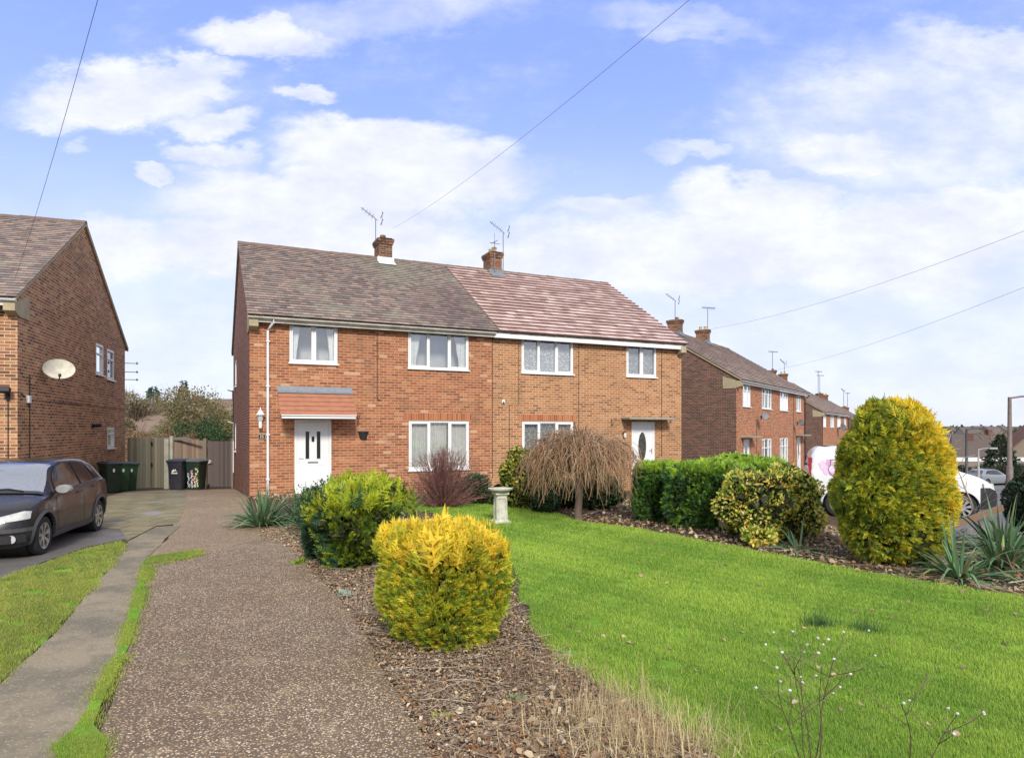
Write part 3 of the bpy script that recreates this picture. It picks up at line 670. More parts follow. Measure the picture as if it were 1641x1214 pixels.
    for e in opts.get('corbels', []):
        mb = MB(); xa, xb = (-.03, .20) if e == 0 else (HW-.20, HW+.03)
        mb.prism([(-ov+.02, fz0-.12), (.05, fz0-.22), (.62, fz0-.22), (.62, fz0+.36), (.05, fz0+.15), (-ov+.02, fz0+.11)], xa, xb, 'x'); mb.build('corbel', CREAM, root)
    # chimneys
    for i, (ct, pots) in enumerate(opts.get('chim', [(4.82, 1), (9.15, 2)])):
        cy = HD/2-.03; mb = MB(); hw, hd = .24, .36; top = RDG+.62
        mb.box(ct-hw, ct+hw, cy-hd, cy+hd, RDG-.5, top); ch = mb.build('chimney', B_CHIM, roof)
        mb = MB(); mb.box(ct-hw-.035, ct+hw+.035, cy-hd-.035, cy+hd+.035, top-.16, top-.08); mb.box(ct-hw-.06, ct+hw+.06, cy-hd-.06, cy+hd+.06, top-.08, top+.03); mb.build('corbel_course', B_CHIM, ch)
        mb = MB(); mb.prism([(cy-hd-.12, top+.03), (cy+hd+.02, top+.03), (cy+hd-.1, top+.07), (cy-hd+.05, top+.07)], ct-hw+.02, ct+hw-.02, 'x'); mb.build('flaunching', CONC, ch)
        for k_ in range(pots):
            mb = MB(); yy_ = cy+(-.16+.3*k_ if pots > 1 else -.12)
            if i == 0: mb.lathe([(.10, .0), (.10, .05), (.105, .14), (.09, .15), (.0, .15)], 14, (ct-.04, yy_, top+.05)); mb.build('chimney_pot', B_CHIM, ch, smooth=True)
            else: mb.lathe([(.11, 0), (.11, .03), (.095, .05), (.09, .16), (.105, .18), (.105, .21), (.07, .21)], 16, (ct, yy_, top+.05)); mb.build('chimney_pot', plain('buff_clay_pot', (.55, .40, .18), .8, .3), ch, smooth=True)
        mb = MB(); zf = RDG-.36*math.tan(ang); ff = .02
        mb.prism([(cy-hd-.30, zf-.11), (cy-hd-.012, zf+.04), (cy-hd-.012, zf+.20), (cy-hd-.03, zf+.20), (cy-hd-.03, zf+.06), (cy-hd-.30, zf-.085)], ct-hw-.06, ct+hw+.06, 'x')
        for sx in (-1, 1): mb.box(ct+sx*(hw+.006)-.006, ct+sx*(hw+.006)+.006, cy-hd-.012, cy+hd, RDG-.25, RDG+.02)
        mb.build('flashing', UPVC if (i == 0 and opts.get('whiteflash')) else LEAD, ch)
    # windows
    ck = opts.get('curt', ['drape', 'drape', 'net', 'net', 'wide', 'net'])
    sp2, sp3 = [.5], [.335, .665]
    for i, h in enumerate(ups): window(root, h, sp2 if i in (0, 3) else sp3, ID, ck[i], seed=i, detail=det, bars=opts.get('bars', False))
    for i, h in enumerate(gws): window(root, h, sp3, ID, ck[4+i], seed=9+i, detail=det, bars=opts.get('bars', False))
    for h in gws: mb = MB(); mb.box(h[0]-.1, h[1]+.1, -.006, .05, h[3]+.004, h[3]+.222); mb.build('lintel', B_SOLD, root)
    return root, zE, drs

def door_a(root, r):
    """panelled white door with two narrow dark lights, knocker and letterbox"""
    a, b, c, d = r
    mb = MB(); f = .06
    mb.box(a, a+f, .01, .09, c, d); mb.box(b-f, b, .01, .09, c, d); mb.box(a+f, b-f, .01, .09, d-f, d); mb.build('door_frame', UPVC, root, bevel=.005)
    a2, b2, d2 = a+f+.004, b-f-.004, d-f-.004; y = .035; w_ = b2-a2
    mb = MB(); mb.box(a2, b2, y, y+.05, c+.02, d2)
    def panel(u0, u1, z0, z1):
        t = .014
        for q_ in ((u0, u1, z0, z0+t), (u0, u1, z1-t, z1), (u0, u0+t, z0+t, z1-t), (u1-t, u1, z0+t, z1-t)): mb.box(q_[0], q_[1], y-.012, y, q_[2], q_[3])
        mb.box(u0+.04, u1-.04, y-.008, y, z0+.04, z1-.04)
    mcx = (a2+b2)/2
    panel(a2+.1, mcx-.03, .18, .78); panel(mcx+.03, b2-.1, .18, .78)
    for s in (-1, 1):
        u = mcx+s*.15
        for q_ in ((u-.065, u+.065, .93, .945), (u-.065, u+.065, 1.70, 1.715), (u-.065, u-.05, .945, 1.70), (u+.05, u+.065, .945, 1.70)): mb.box(q_[0], q_[1], y-.014, y, q_[2], q_[3])
    dr = mb.build('door', UPVC, root)
    mb = MB()
    for s in (-1, 1): u = mcx+s*.15; mb.box(u-.05, u+.05, y-.006, y, .945, 1.70)
    mb.build('door_light', plain('dark_door_glass', (.02, .022, .025), .08, .1, spec=.8), dr)
    mb = MB(); mb.box(mcx-.035, mcx+.035, y-.02, y, 1.42, 1.56); mb.tube([(mcx-.025, y-.03, 1.53), (mcx-.025, y-.035, 1.45), (mcx+.025, y-.035, 1.45), (mcx+.025, y-.03, 1.53)], .007, 5); mb.build('knocker', BLACKM, dr)
    mb = MB(); mb.box(mcx-.14, mcx+.14, y-.012, y, .82, .875); mb.build('letterbox', plain('chrome_trim', (.6, .6, .6), .25, .05, metal=.8), dr, bevel=.004)
    mb = MB(); mb.box(a2+.04, a2+.07, y-.02, y, .86, 1.06); mb.tube([(a2+.055, y-.05, .98), (a2+.17, y-.05, .98)], .009, 6); mb.build('handle', UPVC, dr)
    mb = MB(); mb.box(a-.05, b+.05, -.12, .06, c-.14, c+.02); mb.build('doorstep', CONC, root)
    return dr
def door_b(root, r, det=True):
    """white door with an oval dark glass"""
    a, b, c, d = r; mb = MB(); f = .07
    mb.box(a, a+f, .01, .09, c, d); mb.box(b-f, b, .01, .09, c, d); mb.box(a+f, b-f, .01, .09, d-f, d); mb.build('door_frame', UPVC, root, bevel=.005)
    y = .035; mcx = (a+b)/2-.03; mb = MB(); mb.box(a+f, b-f, y, y+.05, c+.02, d-f)
    mb.box(a+f+.08, b-f-.08, y-.008, y, .15, .42); dr = mb.build('door', UPVC, root)
    n = 32; zc = 1.16
    mb = MB(); mb.prism([(mcx+.17*cos(2*pi*i/n), zc+.50*sin(2*pi*i/n)) for i in range(n)], y-.006, y, 'y'); mb.build('oval_glass', plain('dark_oval_glass', (.035, .034, .032), .1, .5, 14, (.10, .10, .09), spec=.8), dr)
    mb = MB(); mb.tube([(mcx+.18*cos(2*pi*i/n), y-.004, zc+.51*sin(2*pi*i/n)) for i in range(n+1)], .014, 6, caps=False); mb.build('oval_moulding', UPVC, dr)
    mb = MB(); mb.box(b-f-.07, b-f-.04, y-.02, y, .9, 1.1); mb.tube([(b-f-.055, y-.05, 1.03), (b-f-.17, y-.05, 1.03)], .009, 6); mb.build('handle', plain('chrome_trim', (.6, .6, .6), .25, .05, metal=.8), dr)
    mb = MB(); mb.box(a-.05, b+.05, -.3, .06, c-.3, c+.02); mb.build('doorstep', CONC, root)
def slab_canopy(root, u0, u1, z):
    mb = MB(); mb.box(u0, u1, -.52, -.003, z, z+.075); mb.build('canopy', CONC, root, bevel=.008)
# ---- the four pairs of houses
TH = radians(25.19); P0 = (-6.98, 17.6, 0.0)
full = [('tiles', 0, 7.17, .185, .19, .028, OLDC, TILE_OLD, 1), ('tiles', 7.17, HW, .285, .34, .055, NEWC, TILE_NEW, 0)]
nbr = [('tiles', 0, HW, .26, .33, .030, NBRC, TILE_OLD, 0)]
front, zE, DR = house('semi_detached_house', P0, TH, 'brick house pair with half grey-brown and half pinkish-red tiled roof, behind the bird bath',
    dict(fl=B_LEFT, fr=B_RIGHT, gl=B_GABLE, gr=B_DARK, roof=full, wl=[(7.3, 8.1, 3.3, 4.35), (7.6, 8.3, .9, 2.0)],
         gutters=[(-.06, 7.05, GUTM)], oldgutter=True, pipes=[(.45, .0, UPVC, 0)], darksoffit=True, whiteflash=True, corbels=[0, 1]))
door_a(front, DR[0]); door_b(front, DR[1]); slab_canopy(front, 11.84, 13.80, 2.09)
# tiled canopy over the left door
mb = MB(); mb.prism([(-.62, 2.16), (-.003, 2.76), (-.003, 2.20), (-.6, 2.10)], .76, 2.64, 'x'); can = mb.build('door_canopy', UPVC, front)
r_ = random.Random(3); mb = MB(); A_ = Vector((0, -.68, 2.125)); B_ = Vector((0, -.03, 2.80)); nrm = Vector((0, -(B_.z-A_.z), B_.y-A_.y)).normalized()
N_ = 5
for i in range(N_):
    s0, s1 = A_.lerp(B_, i/N_*.92-.01), A_.lerp(B_, (i+1)/N_*.92+.02)
    a_, b_ = s0+nrm*.032, s1+nrm*.012
    mb.add([(.70, a_.y, a_.z), (2.70, a_.y, a_.z), (2.70, b_.y, b_.z), (.70, b_.y, b_.z), (.70, s0.y, s0.z), (2.70, s0.y, s0.z), (2.70, s1.y, s1.z), (.70, s1.y, s1.z)], [(0, 1, 2, 3), (0, 1, 5, 4), (0, 3, 7, 4), (1, 2, 6, 5), (4, 5, 6, 7)])
mb.build('canopy_tiles', plain('terracotta_canopy_tiles', (.42, .18, .10), .6, .2, 5, (.33, .14, .085)), can)
mb = MB(); a_, b_ = A_.lerp(B_, .87)+nrm*.045, B_+nrm*.01
mb.add([(.69, a_.y, a_.z), (2.71, a_.y, a_.z), (2.71, b_.y, b_.z), (.69, b_.y, b_.z), (2.71, -.004, 2.93), (.69, -.004, 2.93), (2.71, -.004, b_.z), (.69, -.004, b_.z)], [(0, 1, 2, 3), (2, 3, 5, 4)]); mb.build('canopy_flashing', LEAD, can)
mb = MB(); mb.box(.74, 2.66, -.69, -.60, 2.045, 2.095); mb.build('canopy_fascia', UPVC, can)
mb = MB(); mb.tube([(.72, -.70, 2.125), (2.68, -.70, 2.125)], .018, 6); mb.build('canopy_gutter', UPVC, can)
# wiring and pipes clipped to the facade
def hp(u, dpt, z): return (u, dpt, z)
mb = MB()
for u, z1_, z2_ in ((3.42, 4.55, 2.66), (7.04, 4.6, .3), (7.95, 4.5, 2.55), (10.15, 4.5, 1.6), (13.55, 4.5, .8), (7.62, 2.5, .3)): mb.tube([hp(u, -.012, z1_), hp(u, -.012, z2_)], .0085, 5)
mb.tube([hp(3.42, -.012, 2.66), hp(3.45, -.02, 2.60), hp(3.52, -.02, 2.60)], .012, 5); mb.build('wall_cable', CABLE, front)
for hh, gz_ in ((1.2, 2.0), (.5, 3.2)):
    mb = MB(); mb.tube([hp(-.05, 8.6, gz_), hp(-.05, 8.6, gz_-1.9)], .02, 6); mb.tube([hp(-.05, 8.6, gz_), hp(-.25, 8.5, gz_+.05)], .02, 6); mb.build('waste_pipe', UPVC if hh > 1 else CABLE, front)
def on_front(u, d, z): 
    p = Matrix.Translation(P0) @ Matrix.Rotation(TH, 4, 'Z') @ Vector((u, d, z)); return p
# fixtures on the main house
t = empty('wall_lantern', on_front(.26, -.004, 1.98), TH, label='white coach lantern on the brickwork left of the white downpipe', cat='wall lamp')
mb = MB(); mb.lathe([(.0, -.2), (.04, -.19), (.05, -.1), (.045, -.02), (.02, .0)], 12, (0, -.10, 0)); mb.tube([(0, -.03, -.08), (0, -.1, -.12)], .018, 6); mb.box(-.04, .04, -.03, 0, -.16, -.02); mb.build('bracket', UPVC, t, smooth=True)
mb = MB(); mb.lathe([(.045, .0), (.075, .16), (.075, .17)], 6, (0, -.10, 0)); mb.build('lantern_glass', plain('frosted_glass', (.5, .52, .5), .25, .1), t)
mb = MB(); mb.lathe([(.11, .16), (.10, .185), (.035, .28), (.012, .30), (.016, .34), (.0, .37)], 12, (0, -.10, 0)); mb.build('lantern_cap', UPVC, t, smooth=True)
for j in range(6): 
    mb = MB() if j == 0 else mb; a_ = 2*pi*j/6; mb.tube([(.047*cos(a_), -.1+.047*sin(a_), 0), (.078*cos(a_), -.1+.078*sin(a_), .165)], .006, 4)
mb.build('cage', UPVC, t)
def textmesh(s, size, name, mat, parent, loc, ext=.002, rot=(pi/2, 0, 0)):
    cu = bpy.data.curves.new('t', 'FONT'); cu.body = s; cu.size = size; cu.extrude = ext; cu.align_x = 'CENTER'; cu.align_y = 'CENTER'
    to = bpy.data.objects.new('t', cu); COL.objects.link(to); dg = bpy.context.evaluated_depsgraph_get(); dg.update()
    me = bpy.data.meshes.new_from_object(to.evaluated_get(dg)); bpy.data.objects.remove(to); me.materials.clear()
    o = link(name, me, mat, parent, loc); o.rotation_euler = rot; return o
t = empty('house_number_sign', on_front(.30, -.004, 1.56), TH, label='small dark house number plaque below the white coach lantern', cat='sign')
mb = MB(); mb.box(-.085, .085, -.012, 0, -.06, .06); mb.build('plaque', BLACKM, t, bevel=.003)
mb = MB()
for q_ in ((-.09, .09, .06, .072), (-.09, .09, -.072, -.06), (-.095, -.083, -.06, .06), (.083, .095, -.06, .06)): mb.box(q_[0], q_[1], -.016, 0, q_[2], q_[3])
mb.build('plaque_border', CREAM, t); textmesh('25', .11, 'numerals', plain('pale_numeral', (.7, .68, .55), .6, .05), t, (0, -.014, 0))
def bracket(loc, label, s=1, flip=1):
    t = empty('hanging_basket_bracket', loc, TH, label=label, cat='bracket'); mb = MB()
    mb.tube([(0, -.01, -.14), (0, -.01, .14)], .009, 5); mb.tube([(0, -.01, .1), (.0, -.28, .12)], .007, 5); mb.tube([(0, -.01, -.1), (0, -.1, -.06), (0, -.18, .06), (0, -.26, .11)], .006, 5)
    mb.tube([(0, -.28, .12), (0, -.31, .15), (0, -.29, .17)], .006, 5); mb.build('scroll', BLACKM, t); return t
bracket(on_front(2.86, -.003, 2.00), 'black iron basket bracket right of the terracotta tiled door canopy')
bracket(on_front(11.45, -.003, 1.98), 'black iron basket bracket left of the flat concrete door canopy')
bracket(on_front(13.92, -.003, 2.10), 'black iron basket bracket right of the flat concrete door canopy, near the house corner')
t = empty('wall_planter', on_front(3.02, -.004, 1.60), TH, label='small empty dark grey half-round planter on the brick wall right of the left door', cat='planter')
mb = MB(); vs = []; n = 12
for r0, z0_ in ((.10, -.11), (.135, .06), (.155, .07), (.155, .10), (.13, .10), (.09, -.08)): vs += [(r0*cos(a_), -abs(r0*sin(a_))*.8, z0_) for a_ in np.linspace(0, pi, n)]
mb.add(vs, [(i*n+j, i*n+j+1, (i+1)*n+j+1, (i+1)*n+j) for i in range(5) for j in range(n-1)]+[tuple(range(n))]); mb.build('bowl', GREYPL, t, smooth=True)
t = empty('alarm_box', on_front(7.40, -.003, 2.62), TH, label='tiny square cream sensor box on the wall between the ground and upper windows', cat='sensor')
mb = MB(); mb.box(-.055, .055, -.05, 0, -.05, .06); mb.build('casing', UPVC, t, bevel=.01); mb = MB(); mb.lathe([(.0, -.02), (.025, -.012), (.028, 0)], 10, (0, -.05, -.02), 'y'); mb.build('lens', GREYPL, t)
t = empty('porch_light', on_front(11.95, -.003, 1.55), TH, label='small black and white wall light beside the door with the oval glass', cat='wall lamp')
mb = MB(); mb.box(-.05, .05, -.03, 0, -.12, .12); mb.build('back_plate', BLACKM, t, bevel=.01); mb = MB(); mb.lathe([(.0, -.09), (.045, -.07), (.05, .05), (.03, .08), (0, .085)], 12, (0, -.07, 0)); mb.build('globe', plain('frosted_globe', (.65, .66, .6), .3, .1), t, smooth=True)
# aerials on the main chimneys
aerial('tv_aerial', on_front(4.60, HD/2+.2, RDG+.78), .72, radians(10), 'tall pronged aerial on the left chimney of the nearest house', 0)
aerial('tv_aerial', on_front(9.05, HD/2-.46, RDG+.45), .62, radians(30), 'short cross-shaped aerial strapped to the chimney with the yellow pot', 1)
aerial('tv_aerial', on_front(9.62, HD/2, RDG+.35), 1.25, radians(10), 'tall thin pole aerial on the right side of the chimney with the yellow pot', 0)

# neighbour on the left: only its right end shows
THL = radians(17.9); PL = Vector((-11.21, 15.0, -.07)); OL = PL-HW*Vector((cos(THL), sin(THL), 0))
def ul(px):
    r = (px-CX)/FPX; return (-11.21-15*r)/(.3073+.9516*r)
def zl(py, u): Y = 15+.9516*u; return CAMH-(py-HY)*Y/FPX-PL.z
wl = []
for pa, pb, ya, yb in ((153.5, 166.5, 551, 603), (171.5, 183.5, 560, 611), (172, 184, 684, 720)):
    ua, ub = ul(pa), ul(pb); um = (ua+ub)/2; wl.append((ua, ub, zl(yb, um), zl(ya, um)))
left, _, _ = house('semi_detached_house', OL, THL, 'orange brick house cut by the left frame edge, with a satellite dish on its gable',
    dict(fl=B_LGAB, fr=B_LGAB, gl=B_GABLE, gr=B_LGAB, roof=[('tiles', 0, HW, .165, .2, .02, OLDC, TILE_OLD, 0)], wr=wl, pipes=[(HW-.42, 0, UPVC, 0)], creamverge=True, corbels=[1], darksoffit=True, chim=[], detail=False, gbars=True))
ML_ = Matrix.Translation(OL) @ Matrix.Rotation(THL, 4, 'Z')
def on_left(u, out, z): return ML_ @ Vector((HW+out, u, z))
g2 = THL+pi/2
d = dish('satellite_dish', on_left(ul(66), .38, zl(590, ul(66))), radians(38), .78, 'round cream satellite dish on the gable of the house at the left edge')
u_ = ul(46); mb = MB()
mb.tube([(HW+.012, ul(47), zl(600, ul(47))), (HW+.012, ul(47), .3)], .012, 5); mb.tube([(HW+.012, ul(33), zl(630, ul(33))), (HW+.012, ul(40), zl(636, ul(40)))], .01, 5); mb.tube([(HW-.18, -.012, 2.62), (HW-.18, -.012, .3)], .010, 5)
mb.tube([(HW+.012, ul(50), zl(640, ul(50))), (HW+.012, ul(200), zl(655, ul(200)))], .006, 4); mb.build('wall_cable', CABLE, left)
t = empty('junction_box', on_left(ul(43), .003, zl(640, ul(43))), g2, label='small white cable box on the gable below the cream satellite dish', cat='cable box')
mb = MB(); mb.box(-.07, .07, -.07, 0, -.08, .09); mb.build('casing', UPVC, t, bevel=.008); mb = MB(); mb.tube([(0, -.035, -.08), (0, -.035, -.14)], .015, 6); mb.build('gland', GREYPL, t)
t = empty('security_light', ML_ @ Vector((HW-.18, -.003, 2.62)), THL, label='black floodlight on the corner of the house at the left edge', cat='security light')
mb = MB(); mb.M = Matrix.Rotation(radians(-25), 4, 'X'); mb.box(-.10, .10, -.26, -.14, -.06, .06); mb.build('lamp_head', BLACKM, t, bevel=.01)
mb = MB(); mb.tube([(0, 0, 0), (0, -.16, -.03)], .018, 6); mb.box(-.04, .04, -.05, 0, -.13, .03); mb.build('sensor_bracket', BLACKM, t)
t = empty('flue_vent', on_left(ul(148), .003, zl(682, ul(148))), g2, label='black flue outlet on the neighbouring gable left of the small white window', cat='flue')
mb = MB(); mb.tube([(0, 0, 0), (0, -.25, .02)], .055, 12); mb.build('pipe', BLACKM, t); mb = MB(); mb.box(-.09, .09, -.01, 0, -.09, .09); mb.build('wall_plate', BLACKM, t)
t = empty('telephone_bracket', on_left(9.7, .003, 4.25), g2, label='small black wire brackets at the rear corner of the left neighbour house', cat='bracket')
mb = MB()
for zz in (0, -.32, -.6): mb.tube([(0, 0, zz), (0, -.45, zz)], .012, 5); mb.tube([(0, -.40, zz-.04), (0, -.40, zz+.05)], .02, 5)
mb.build('arm', BLACKM, t)

# neighbours on the right
def right_house(P, th, label, var, det):
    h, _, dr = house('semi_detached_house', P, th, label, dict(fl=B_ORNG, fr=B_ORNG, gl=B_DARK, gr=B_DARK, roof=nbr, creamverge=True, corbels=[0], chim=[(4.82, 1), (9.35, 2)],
        pipes=[(HW-.25, -.5, BLACKM, 0)]+([(.12, -.5, BLACKM, 0)] if var else []), detail=det, curt=['drape', 'drape', 'wide', 'drape', 'drape', 'wide'], bars=True))
    door_b(h, dr[0]); door_b(h, dr[1]); slab_canopy(h, .7, 2.6, 2.09); slab_canopy(h, 11.9, 13.8, 2.09); return h
THA = radians(54.6); PA = (10.31, 30.4, -.73)
ha = right_house(PA, THA, 'brick house pair seen past the right end of the nearest house, its side wall blackened', 0, True)
THB = radians(55.6); PB = (24.3, 52.0, -1.62)
hb = right_house(PB, THB, 'farther brick house pair above the white van, with a dark dish on its front', 1, False)
THC = radians(56.5); PC = (39.3, 75.0, -2.4)
hc = right_house(PC, THC, 'farthest brick house pair, mostly behind the top of the tall golden bush', 1, False)
MA = Matrix.Translation(PA) @ Matrix.Rotation(THA, 4, 'Z'); MBb = Matrix.Translation(PB) @ Matrix.Rotation(THB, 4, 'Z'); MC = Matrix.Translation(PC) @ Matrix.Rotation(THC, 4, 'Z')
greyd = plain('dish_dark_grey', (.12, .12, .125), .5, .2)
mb = MB(); mb.tube([(3.35, -.012, 3.0), (3.35, -.012, .5)], .01, 4); mb.tube([(11.3, -.012, 4.6), (11.3, -.012, .5)], .01, 4); mb.build('wall_cable', CABLE, ha)
dish('satellite_dish', MA @ Vector((3.3, -.45, 3.15)), radians(28), .55, 'grey satellite dish on the orange brick front, nearer the blackened side wall', 'dishes on the right neighbour', plain('dish_grey', (.24, .24, .25), .5, .2))
dish('satellite_dish', MA @ Vector((11.2, -.45, 2.9)), radians(28), .55, 'dark satellite dish above the far door of the house with the blackened side wall', 'dishes on the right neighbour', greyd)
dish('satellite_dish', MBb @ Vector((7.9, -.5, 3.6)), radians(28), .9, 'dark satellite dish between the upper windows of the farther house over the van', None, greyd)
aerial('tv_aerial', MA @ Vector((4.9, HD/2, RDG+.75)), 1.05, 0, 'thin aerial on the mossy chimney right of the pinkish-red roof', 0, 1.2)
aerial('tv_aerial', MA @ Vector((9.75, HD/2-.2, RDG+.3)), 1.75, radians(190), 'tall arrow-shaped aerial clamped to the second chimney of the house with the blackened side wall', 2, 1.2)
aerial('tv_aerial', MBb @ Vector((4.9, HD/2-.1, RDG+.7)), 1.6, radians(190), 'slanting aerial on the first far chimney right of the blackened house, above its roofline', 2, 1.5)
aerial('tv_aerial', MBb @ Vector((9.6, HD/2-.1, RDG+.4)), 1.3, radians(20), 'small aerial on the lower of the two far chimneys above the blackened house roof', 0, 1.5)
THD = radians(58); PD = (54.0, 98.0, -3.25)
hd = right_house(PD, THD, 'last brick house of the row, only its chimneys showing over the roof before it', 1, False)
MD = Matrix.Translation(PD) @ Matrix.Rotation(THD, 4, 'Z')
aerial('tv_aerial', MC @ Vector((4.4, HD/2, RDG+.7)), 2.6, radians(190), 'wide aerial with a T head over the roof of the farther house by the van', 2, 2.0)
aerial('tv_aerial', MC @ Vector((5.6, HD/2, RDG+.7)), 2.2, radians(170), 'aerial with a drooping arm right of the wide T headed one', 2, 1.8)
aerial('tv_aerial', MD @ Vector((5.5, HD/2, RDG+.6)), 2.6, radians(20), 'faint aerial standing against the sky just left of the golden bush', 0, 2.4)
aerial('tv_aerial', MD @ Vector((11.5, HD/2, RDG+.5)), 2.6, radians(200), 'faint aerial against the sky touching the golden bush outline', 2, 2.4)
# ================================================================== FENCE, GATE, BINS, SHED
def attr(name, **k): return attrmat(name, **k)
WOOD = attrmat('weathered_board', .9, .5, 30)
FY = lambda px: 24.75+(px-205)/(374-205)*1.55
def on_f(px, dy=0): Y = FY(px)+dy; return Vector(((px-CX)*Y/FPX, Y, float(gz((px-CX)*Y/FPX, Y))))
def boards(mb, pa, pb, h0, h1, n, base, rng, dy=0, gap=.006, jag=.01):
    A, B = on_f(pa, dy), on_f(pb, dy)
    for i in range(n):
        a, b = A.lerp(B, i/n), A.lerp(B, (i+1)/n); d = (B-A).normalized(); nn = Vector((-d.y, d.x, 0)).normalized()
        a = a+d*gap; k_ = rng.uniform(.72, 1.2); c = tuple(x*k_*rng.uniform(.94, 1.06) for x in base); o = rng.uniform(-.006, .006); t = rng.uniform(-jag, jag)
        p = [a+nn*o, b+nn*o, b+nn*(o+.02), a+nn*(o+.02)]
        z0 = min(a.z, b.z)
        mb.add([(*q_[:2], z0+h0) for q_ in p]+[(*q_[:2], z0+h1+t) for q_ in p], [(0, 3, 2, 1), (4, 5, 6, 7), (0, 1, 5, 4), (1, 2, 6, 5), (2, 3, 7, 6), (3, 0, 4, 7)], c)
fr = random.Random(4)
f1 = empty('board_fence', (0, 0, 0), label='grey-green vertical board fence between the left house and the pale concrete posts', cat='fence')
mb = MB(); boards(mb, 204, 266, .05, 1.93, 13, (.30, .275, .195), fr); mb.build('board_panel', WOOD, f1)
A, B = on_f(238, -.03), on_f(246, -.03); mb = MB(); mb.box(A.x, A.x+.09, A.y-.03, A.y, A.z+.05, A.z+1.98, (.29, .27, .19)); mb.build('cover_strip', WOOD, f1)
for zz, c_ in ((1.72, BLACKM), (.93, GREYPL)):
    mb = MB(); mb.lathe([(.07, 0), (.07, .05), (.03, .07)], 10, (on_f(243).x, on_f(243).y-.10, A.z+zz), 'y'); mb.build('vent_hole' if zz > 1 else 'ring_latch', c_, f1)
for i, (pa, top, w_) in enumerate(((267.5, 1.90, .17), (275.5, 2.02, .11))):
    a = on_f(pa, -.05); mb = MB(); mb.box(a.x-w_/2, a.x+w_/2, a.y-.06, a.y+.06, a.z-.1, a.z+top)
    mb.v = [(x, y, z) for x, y, z in mb.v]; tag(mb.build('concrete_post', plain('pale_concrete', (.50, .48, .40), .9, .25, 4, (.36, .35, .27)), bevel=.008), 'wide pale concrete post at the right end of the board fence' if i == 0 else 'slim taller concrete post just left of the brown fence panel', 'fence post', 'concrete fence posts')
f2 = empty('fence_panel', (0, 0, 0), label='brown closed board panel behind the two wheelie bins', cat='fence')
mb = MB(); boards(mb, 279, 328, .05, 1.88, 14, (.29, .215, .16), fr, gap=.002, jag=0); mb.build('board_panel', WOOD, f2)
a, b = on_f(278, -.03), on_f(328, -.03); mb = MB(); mb.box(a.x, b.x, a.y-.02, a.y+.06, a.z+1.86, a.z+1.91, (.22, .17, .12)); mb.build('top_rail', WOOD, f2)
b2_ = on_f(329, -.05); mb = MB(); mb.box(b2_.x-.06, b2_.x+.06, b2_.y-.06, b2_.y+.06, b2_.z-.1, b2_.z+1.95, (.25, .20, .15)); mb.build('post', WOOD, f2)
g1 = empty('garden_gate', (0, 0, 0), label='dark brown tongue and groove side gate beside the nearest house', cat='gate')
mb = MB(); boards(mb, 333, 371, .06, 1.86, 11, (.125, .10, .094), fr, gap=.002, jag=0); mb.build('gate_leaf', WOOD, g1)
a = on_f(372.5, -.03); mb = MB(); mb.box(a.x-.03, a.x+.04, a.y-.04, a.y+.04, a.z-.1, a.z+1.95, (.25, .20, .15)); mb.build('post', WOOD, g1)
a = on_f(336, -.03); mb = MB(); mb.box(a.x-.04, a.x+.05, a.y-.05, a.y-.02, a.z+.98, a.z+1.12); mb.tube([(a.x, a.y-.06, a.z+1.05), (a.x+.12, a.y-.06, a.z+1.05)], .014, 6); mb.build('latch', plain('pale_latch', (.6, .6, .56), .4, .1), g1)
# shed roof beyond the fence
def shed():
    c = at(300, 700, 29.5); t = empty('garden_shed', (c.x-1.35, 29.5, -1.02), radians(8), label='felt roofed garden shed peeping over the fence panel', cat='shed')
    mb = MB(); mb.box(-1.0, 1.3, 0, 3.2, 0, 1.95, (.12, .08, .06)); mb.add([(-1.0, 0, 1.95), (1.3, 0, 1.95), (.15, 0, 2.3), (-1.0, 3.2, 1.95), (1.3, 3.2, 1.95), (.15, 3.2, 2.3)], [(0, 1, 2), (3, 5, 4)], (.13, .08, .06)); mb.build('cladding', WOOD, t)
    mb = MB(); 
    for s in (-1, 1): mb.add([(.15, -.18, 2.40), (.15+s*1.38, -.18, 1.93), (.15+s*1.38, 3.4, 1.93), (.15, 3.4, 2.40), (.15, -.18, 2.34), (.15+s*1.38, -.18, 1.87), (.15+s*1.38, 3.4, 1.87), (.15, 3.4, 2.34)], [(0, 1, 2, 3), (4, 5, 6, 7), (0, 1, 5, 4), (1, 2, 6, 5), (2, 3, 7, 6)])
    mb.build('roof', plain('roof_felt', (.10, .085, .08), .9, .3, 4, (.19, .17, .15)), t)
shed()
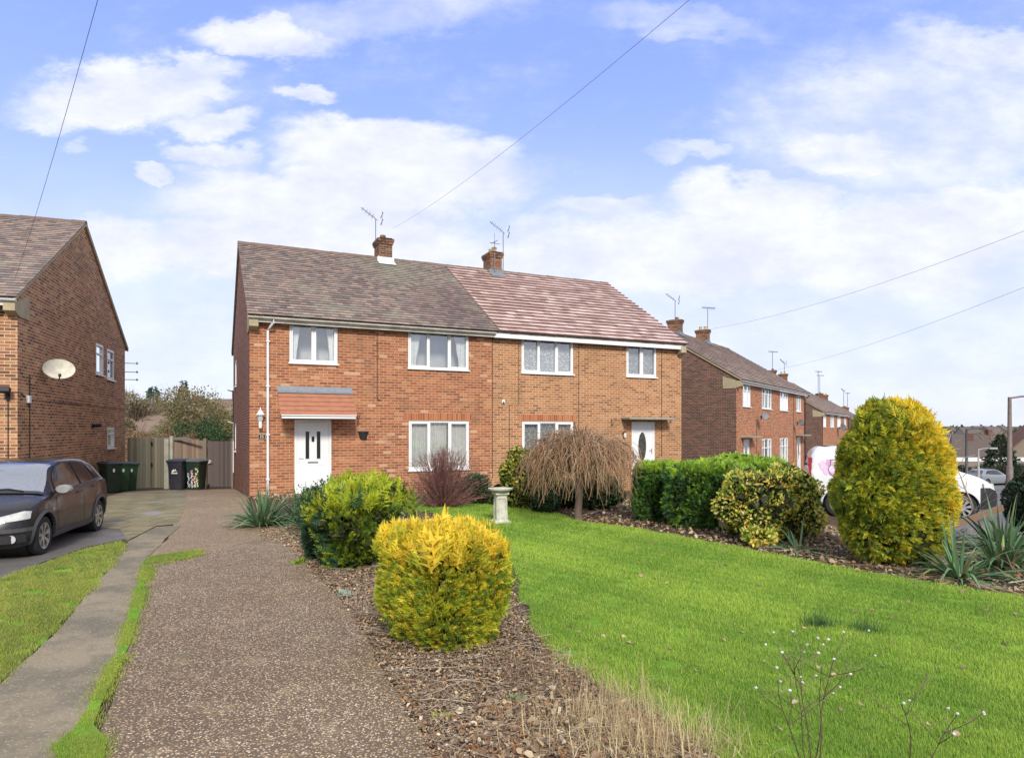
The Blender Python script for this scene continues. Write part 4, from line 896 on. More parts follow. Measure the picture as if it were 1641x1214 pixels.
# bins
def bin_(px, py, Y, rz, label, body, lidc, s=1.0, deco=None, depth=.7):
    c = at(px, py, Y); z = float(gz(c.x, c.y)); t = empty('wheelie_bin', (c.x, c.y, z), rz, label=label, cat='wheelie bin', group='wheelie bins')
    w0, w1, d0, d1, h = .195*s, .245*s, .22*s, .30*s, .98*s
    def sec(w_, d, z_, r=.05):
        return [(w_*sx-(r*sx if k_ == 0 else 0) if False else x_, y_, z_) for x_, y_ in
                [(-w_+r, -d), (w_-r, -d), (w_-r*.3, -d+r*.3), (w_, -d+r), (w_, d-r), (w_-r*.3, d-r*.3), (w_-r, d), (-w_+r, d), (-w_+r*.3, d-r*.3), (-w_, d-r), (-w_, -d+r), (-w_+r*.3, -d+r*.3)] for sx, k_ in ((1, 0),)]
    mb = MB(); vs = []; L_ = [(w0, d0, .04), (w0+.01, d0+.01, .10), (w1*.93, d1*.92, h*.80), (w1, d1, h*.88), (w1, d1, h*.93), (w1+.025, d1+.025, h*.935), (w1+.025, d1+.025, h*.965)]
    for w_, d, z_ in L_: vs += sec(w_, d, z_)
    n = 12; mb.add(vs, [(i*n+j, i*n+(j+1) % n, (i+1)*n+(j+1) % n, (i+1)*n+j) for i in range(len(L_)-1) for j in range(n)]+[tuple(range(n-1, -1, -1)), tuple(range((len(L_)-1)*n, len(L_)*n))])
    mb.build('body', body, t, smooth=True)
    mb = MB(); vs = []; L2 = [(w1+.035, d1+.04, h*.968), (w1+.035, d1+.045, h*.995), (w1*.9, d1*.88, h*1.05), (w1*.5, d1*.5, h*1.062)]
    for w_, d, z_ in L2: vs += sec(w_, d, z_)
    mb.add(vs, [(i*n+j, i*n+(j+1) % n, (i+1)*n+(j+1) % n, (i+1)*n+j) for i in range(len(L2)-1) for j in range(n)]+[tuple(range(n-1, -1, -1)), tuple(range((len(L2)-1)*n, len(L2)*n))])
    mb.build('lid', lidc, t, smooth=True)
    mb = MB(); mb.tube([(-w1*.8, d1+.05, h*.97), (-w1*.8, d1+.10, h*.99), (w1*.8, d1+.10, h*.99), (w1*.8, d1+.05, h*.97)], .016, 6); mb.build('handle', lidc, t)
    for sx in (-1, 1):
        mb = MB(); mb.lathe([(.0, -.03), (.08, -.03), (.10, -.02), (.10, .02), (.08, .03), (0, .03)], 14, (sx*(w0+.07), d0+.03, .10), 'x'); mb.build('wheel', GREYPL, t)
    if deco: deco(t, w0, w1, d0, d1, h)
    return t
def onf(w0, w1, d0, d1, h, u, z): f = (z-.1)/(h*.8-.1); return (u, -(d0+.01+(d1*.92-d0-.01)*f)-.004, z)
def emblem(t, *a):
    mb = MB()
    for u0, u1, z0, z1 in ((-.10, -.04, .66, .72), (-.07, .0, .69, .755), (.01, .035, .70, .76), (.045, .07, .68, .70)): mb.add([onf(*a, u0, z0), onf(*a, u1, z0), onf(*a, (u0+u1)/2+.02, z1), onf(*a, (u0+u1)/2-.02, z1)], [(0, 1, 2, 3)])
    for i in range(7): u = -.11+i*.03; mb.add([onf(*a, u, .60), onf(*a, u+.022, .60), onf(*a, u+.022, .645-.008*(i % 3)), onf(*a, u, .65)], [(0, 1, 2, 3)])
    mb.build('emblem', UPVC, t, fix=False)
def flowers(t, *a):
    r = random.Random(9); mb = MB()
    def blob(u, z, s, c):
        n = 7; P = [onf(*a, u+s*r.uniform(.7, 1.1)*cos(2*pi*i/n), z+s*r.uniform(.7, 1.1)*sin(2*pi*i/n)) for i in range(n)]; mb.add([(p[0], p[1]-.001*r.random(), p[2]) for p in P], [tuple(range(n))], c)
    for u0, top, cs, wd in ((-.15, .62, [(.7, .75, .8), (.5, .6, .65)], .03), (-.03, .72, [(.75, .3, .5), (.8, .7, .75)], .03), (.04, .55, [(.8, .35, .4), (.8, .75, .75)], .05), (.15, .80, [(.75, .65, .22), (.7, .7, .45)], .045)):
        z = .16
        while z < top: blob(u0+r.uniform(-wd, wd), z, r.uniform(.014, .034), r.choice(cs)); z += r.uniform(.018, .04)
    for _ in range(16): blob(r.uniform(-.16, .12), r.uniform(.12, .24), r.uniform(.015, .03), r.choice([(.35, .55, .55), (.5, .65, .6), (.2, .45, .35)]))
    mb.build('painted_flowers', attrmat('flower_paint', .6), t, fix=False)
def label_(t, *a):
    mb = MB(); mb.add([onf(*a, -.04, .66), onf(*a, .02, .66), onf(*a, .02, .78), onf(*a, -.04, .78)], [(0, 1, 2, 3)]); mb.build('sticker', UPVC, t, fix=False)
BB = plain('bin_black_plastic', (.022, .023, .034), .5, .25, 5, (.035, .035, .045)); BG = plain('bin_green_plastic', (.020, .075, .035), .5, .25, 5, (.035, .085, .045)); BGD = plain('bin_dark_green_plastic', (.022, .045, .032), .5, .3, 5); BLg = plain('bin_grey_lid', (.10, .115, .11), .45, .2)
bin_(286, 788, 23.6, radians(2), 'black wheelie bin with a white emblem in front of the pale posts', BB, BB, 1.08, emblem)
bin_(315, 787, 23.9, radians(-2), 'dark green wheelie bin with flowers painted on its front', BGD, BLg, 1.08, flowers)
bin_(176, 800, 20.7, radians(58), 'dark green-black wheelie bin nearest the parked black car', BGD, BB, .95, label_)
bin_(191, 797, 21.6, radians(60), 'green wheelie bin in the middle of the three beside the left house', BG, BGD, .95, label_)
bin_(204, 795, 22.4, radians(62), 'green wheelie bin at the fence end of the three beside the left house', BG, BGD, .95, label_)

# bird bath
c = gp(802, 838); t = empty('bird_bath', (c[0], c[1], 0), radians(20), label='cream stone bird bath on a square panelled pedestal, standing on the lawn', cat='bird bath')
H_ = .655
mb = MB()
def fr_(w_, z0, z1, w2=None):
    w2 = w2 or w_; mb.add([(-w_, -w_, z0), (w_, -w_, z0), (w_, w_, z0), (-w_, w_, z0), (-w2, -w2, z1), (w2, -w2, z1), (w2, w2, z1), (-w2, w2, z1)], [(0, 3, 2, 1), (4, 5, 6, 7), (0, 1, 5, 4), (1, 2, 6, 5), (2, 3, 7, 6), (3, 0, 4, 7)])
fr_(.16, -.02, .05); fr_(.135, .05, .08, .115); fr_(.108, .08, .52, .092); fr_(.10, .52, .545, .125); fr_(.13, .545, .575)
for a_ in range(4):
    mb.M = Matrix.Rotation(a_*pi/2, 4, 'Z'); mb.box(-.075, .075, -.112, -.100, .12, .14); mb.box(-.062, .062, -.108, -.096, .47, .485); mb.box(-.075, -.062, -.110, -.095, .14, .47); mb.box(.062, .075, -.110, -.095, .14, .47)
mb.M = None; mb.build('pedestal', STONEW, t, bevel=.004)
mb = MB(); mb.lathe([(.12, .575), (.17, .60), (.225, .63), (.235, H_), (.215, H_), (.17, .63), (.0, .62)], 28, (0, 0, 0)); mb.build('bowl', STONEW, t, smooth=True)

# ================================================================== VEHICLES
def interp(xs, ys): 
    xs, ys = np.array(xs, float), np.array(ys, float)
    def f(x):
        # smooth (monotone cubic) interpolation
        i = int(np.clip(np.searchsorted(xs, x)-1, 0, len(xs)-2)); h = xs[i+1]-xs[i]; t = min(max((x-xs[i])/h, 0), 1); m = np.gradient(ys, xs)
        for j in range(len(m)):
            if 0 < j < len(m)-1 and (ys[j]-ys[j-1])*(ys[j+1]-ys[j]) <= 0: m[j] = 0
        return (2*t**3-3*t**2+1)*ys[i]+(t**3-2*t**2+t)*h*m[i]+(-2*t**3+3*t**2)*ys[i+1]+(t**3-t**2)*h*m[i+1]
    return f
def boolean(o, cut):
    md = o.modifiers.new('b', 'BOOLEAN'); md.object = cut; md.solver = 'EXACT'; bpy.context.view_layer.update()
    dg = bpy.context.evaluated_depsgraph_get(); me = bpy.data.meshes.new_from_object(o.evaluated_get(dg)); o.modifiers.clear(); old = o.data; o.data = me; bpy.data.objects.remove(cut)
def grid_faces(nr, nc): return [(i*nc+j, i*nc+j+1, (i+1)*nc+j+1, (i+1)*nc+j) for i in range(nr-1) for j in range(nc-1)]

def wheel(root, x, y, R, side, wd=.19, spokes=7, rimm=None, tw=.66):
    """side=+1 when the outer face looks to +y"""
    def L(prof, mat, nm, par, n=36):
        mb = MB(); mb.lathe([(r*R, h*side) for r, h in prof], n, (x, y, R), 'y', caps=False); return mb.build(nm, mat, par, smooth=True)
    ty = L([(tw, -wd+.02), (.93, -wd), (1.0, -wd+.03), (1.0, -.03), (.97, -.008), (.88, .0), (tw+.03, -.004), (tw, -.02)], TYRE, 'wheel', root)
    rim = L([(tw, -.005), (tw+.005, -.02), (tw-.03, -.03), (tw-.05, -.10), (tw-.05, -.15), (.05, -.15), (.01, -.15)], plain('rim_barrel', (.05, .05, .05), .5, .2), 'rim', ty)
    mb = MB()
    ring = [(tw+.01, .0), (tw-.045, -.004), (tw-.045, -.03), (tw+.01, -.02)]; n = 40
    vs = []
    for r, h in ring:
        for j in range(n): vs.append((x+r*R*cos(2*pi*j/n), y+side*h, R+r*R*sin(2*pi*j/n)))
    mb.add(vs, [(i*n+j, i*n+(j+1) % n, ((i+1) % 4)*n+(j+1) % n, ((i+1) % 4)*n+j) for i in range(4) for j in range(n)])
    mb.lathe([(.0, -.02*side), (.17*R, -.02*side), (.2*R, -.03*side), (.2*R, -.06*side)], 20, (x, y, R), 'y')
    for k_ in range(spokes):
        a_ = 2*pi*k_/spokes+.2
        for (r0, w0, r1, w1) in ((.12, .085, tw-.03, .115),):
            ca, sa = cos(a_), sin(a_); P = []
            for (rr, ww, hh) in ((r0, w0, -.018), (tw*.55, w0*.75, -.010), (r1, w1, -.010)):
                for s2 in (-1, 1): P.append((x+R*(rr*ca-s2*ww*sa), y+side*hh, R+R*(rr*sa+s2*ww*ca)))
            Q_ = [(p[0], p[1]-side*.03, p[2]) for p in P]; vs = P+Q_
            mb.add(vs, [(0, 1, 3, 2), (2, 3, 5, 4), (0, 2, 8, 6), (2, 4, 10, 8), (1, 7, 9, 3), (3, 9, 11, 5)])
    mb.build('spokes', rimm or ALLOY, ty)
TYRE = plain('tyre_rubber', (.025, .025, .026), .8, .2, 20); ALLOY = plain('dirty_alloy', (.58, .56, .52), .38, .3, 12, (.25, .22, .18), metal=.5)
m, q = newmat('dusty_black_paint'); oc = q.n('ShaderNodeTexCoord').outputs['Object']
n1 = q.noise(oc, 2.2, 6, .65); zc = q.n('ShaderNodeSeparateXYZ', {0: oc}).outputs[2]
dust = q.m('MULTIPLY', q.sstep(n1, .3, .75), q.n('ShaderNodeMapRange', {0: zc, 1: .2, 2: .9, 3: .45, 4: .05}).outputs[0])
finish(q, q.mix(dust, (.012, .011, .013), (.10, .085, .082)), q.m('ADD', .25, q.m('MULTIPLY', dust, .6)), spec=.35, coat=.3); CARP = m
m, q = newmat('white_van_paint'); oc = q.n('ShaderNodeTexCoord').outputs['Object']
finish(q, q.mix(q.m('MULTIPLY', q.sstep(q.noise(oc, 2, 5, .6), .4, .7), .3), (.76, .77, .78), (.60, .60, .58)), .3, coat=.5); VANP = m

def vehicle(name, loc, rz, label, cat_, S, prm, paint):
    """lower body and cabin lofted along x (front = +x); prm holds the profiles in metres"""
    t = empty(name, loc, rz, label=label, cat=cat_); xf, xr = prm['front'], prm['rear']
    W = interp(*prm['half_width']); ZT = interp(*prm['deck']); ZB = interp(*prm['sill']); belt = interp(*prm['belt'])
    xs = np.concatenate([[xr], xr+(xf-xr)*(1-np.cos(np.linspace(.12, pi-.12, 58)))/2, [xf]])
    def section(x):
        w_, zt, zb = W(x), ZT(x), ZB(x); bz = min(belt(x), zt-.012); zm = zb+(bz-zb)*.45
        half = [(0, zb), (w_*.80, zb), (w_*.93, zb+.03), (w_*.975, zb+.10), (w_*1.0, zm-.05), (w_*1.0, zm+.08), (w_*.99, bz-.14), (w_*.975, bz-.05), (w_*.95, bz), (w_*.88, bz+(zt-bz)*.45), (w_*.74, bz+(zt-bz)*.75), (w_*.5, bz+(zt-bz)*.93), (w_*.25, zt-(zt-bz)*.01), (0, zt)]
        return [(x, y, z) for y, z in half]+[(x, -y, z) for y, z in half[-2:0:-1]]
    vs = [p for x in xs for p in section(x)]; n = 26
    fs = [(i*n+j, i*n+(j+1) % n, (i+1)*n+(j+1) % n, (i+1)*n+j) for i in range(len(xs)-1) for j in range(n)]+[tuple(range(n)), tuple(range((len(xs)-1)*n, len(xs)*n))]
    mb = MB(); mb.M = Matrix.Scale(S, 4); mb.add(vs, fs); body = mb.build('body', paint, t, smooth=True)
    R = prm['wheel_r']; ws = prm['wheels']
    for x in ws:
        mb = MB(); mb.M = Matrix.Scale(S, 4); mb.lathe([(R*1.17, -1.2), (R*1.17, 1.2)], 40, (x, 0, R*1.02), 'y'); cut = mb.build('cutter', None)
        cut.parent = t; bpy.context.view_layer.update(); boolean(body, cut)
    body.data.polygons.foreach_set('use_smooth', [True]*len(body.data.polygons)); body.data.set_sharp_from_angle(angle=radians(40))
    for x in ws:
        mb = MB(); mb.M = Matrix.Scale(S, 4); mb.lathe([(R*1.16, -.80*W(x)), (R*1.16, .80*W(x))], 30, (x, 0, R*1.02), 'y'); mb.build('wheel_arch_liner', BLACKM, t)
    # cabin
    RZ = interp(*prm['roof']); wt = interp(*prm['roof_half_width']); xa, xb = prm['cabin']
    cx = np.linspace(xb, xa, 44); rows = []
    for x in cx:
        zr = RZ(x); w0_ = W(x)*.955; zb_ = belt(x)-.03; f = min(1, max(.0, (zr-zb_)/.42)); w1_ = w0_+(wt(x)-w0_)*f
        zz = max(zr, zb_+.004); e = min(.07, (zz-zb_)*.5)
        half = [(w0_, zb_), (w0_+(w1_-w0_)*.5+.01, zb_+(zz-zb_-e)*.5), (w1_+.004, zz-e), (w1_*.965, zz-e*.42), (w1_*.88, zz-e*.12), (w1_*.5, zz+.008), (0, zz+.014)]
        rows.append([(x, y, z) for y, z in half]+[(x, -y, z) for y, z in half[-2::-1]])
    vs = [p for r in rows for p in r]; nc = 13; fs = grid_faces(len(rows), nc)
    ws0, ws1 = prm['screen']; rs0, rs1 = prm['rear_screen']; cab, scr, rscr = [], [], []
    for i in range(len(rows)-1):
        xm = (cx[i]+cx[i+1])/2
        for j in range(nc-1):
            f_ = (i*nc+j, i*nc+j+1, (i+1)*nc+j+1, (i+1)*nc+j)
            top = 3 <= j <= 8
            (scr if (top and ws0 < xm < ws1) else rscr if (top and rs0 < xm < rs1) else cab).append(f_)
    for nm, ff, mt in (('cabin', cab, paint), ('windscreen', scr, SCREEN), ('rear_window', rscr, CARGLASS)):
        if not ff: continue
        mb = MB(); mb.M = Matrix.Scale(S, 4); used = sorted({i for f_ in ff for i in f_}); mp = {a: b for b, a in enumerate(used)}
        mb.add([vs[i] for i in used], [tuple(mp[i] for i in f_) for f_ in ff]); mb.build(nm, mt, t, smooth=True)
    def yside(x, z):
        zr = RZ(x); w0_ = W(x)*.955; zb_ = belt(x)-.03
        if z < belt(x)-.02:
            zb = ZB(x); bz = belt(x); zm = zb+(bz-zb)*.45; P = [(zb, .8), (zb+.03, .93), (zb+.10, .975), (zm-.05, 1), (zm+.08, 1), (bz-.14, .99), (bz-.05, .975), (bz, .95)]
            return W(x)*float(np.interp(z, [p[0] for p in P], [p[1] for p in P]))
        f = min(1, max(0, (zr-zb_)/.42)); w1_ = w0_+(wt(x)-w0_)*f; e = min(.07, (zr-zb_)*.5)
        P = [(zb_, w0_), (zb_+(zr-zb_-e)*.5, w0_+(w1_-w0_)*.5+.01), (zr-e, w1_+.004), (zr-e*.42, w1_*.965)]
        return float(np.interp(z, [p[0] for p in P], [p[1] for p in P]))
    def patch(nm, poly, mt, off=.004, side=1, par=None, sub=3, thick=0):
        # polygon in side view laid on the flank
        bm = bmesh.new(); f_ = bm.faces.new([bm.verts.new((p[0], 0, p[1])) for p in poly]); bmesh.ops.triangulate(bm, faces=[f_])
        bmesh.ops.subdivide_edges(bm, edges=bm.edges, cuts=sub, use_grid_fill=True)
        for v in bm.verts: v.co.y = side*(yside(v.co.x, v.co.z)+off); v.co *= S
        me = bpy.data.meshes.new(nm); bm.to_mesh(me); bm.free(); boxuv(me); return link(nm, me, mt, par or t)
    def hw(x, z):
        P = [(p[2], p[1]) for p in section(x)[:14]]; zs_ = np.maximum.accumulate([p[0] for p in P])
        if z > zs_[-1] or z < zs_[0]: return 0
        return float(np.interp(z, zs_+np.arange(14)*1e-6, [p[1] for p in P]))
    def nose(y, z):
        lo, hi = .9, xf
        for _ in range(22):
            md = (lo+hi)/2
            if hw(md, z) >= abs(y): lo = md
            else: hi = md
        return lo
    vehicle.nose = nose
    return t, body, W, yside, patch, ZT, belt
def strip(poly, w_):
    """thin band polygon along a polyline (side view)"""
    a, b = [], []
    for i, p in enumerate(poly):
        d = Vector(poly[min(i+1, len(poly)-1)])-Vector(poly[max(i-1, 0)]); d.normalize(); n = Vector((-d.y, d.x))*w_/2; a.append((p[0]+n.x, p[1]+n.y)); b.append((p[0]-n.x, p[1]-n.y))
    return a, b
# --- parked hatchback
S = .90; fx, fy = -6.57, 9.3; hd_ = atan2(-.965, .262)
prm = dict(front=1.90, rear=-1.90, half_width=([-1.90,-1.82,-1.6,-1.0,0,1.0,1.5,1.75,1.86,1.90], [.60,.74,.805,.825,.825,.825,.80,.70,.56,.46]),
    deck=([-1.90,-1.84,-1.7,-1.2,0,.85,1.0,1.35,1.62,1.78,1.86,1.90], [.74,.98,1.04,1.03,1.00,.99,.965,.895,.81,.72,.62,.50]), sill=([-1.9,-1.8,-1.5,0,1.5,1.8,1.9], [.36,.27,.22,.19,.20,.22,.30]),
    belt=([-1.9,-1.6,-.5,.9,1.5,1.75,1.9], [.90,1.0,.955,.90,.80,.66,.44]), wheel_r=.305, wheels=[1.22,-1.27],
    roof=([-1.84,-1.72,-1.55,-1.3,-.9,-.3,.15,.42,.75,1.08], [.98,1.12,1.27,1.375,1.425,1.44,1.41,1.335,1.13,.955]), roof_half_width=([-1.85,-1.2,-.2,.4,1.1], [.54,.56,.58,.57,.60]),
    cabin=(1.08,-1.84), screen=(.27,1.03), rear_screen=(-1.80,-1.42))
axis_off = Vector((cos(hd_), sin(hd_), 0))*(1.22*S); lat = Vector((-sin(hd_), cos(hd_), 0))*(.80*S)
cl = Vector((fx, fy, 0))-axis_off-lat
car, body, W_, ysd, patch, ZT_, blt = vehicle('parked_car', (cl.x, cl.y, -.01), hd_, 'dusty black five door hatchback parked by the brick house at the left edge', 'car', S, prm, CARP)
Sm = Matrix.Scale(S, 4)
for x in (1.22, -1.27):
    for sd_ in (1, -1): 
        w_r = .305*S; wheel(car, x*S, sd_*(.80*S), w_r, sd_)
DK = plain('dark_car_glass', (.020, .022, .022), .06, .2, spec=.9); TRIM = plain('grey_trim', (.085, .082, .085), .6, .2); RUB = plain('window_rubber', (.012, .012, .012), .6, .1)
for s_ in (1, -1):
    for nm, poly in (('front_side_window', [(.70,.955),(.50,1.16),(.24,1.33),(-.02,1.372),(-.30,1.375),(-.36,.985)]), ('rear_side_window', [(-.45,.99),(-.40,1.375),(-.75,1.36),(-1.02,1.32),(-1.12,1.03)]), ('quarter_window', [(-1.19,1.035),(-1.10,1.30),(-1.24,1.255),(-1.45,1.06)])):
        c_ = Vector((sum(p[0] for p in poly)/len(poly), sum(p[1] for p in poly)/len(poly))); big = [tuple(c_+(Vector(p)-c_)*1.07) for p in poly]
        g_ = patch(nm, poly, DK, .010, s_); patch('window_surround', big, RUB, .005, s_, g_)
    for nm, line, w_, mt in (('door_seam', [(.78,.93),(.80,.70),(.74,.45),(.72,.30)], .012, RUB), ('door_seam', [(-.41,1.37),(-.42,.98),(-.44,.30)], .012, RUB), ('door_seam', [(-1.16,1.02),(-1.10,.85),(-.95,.62),(-.85,.5),(-.80,.30)], .012, RUB),
            ('belt_trim', [(.72,.935),(-.38,.972),(-1.15,1.015),(-1.5,1.03)], .022, TRIM), ('sill_trim', [(.86,.275),(0,.26),(-.93,.275)], .09, TRIM)):
        a_, b_ = strip(line, w_)
        for i in range(len(line)-1): patch(nm, [a_[i], a_[i+1], b_[i+1], b_[i]], mt, .006, s_, None, 2)
    for x in (1.22, -1.27):    # arch lips
        mb = MB(); mb.M = Sm; n = 20; rr = .305*1.17; vs = []
        for k_, ext in enumerate((0, .055)):
            for j in range(n+1): a_ = radians(-12)+j*(pi+radians(24))/n; xx, zz = x+(rr+ext)*cos(a_), .311+(rr+ext)*sin(a_); vs.append((xx, s_*(min(ysd(xx, zz), .9)+(.02 if k_ == 0 else .006)), zz))
        mb.add(vs, grid_faces(2, n+1)); mb.add([(v[0], v[1]-s_*.05, v[2]) for v in vs[:n+1]]+vs[:n+1], grid_faces(2, n+1)); mb.build('wheel_arch_trim', TRIM, car, smooth=True)
    mb = MB(); mb.M = Sm; y0 = s_*.83
    vs = []
    for (xx, sc2) in ((.86, .75), (.82, 1.0), (.74, 1.0), (.70, .8)):
        vs += [(xx, y0+s_*(.09+.12*sc2*cos(a_)), .985+.075*sc2*sin(a_)) for a_ in np.linspace(0, 2*pi, 13)[:-1]]
    mb.add(vs, [(i*12+j, i*12+(j+1) % 12, (i+1)*12+(j+1) % 12, (i+1)*12+j) for i in range(3) for j in range(12)]+[tuple(range(11, -1, -1)), tuple(range(36, 48))]); mir = mb.build('wing_mirror', plain('scuffed_grey_mirror', (.30, .29, .28), .5, .2), car, smooth=True)
    mb = MB(); mb.M = Sm; mb.tube([(.74, s_*.77, .96), (.78, s_*.86, .975)], .03, 8); mb.build('stalk', GREYPL, mir)
    for xx, zz in ((-.22, .87), (-.98, .91)):
        mb = MB(); mb.M = Sm; yb = ysd(xx, zz); mb.tube([(xx+.09, s_*yb, zz-.01), (xx+.07, s_*(yb+.03), zz), (xx-.07, s_*(yb+.03), zz), (xx-.09, s_*yb, zz-.01)], .014, 6); mb.build('door_handle', CARP, car)
    patch('side_repeater', [(.99,.70),(.93,.715),(.93,.675)], plain('amber_lens', (.7, .45, .2), .2, .1), .012, s_, None, 1)
    # headlight, wraps the front corner
    def hl(u, v):  # u from grille (0) to wing (1), v up
        xx = 1.865-.30*u**1.6; return xx
    mb = MB(); mb.M = Sm; nU, nV = 12, 5; vs = []
    for i in range(nU+1):
        u = i/nU; yy_ = .27+.49*u**.85
        zl_ = .575+.05*u; zh_ = .625+.135*u**.8-.03*max(0, u-.85)/.15
        for j in range(nV+1): v = j/nV; z_ = zl_+(zh_-zl_)*v; vs.append((vehicle.nose(yy_, z_)+.012, s_*(yy_+.010), z_))
    mb.add(vs, grid_faces(nU+1, nV+1)); h_ = mb.build('headlight', plain('headlight_lens', (.62, .62, .58), .08, .2, 18, (.40, .40, .36), spec=.8, coat=1.0), car, smooth=True)
    mb = MB(); mb.M = Sm; mb.lathe([(.0, 0), (.055, .0), (.06, .012), (.0, .014)], 16, (vehicle.nose(.60, .345)+.004, s_*.60, .345), 'x'); mb.build('fog_lamp', plain('fog_lens', (.5, .5, .48), .1, .1), car)
# bumper details, grille, plate, wipers
mb = MB(); mb.M = Sm
for (z0_, z1_, xo, yw, mt, nm) in ((.44, .50, .012, .62, TRIM, 'bumper_strip'),):
    n = 24; vs = []
    ys = np.linspace(-.80, .80, n+1)
    def xfront(y, z=.47):
        lo, hi = 1.2, 1.90
        for _ in range(24):
            md = (lo+hi)/2
            if W_(md)*1.0 > abs(y): lo = md
            else: hi = md
        return lo
    for z_ in (z0_, z1_): vs += [(xfront(y)+xo+.01, y*1.01, z_) for y in ys]
    mb.add(vs, grid_faces(2, n+1)); mb.build(nm, mt, car)
mb = MB(); mb.M = Sm; vs = []
for z_ in (.285, .40): vs += [(xfront(y)+.015, y*1.005, z_) for y in np.linspace(-.74, .74, 25)]
mb.add(vs, grid_faces(2, 25)); mb.build('lower_grille', GREYPL, car)
mb = MB(); mb.M = Sm; mb.box(1.895, 1.91, -.26, .26, .37, .48); mb.build('number_plate', UPVC, car)
mb = MB(); mb.M = Sm; mb.box(1.84, 1.895, -.27, .27, .60, .69); mb.build('grille', GREYPL, car, bevel=.01)
for y0_ in (-.55, .02):
    mb = MB(); mb.M = Sm; mb.tube([(1.04, y0_+.42, .985), (.99, y0_+.2, 1.02), (1.02, y0_-.15, 1.0)], .012, 5); mb.build('wiper', BLACKM, car)
mb = MB(); mb.M = Sm; mb.box(-.9, .55, -.70, .70, .28, .30); mb.box(-.1, .1, -.6, -.15, .3, 1.02); mb.box(-.1, .1, .15, .6, .3, 1.02); mb.box(-.05, .08, -.48, -.27, 1.05, 1.28); mb.box(-.05, .08, .27, .48, 1.05, 1.28); mb.box(-1.15, -1.0, -.6, .6, .3, 1.02); mb.box(.78, .92, -.62, .62, .75, .93); mb.build('interior', GREYPL, car, bevel=.02)

# --- white van
rv, fv = Vector((7.35, 16.6, 0)), Vector((11.25, 15.15, 0)); dv = (fv-rv); hv = atan2(dv.y, dv.x); cen = (rv+fv)/2; latv = Vector((-sin(hv), cos(hv), 0))*.83
prmv = dict(front=2.05, rear=-2.0, half_width=([-2.0,-1.94,-1.8,0,1.2,1.6,1.9,2.02,2.05], [.70,.79,.83,.83,.83,.80,.70,.56,.48]),
    deck=([-2.0,-1.9,0,.9,1.15,1.5,1.8,1.98,2.05], [1.20,1.25,1.25,1.25,1.20,1.10,.98,.82,.62]), sill=([-2.0,-1.8,0,1.8,2.05], [.42,.32,.25,.26,.32]),
    belt=([-2.0,0,1.0,1.6,1.9,2.05], [1.15,1.15,1.10,.96,.78,.52]), wheel_r=.32, wheels=[1.28,-1.30],
    roof=([-1.99,-1.94,-1.86,-1.5,0,.3,.6,1.0,1.32], [1.27,1.50,1.62,1.69,1.70,1.68,1.61,1.34,1.14]), roof_half_width=([-2,-1.5,.3,1.3], [.70,.72,.70,.66]), cabin=(1.32,-1.99), screen=(.42,1.24), rear_screen=(-9,-8))
gzv = float(gz(cen.x, cen.y))
van, vb, Wv, ysv, vpatch, _, _ = vehicle('parked_van', (cen.x+latv.x, cen.y+latv.y, gzv), hv, 'white panel van with a pink graphic, parked behind the tall golden bush', 'van', 1.0, prmv, VANP)
for x in (1.28, -1.30):
    for sd_ in (1, -1): wheel(van, x, sd_*.81, .32, sd_, rimm=plain('steel_wheel_cover', (.35, .35, .35), .5, .2), spokes=9)
for s_ in (1, -1):
    vpatch('side_window', [(1.05,1.20),(.62,1.60),(.1,1.70),(.08,1.20)], DK, .008, s_)
    for line in ([(.05,1.75),(.05,1.2),(.03,.40)], [(-.95,1.74),(-.97,.40)], [(1.05,1.15),(1.0,.75),(.92,.40)]):
        a_, b_ = strip(line, .012)
        for i in range(len(line)-1): vpatch('panel_seam', [a_[i], a_[i+1], b_[i+1], b_[i]], TRIM, .006, s_, None, 2)
    vpatch('rubbing_strip', [(-1.9,.52),(.92,.52),(.92,.60),(-1.9,.60)], GREYPL, .008, s_)
    vpatch('front_bumper', [(1.66,.30),(1.66,.80),(1.86,.80),(2.0,.72),(2.0,.34)], GREYPL, .02, s_)
    mb = MB(); vs = []
    for i in range(9):
        a_ = i/8; zz = .93+.52*a_; hw_ = .055*sin(pi*min(1, .12+a_*.80))
        yy = ysv(-1.93, zz); vs += [(-1.99, s_*(yy-.12), zz), (-1.985, s_*(yy-.02), zz), (-1.93+hw_*.6, s_*(yy+.012), zz), (-1.88+hw_, s_*(yy+.006), zz)]
    mb.add(vs, grid_faces(9, 4)); mb.build('tail_light', plain('red_lens', (.42, .012, .02), .15, .2), van, smooth=True)
    mb = MB(); mb.lathe([(.0, -.05), (.10, -.05), (.12, 0), (.10, .05), (0, .05)], 14, (.98, s_*.98, 1.22), 'x'); mb.build('wing_mirror', GREYPL, van, smooth=True)
    mb = MB(); vs = []
    for i in range(8):
        u = i/7; xx = 2.02-.30*u; yy = .42+(Wv(xx)-.40)*u; vs += [(xx+.02, s_*yy, .70), (xx-.02, s_*(yy+.01), .88+.04*u)]
    mb.add(vs, grid_faces(8, 2)); mb.build('headlight', plain('headlight_lens', (.62, .62, .58), .08), van, smooth=True)
mb = MB(); n = 20; vs = []
for z_, k_ in ((.30, 1.03), (.50, 1.05), (.66, 1.03)): vs += [((lambda y: [x for x in np.linspace(2.05, 1.4, 60) if Wv(x) >= abs(y)][0] if abs(y) <= .8 else 1.6)(y)+.02*k_, y*1.01, z_) for y in np.linspace(-.79, .79, n+1)]
mb.add(vs, grid_faces(3, n+1)); mb.build('bumper', GREYPL, van, smooth=True)
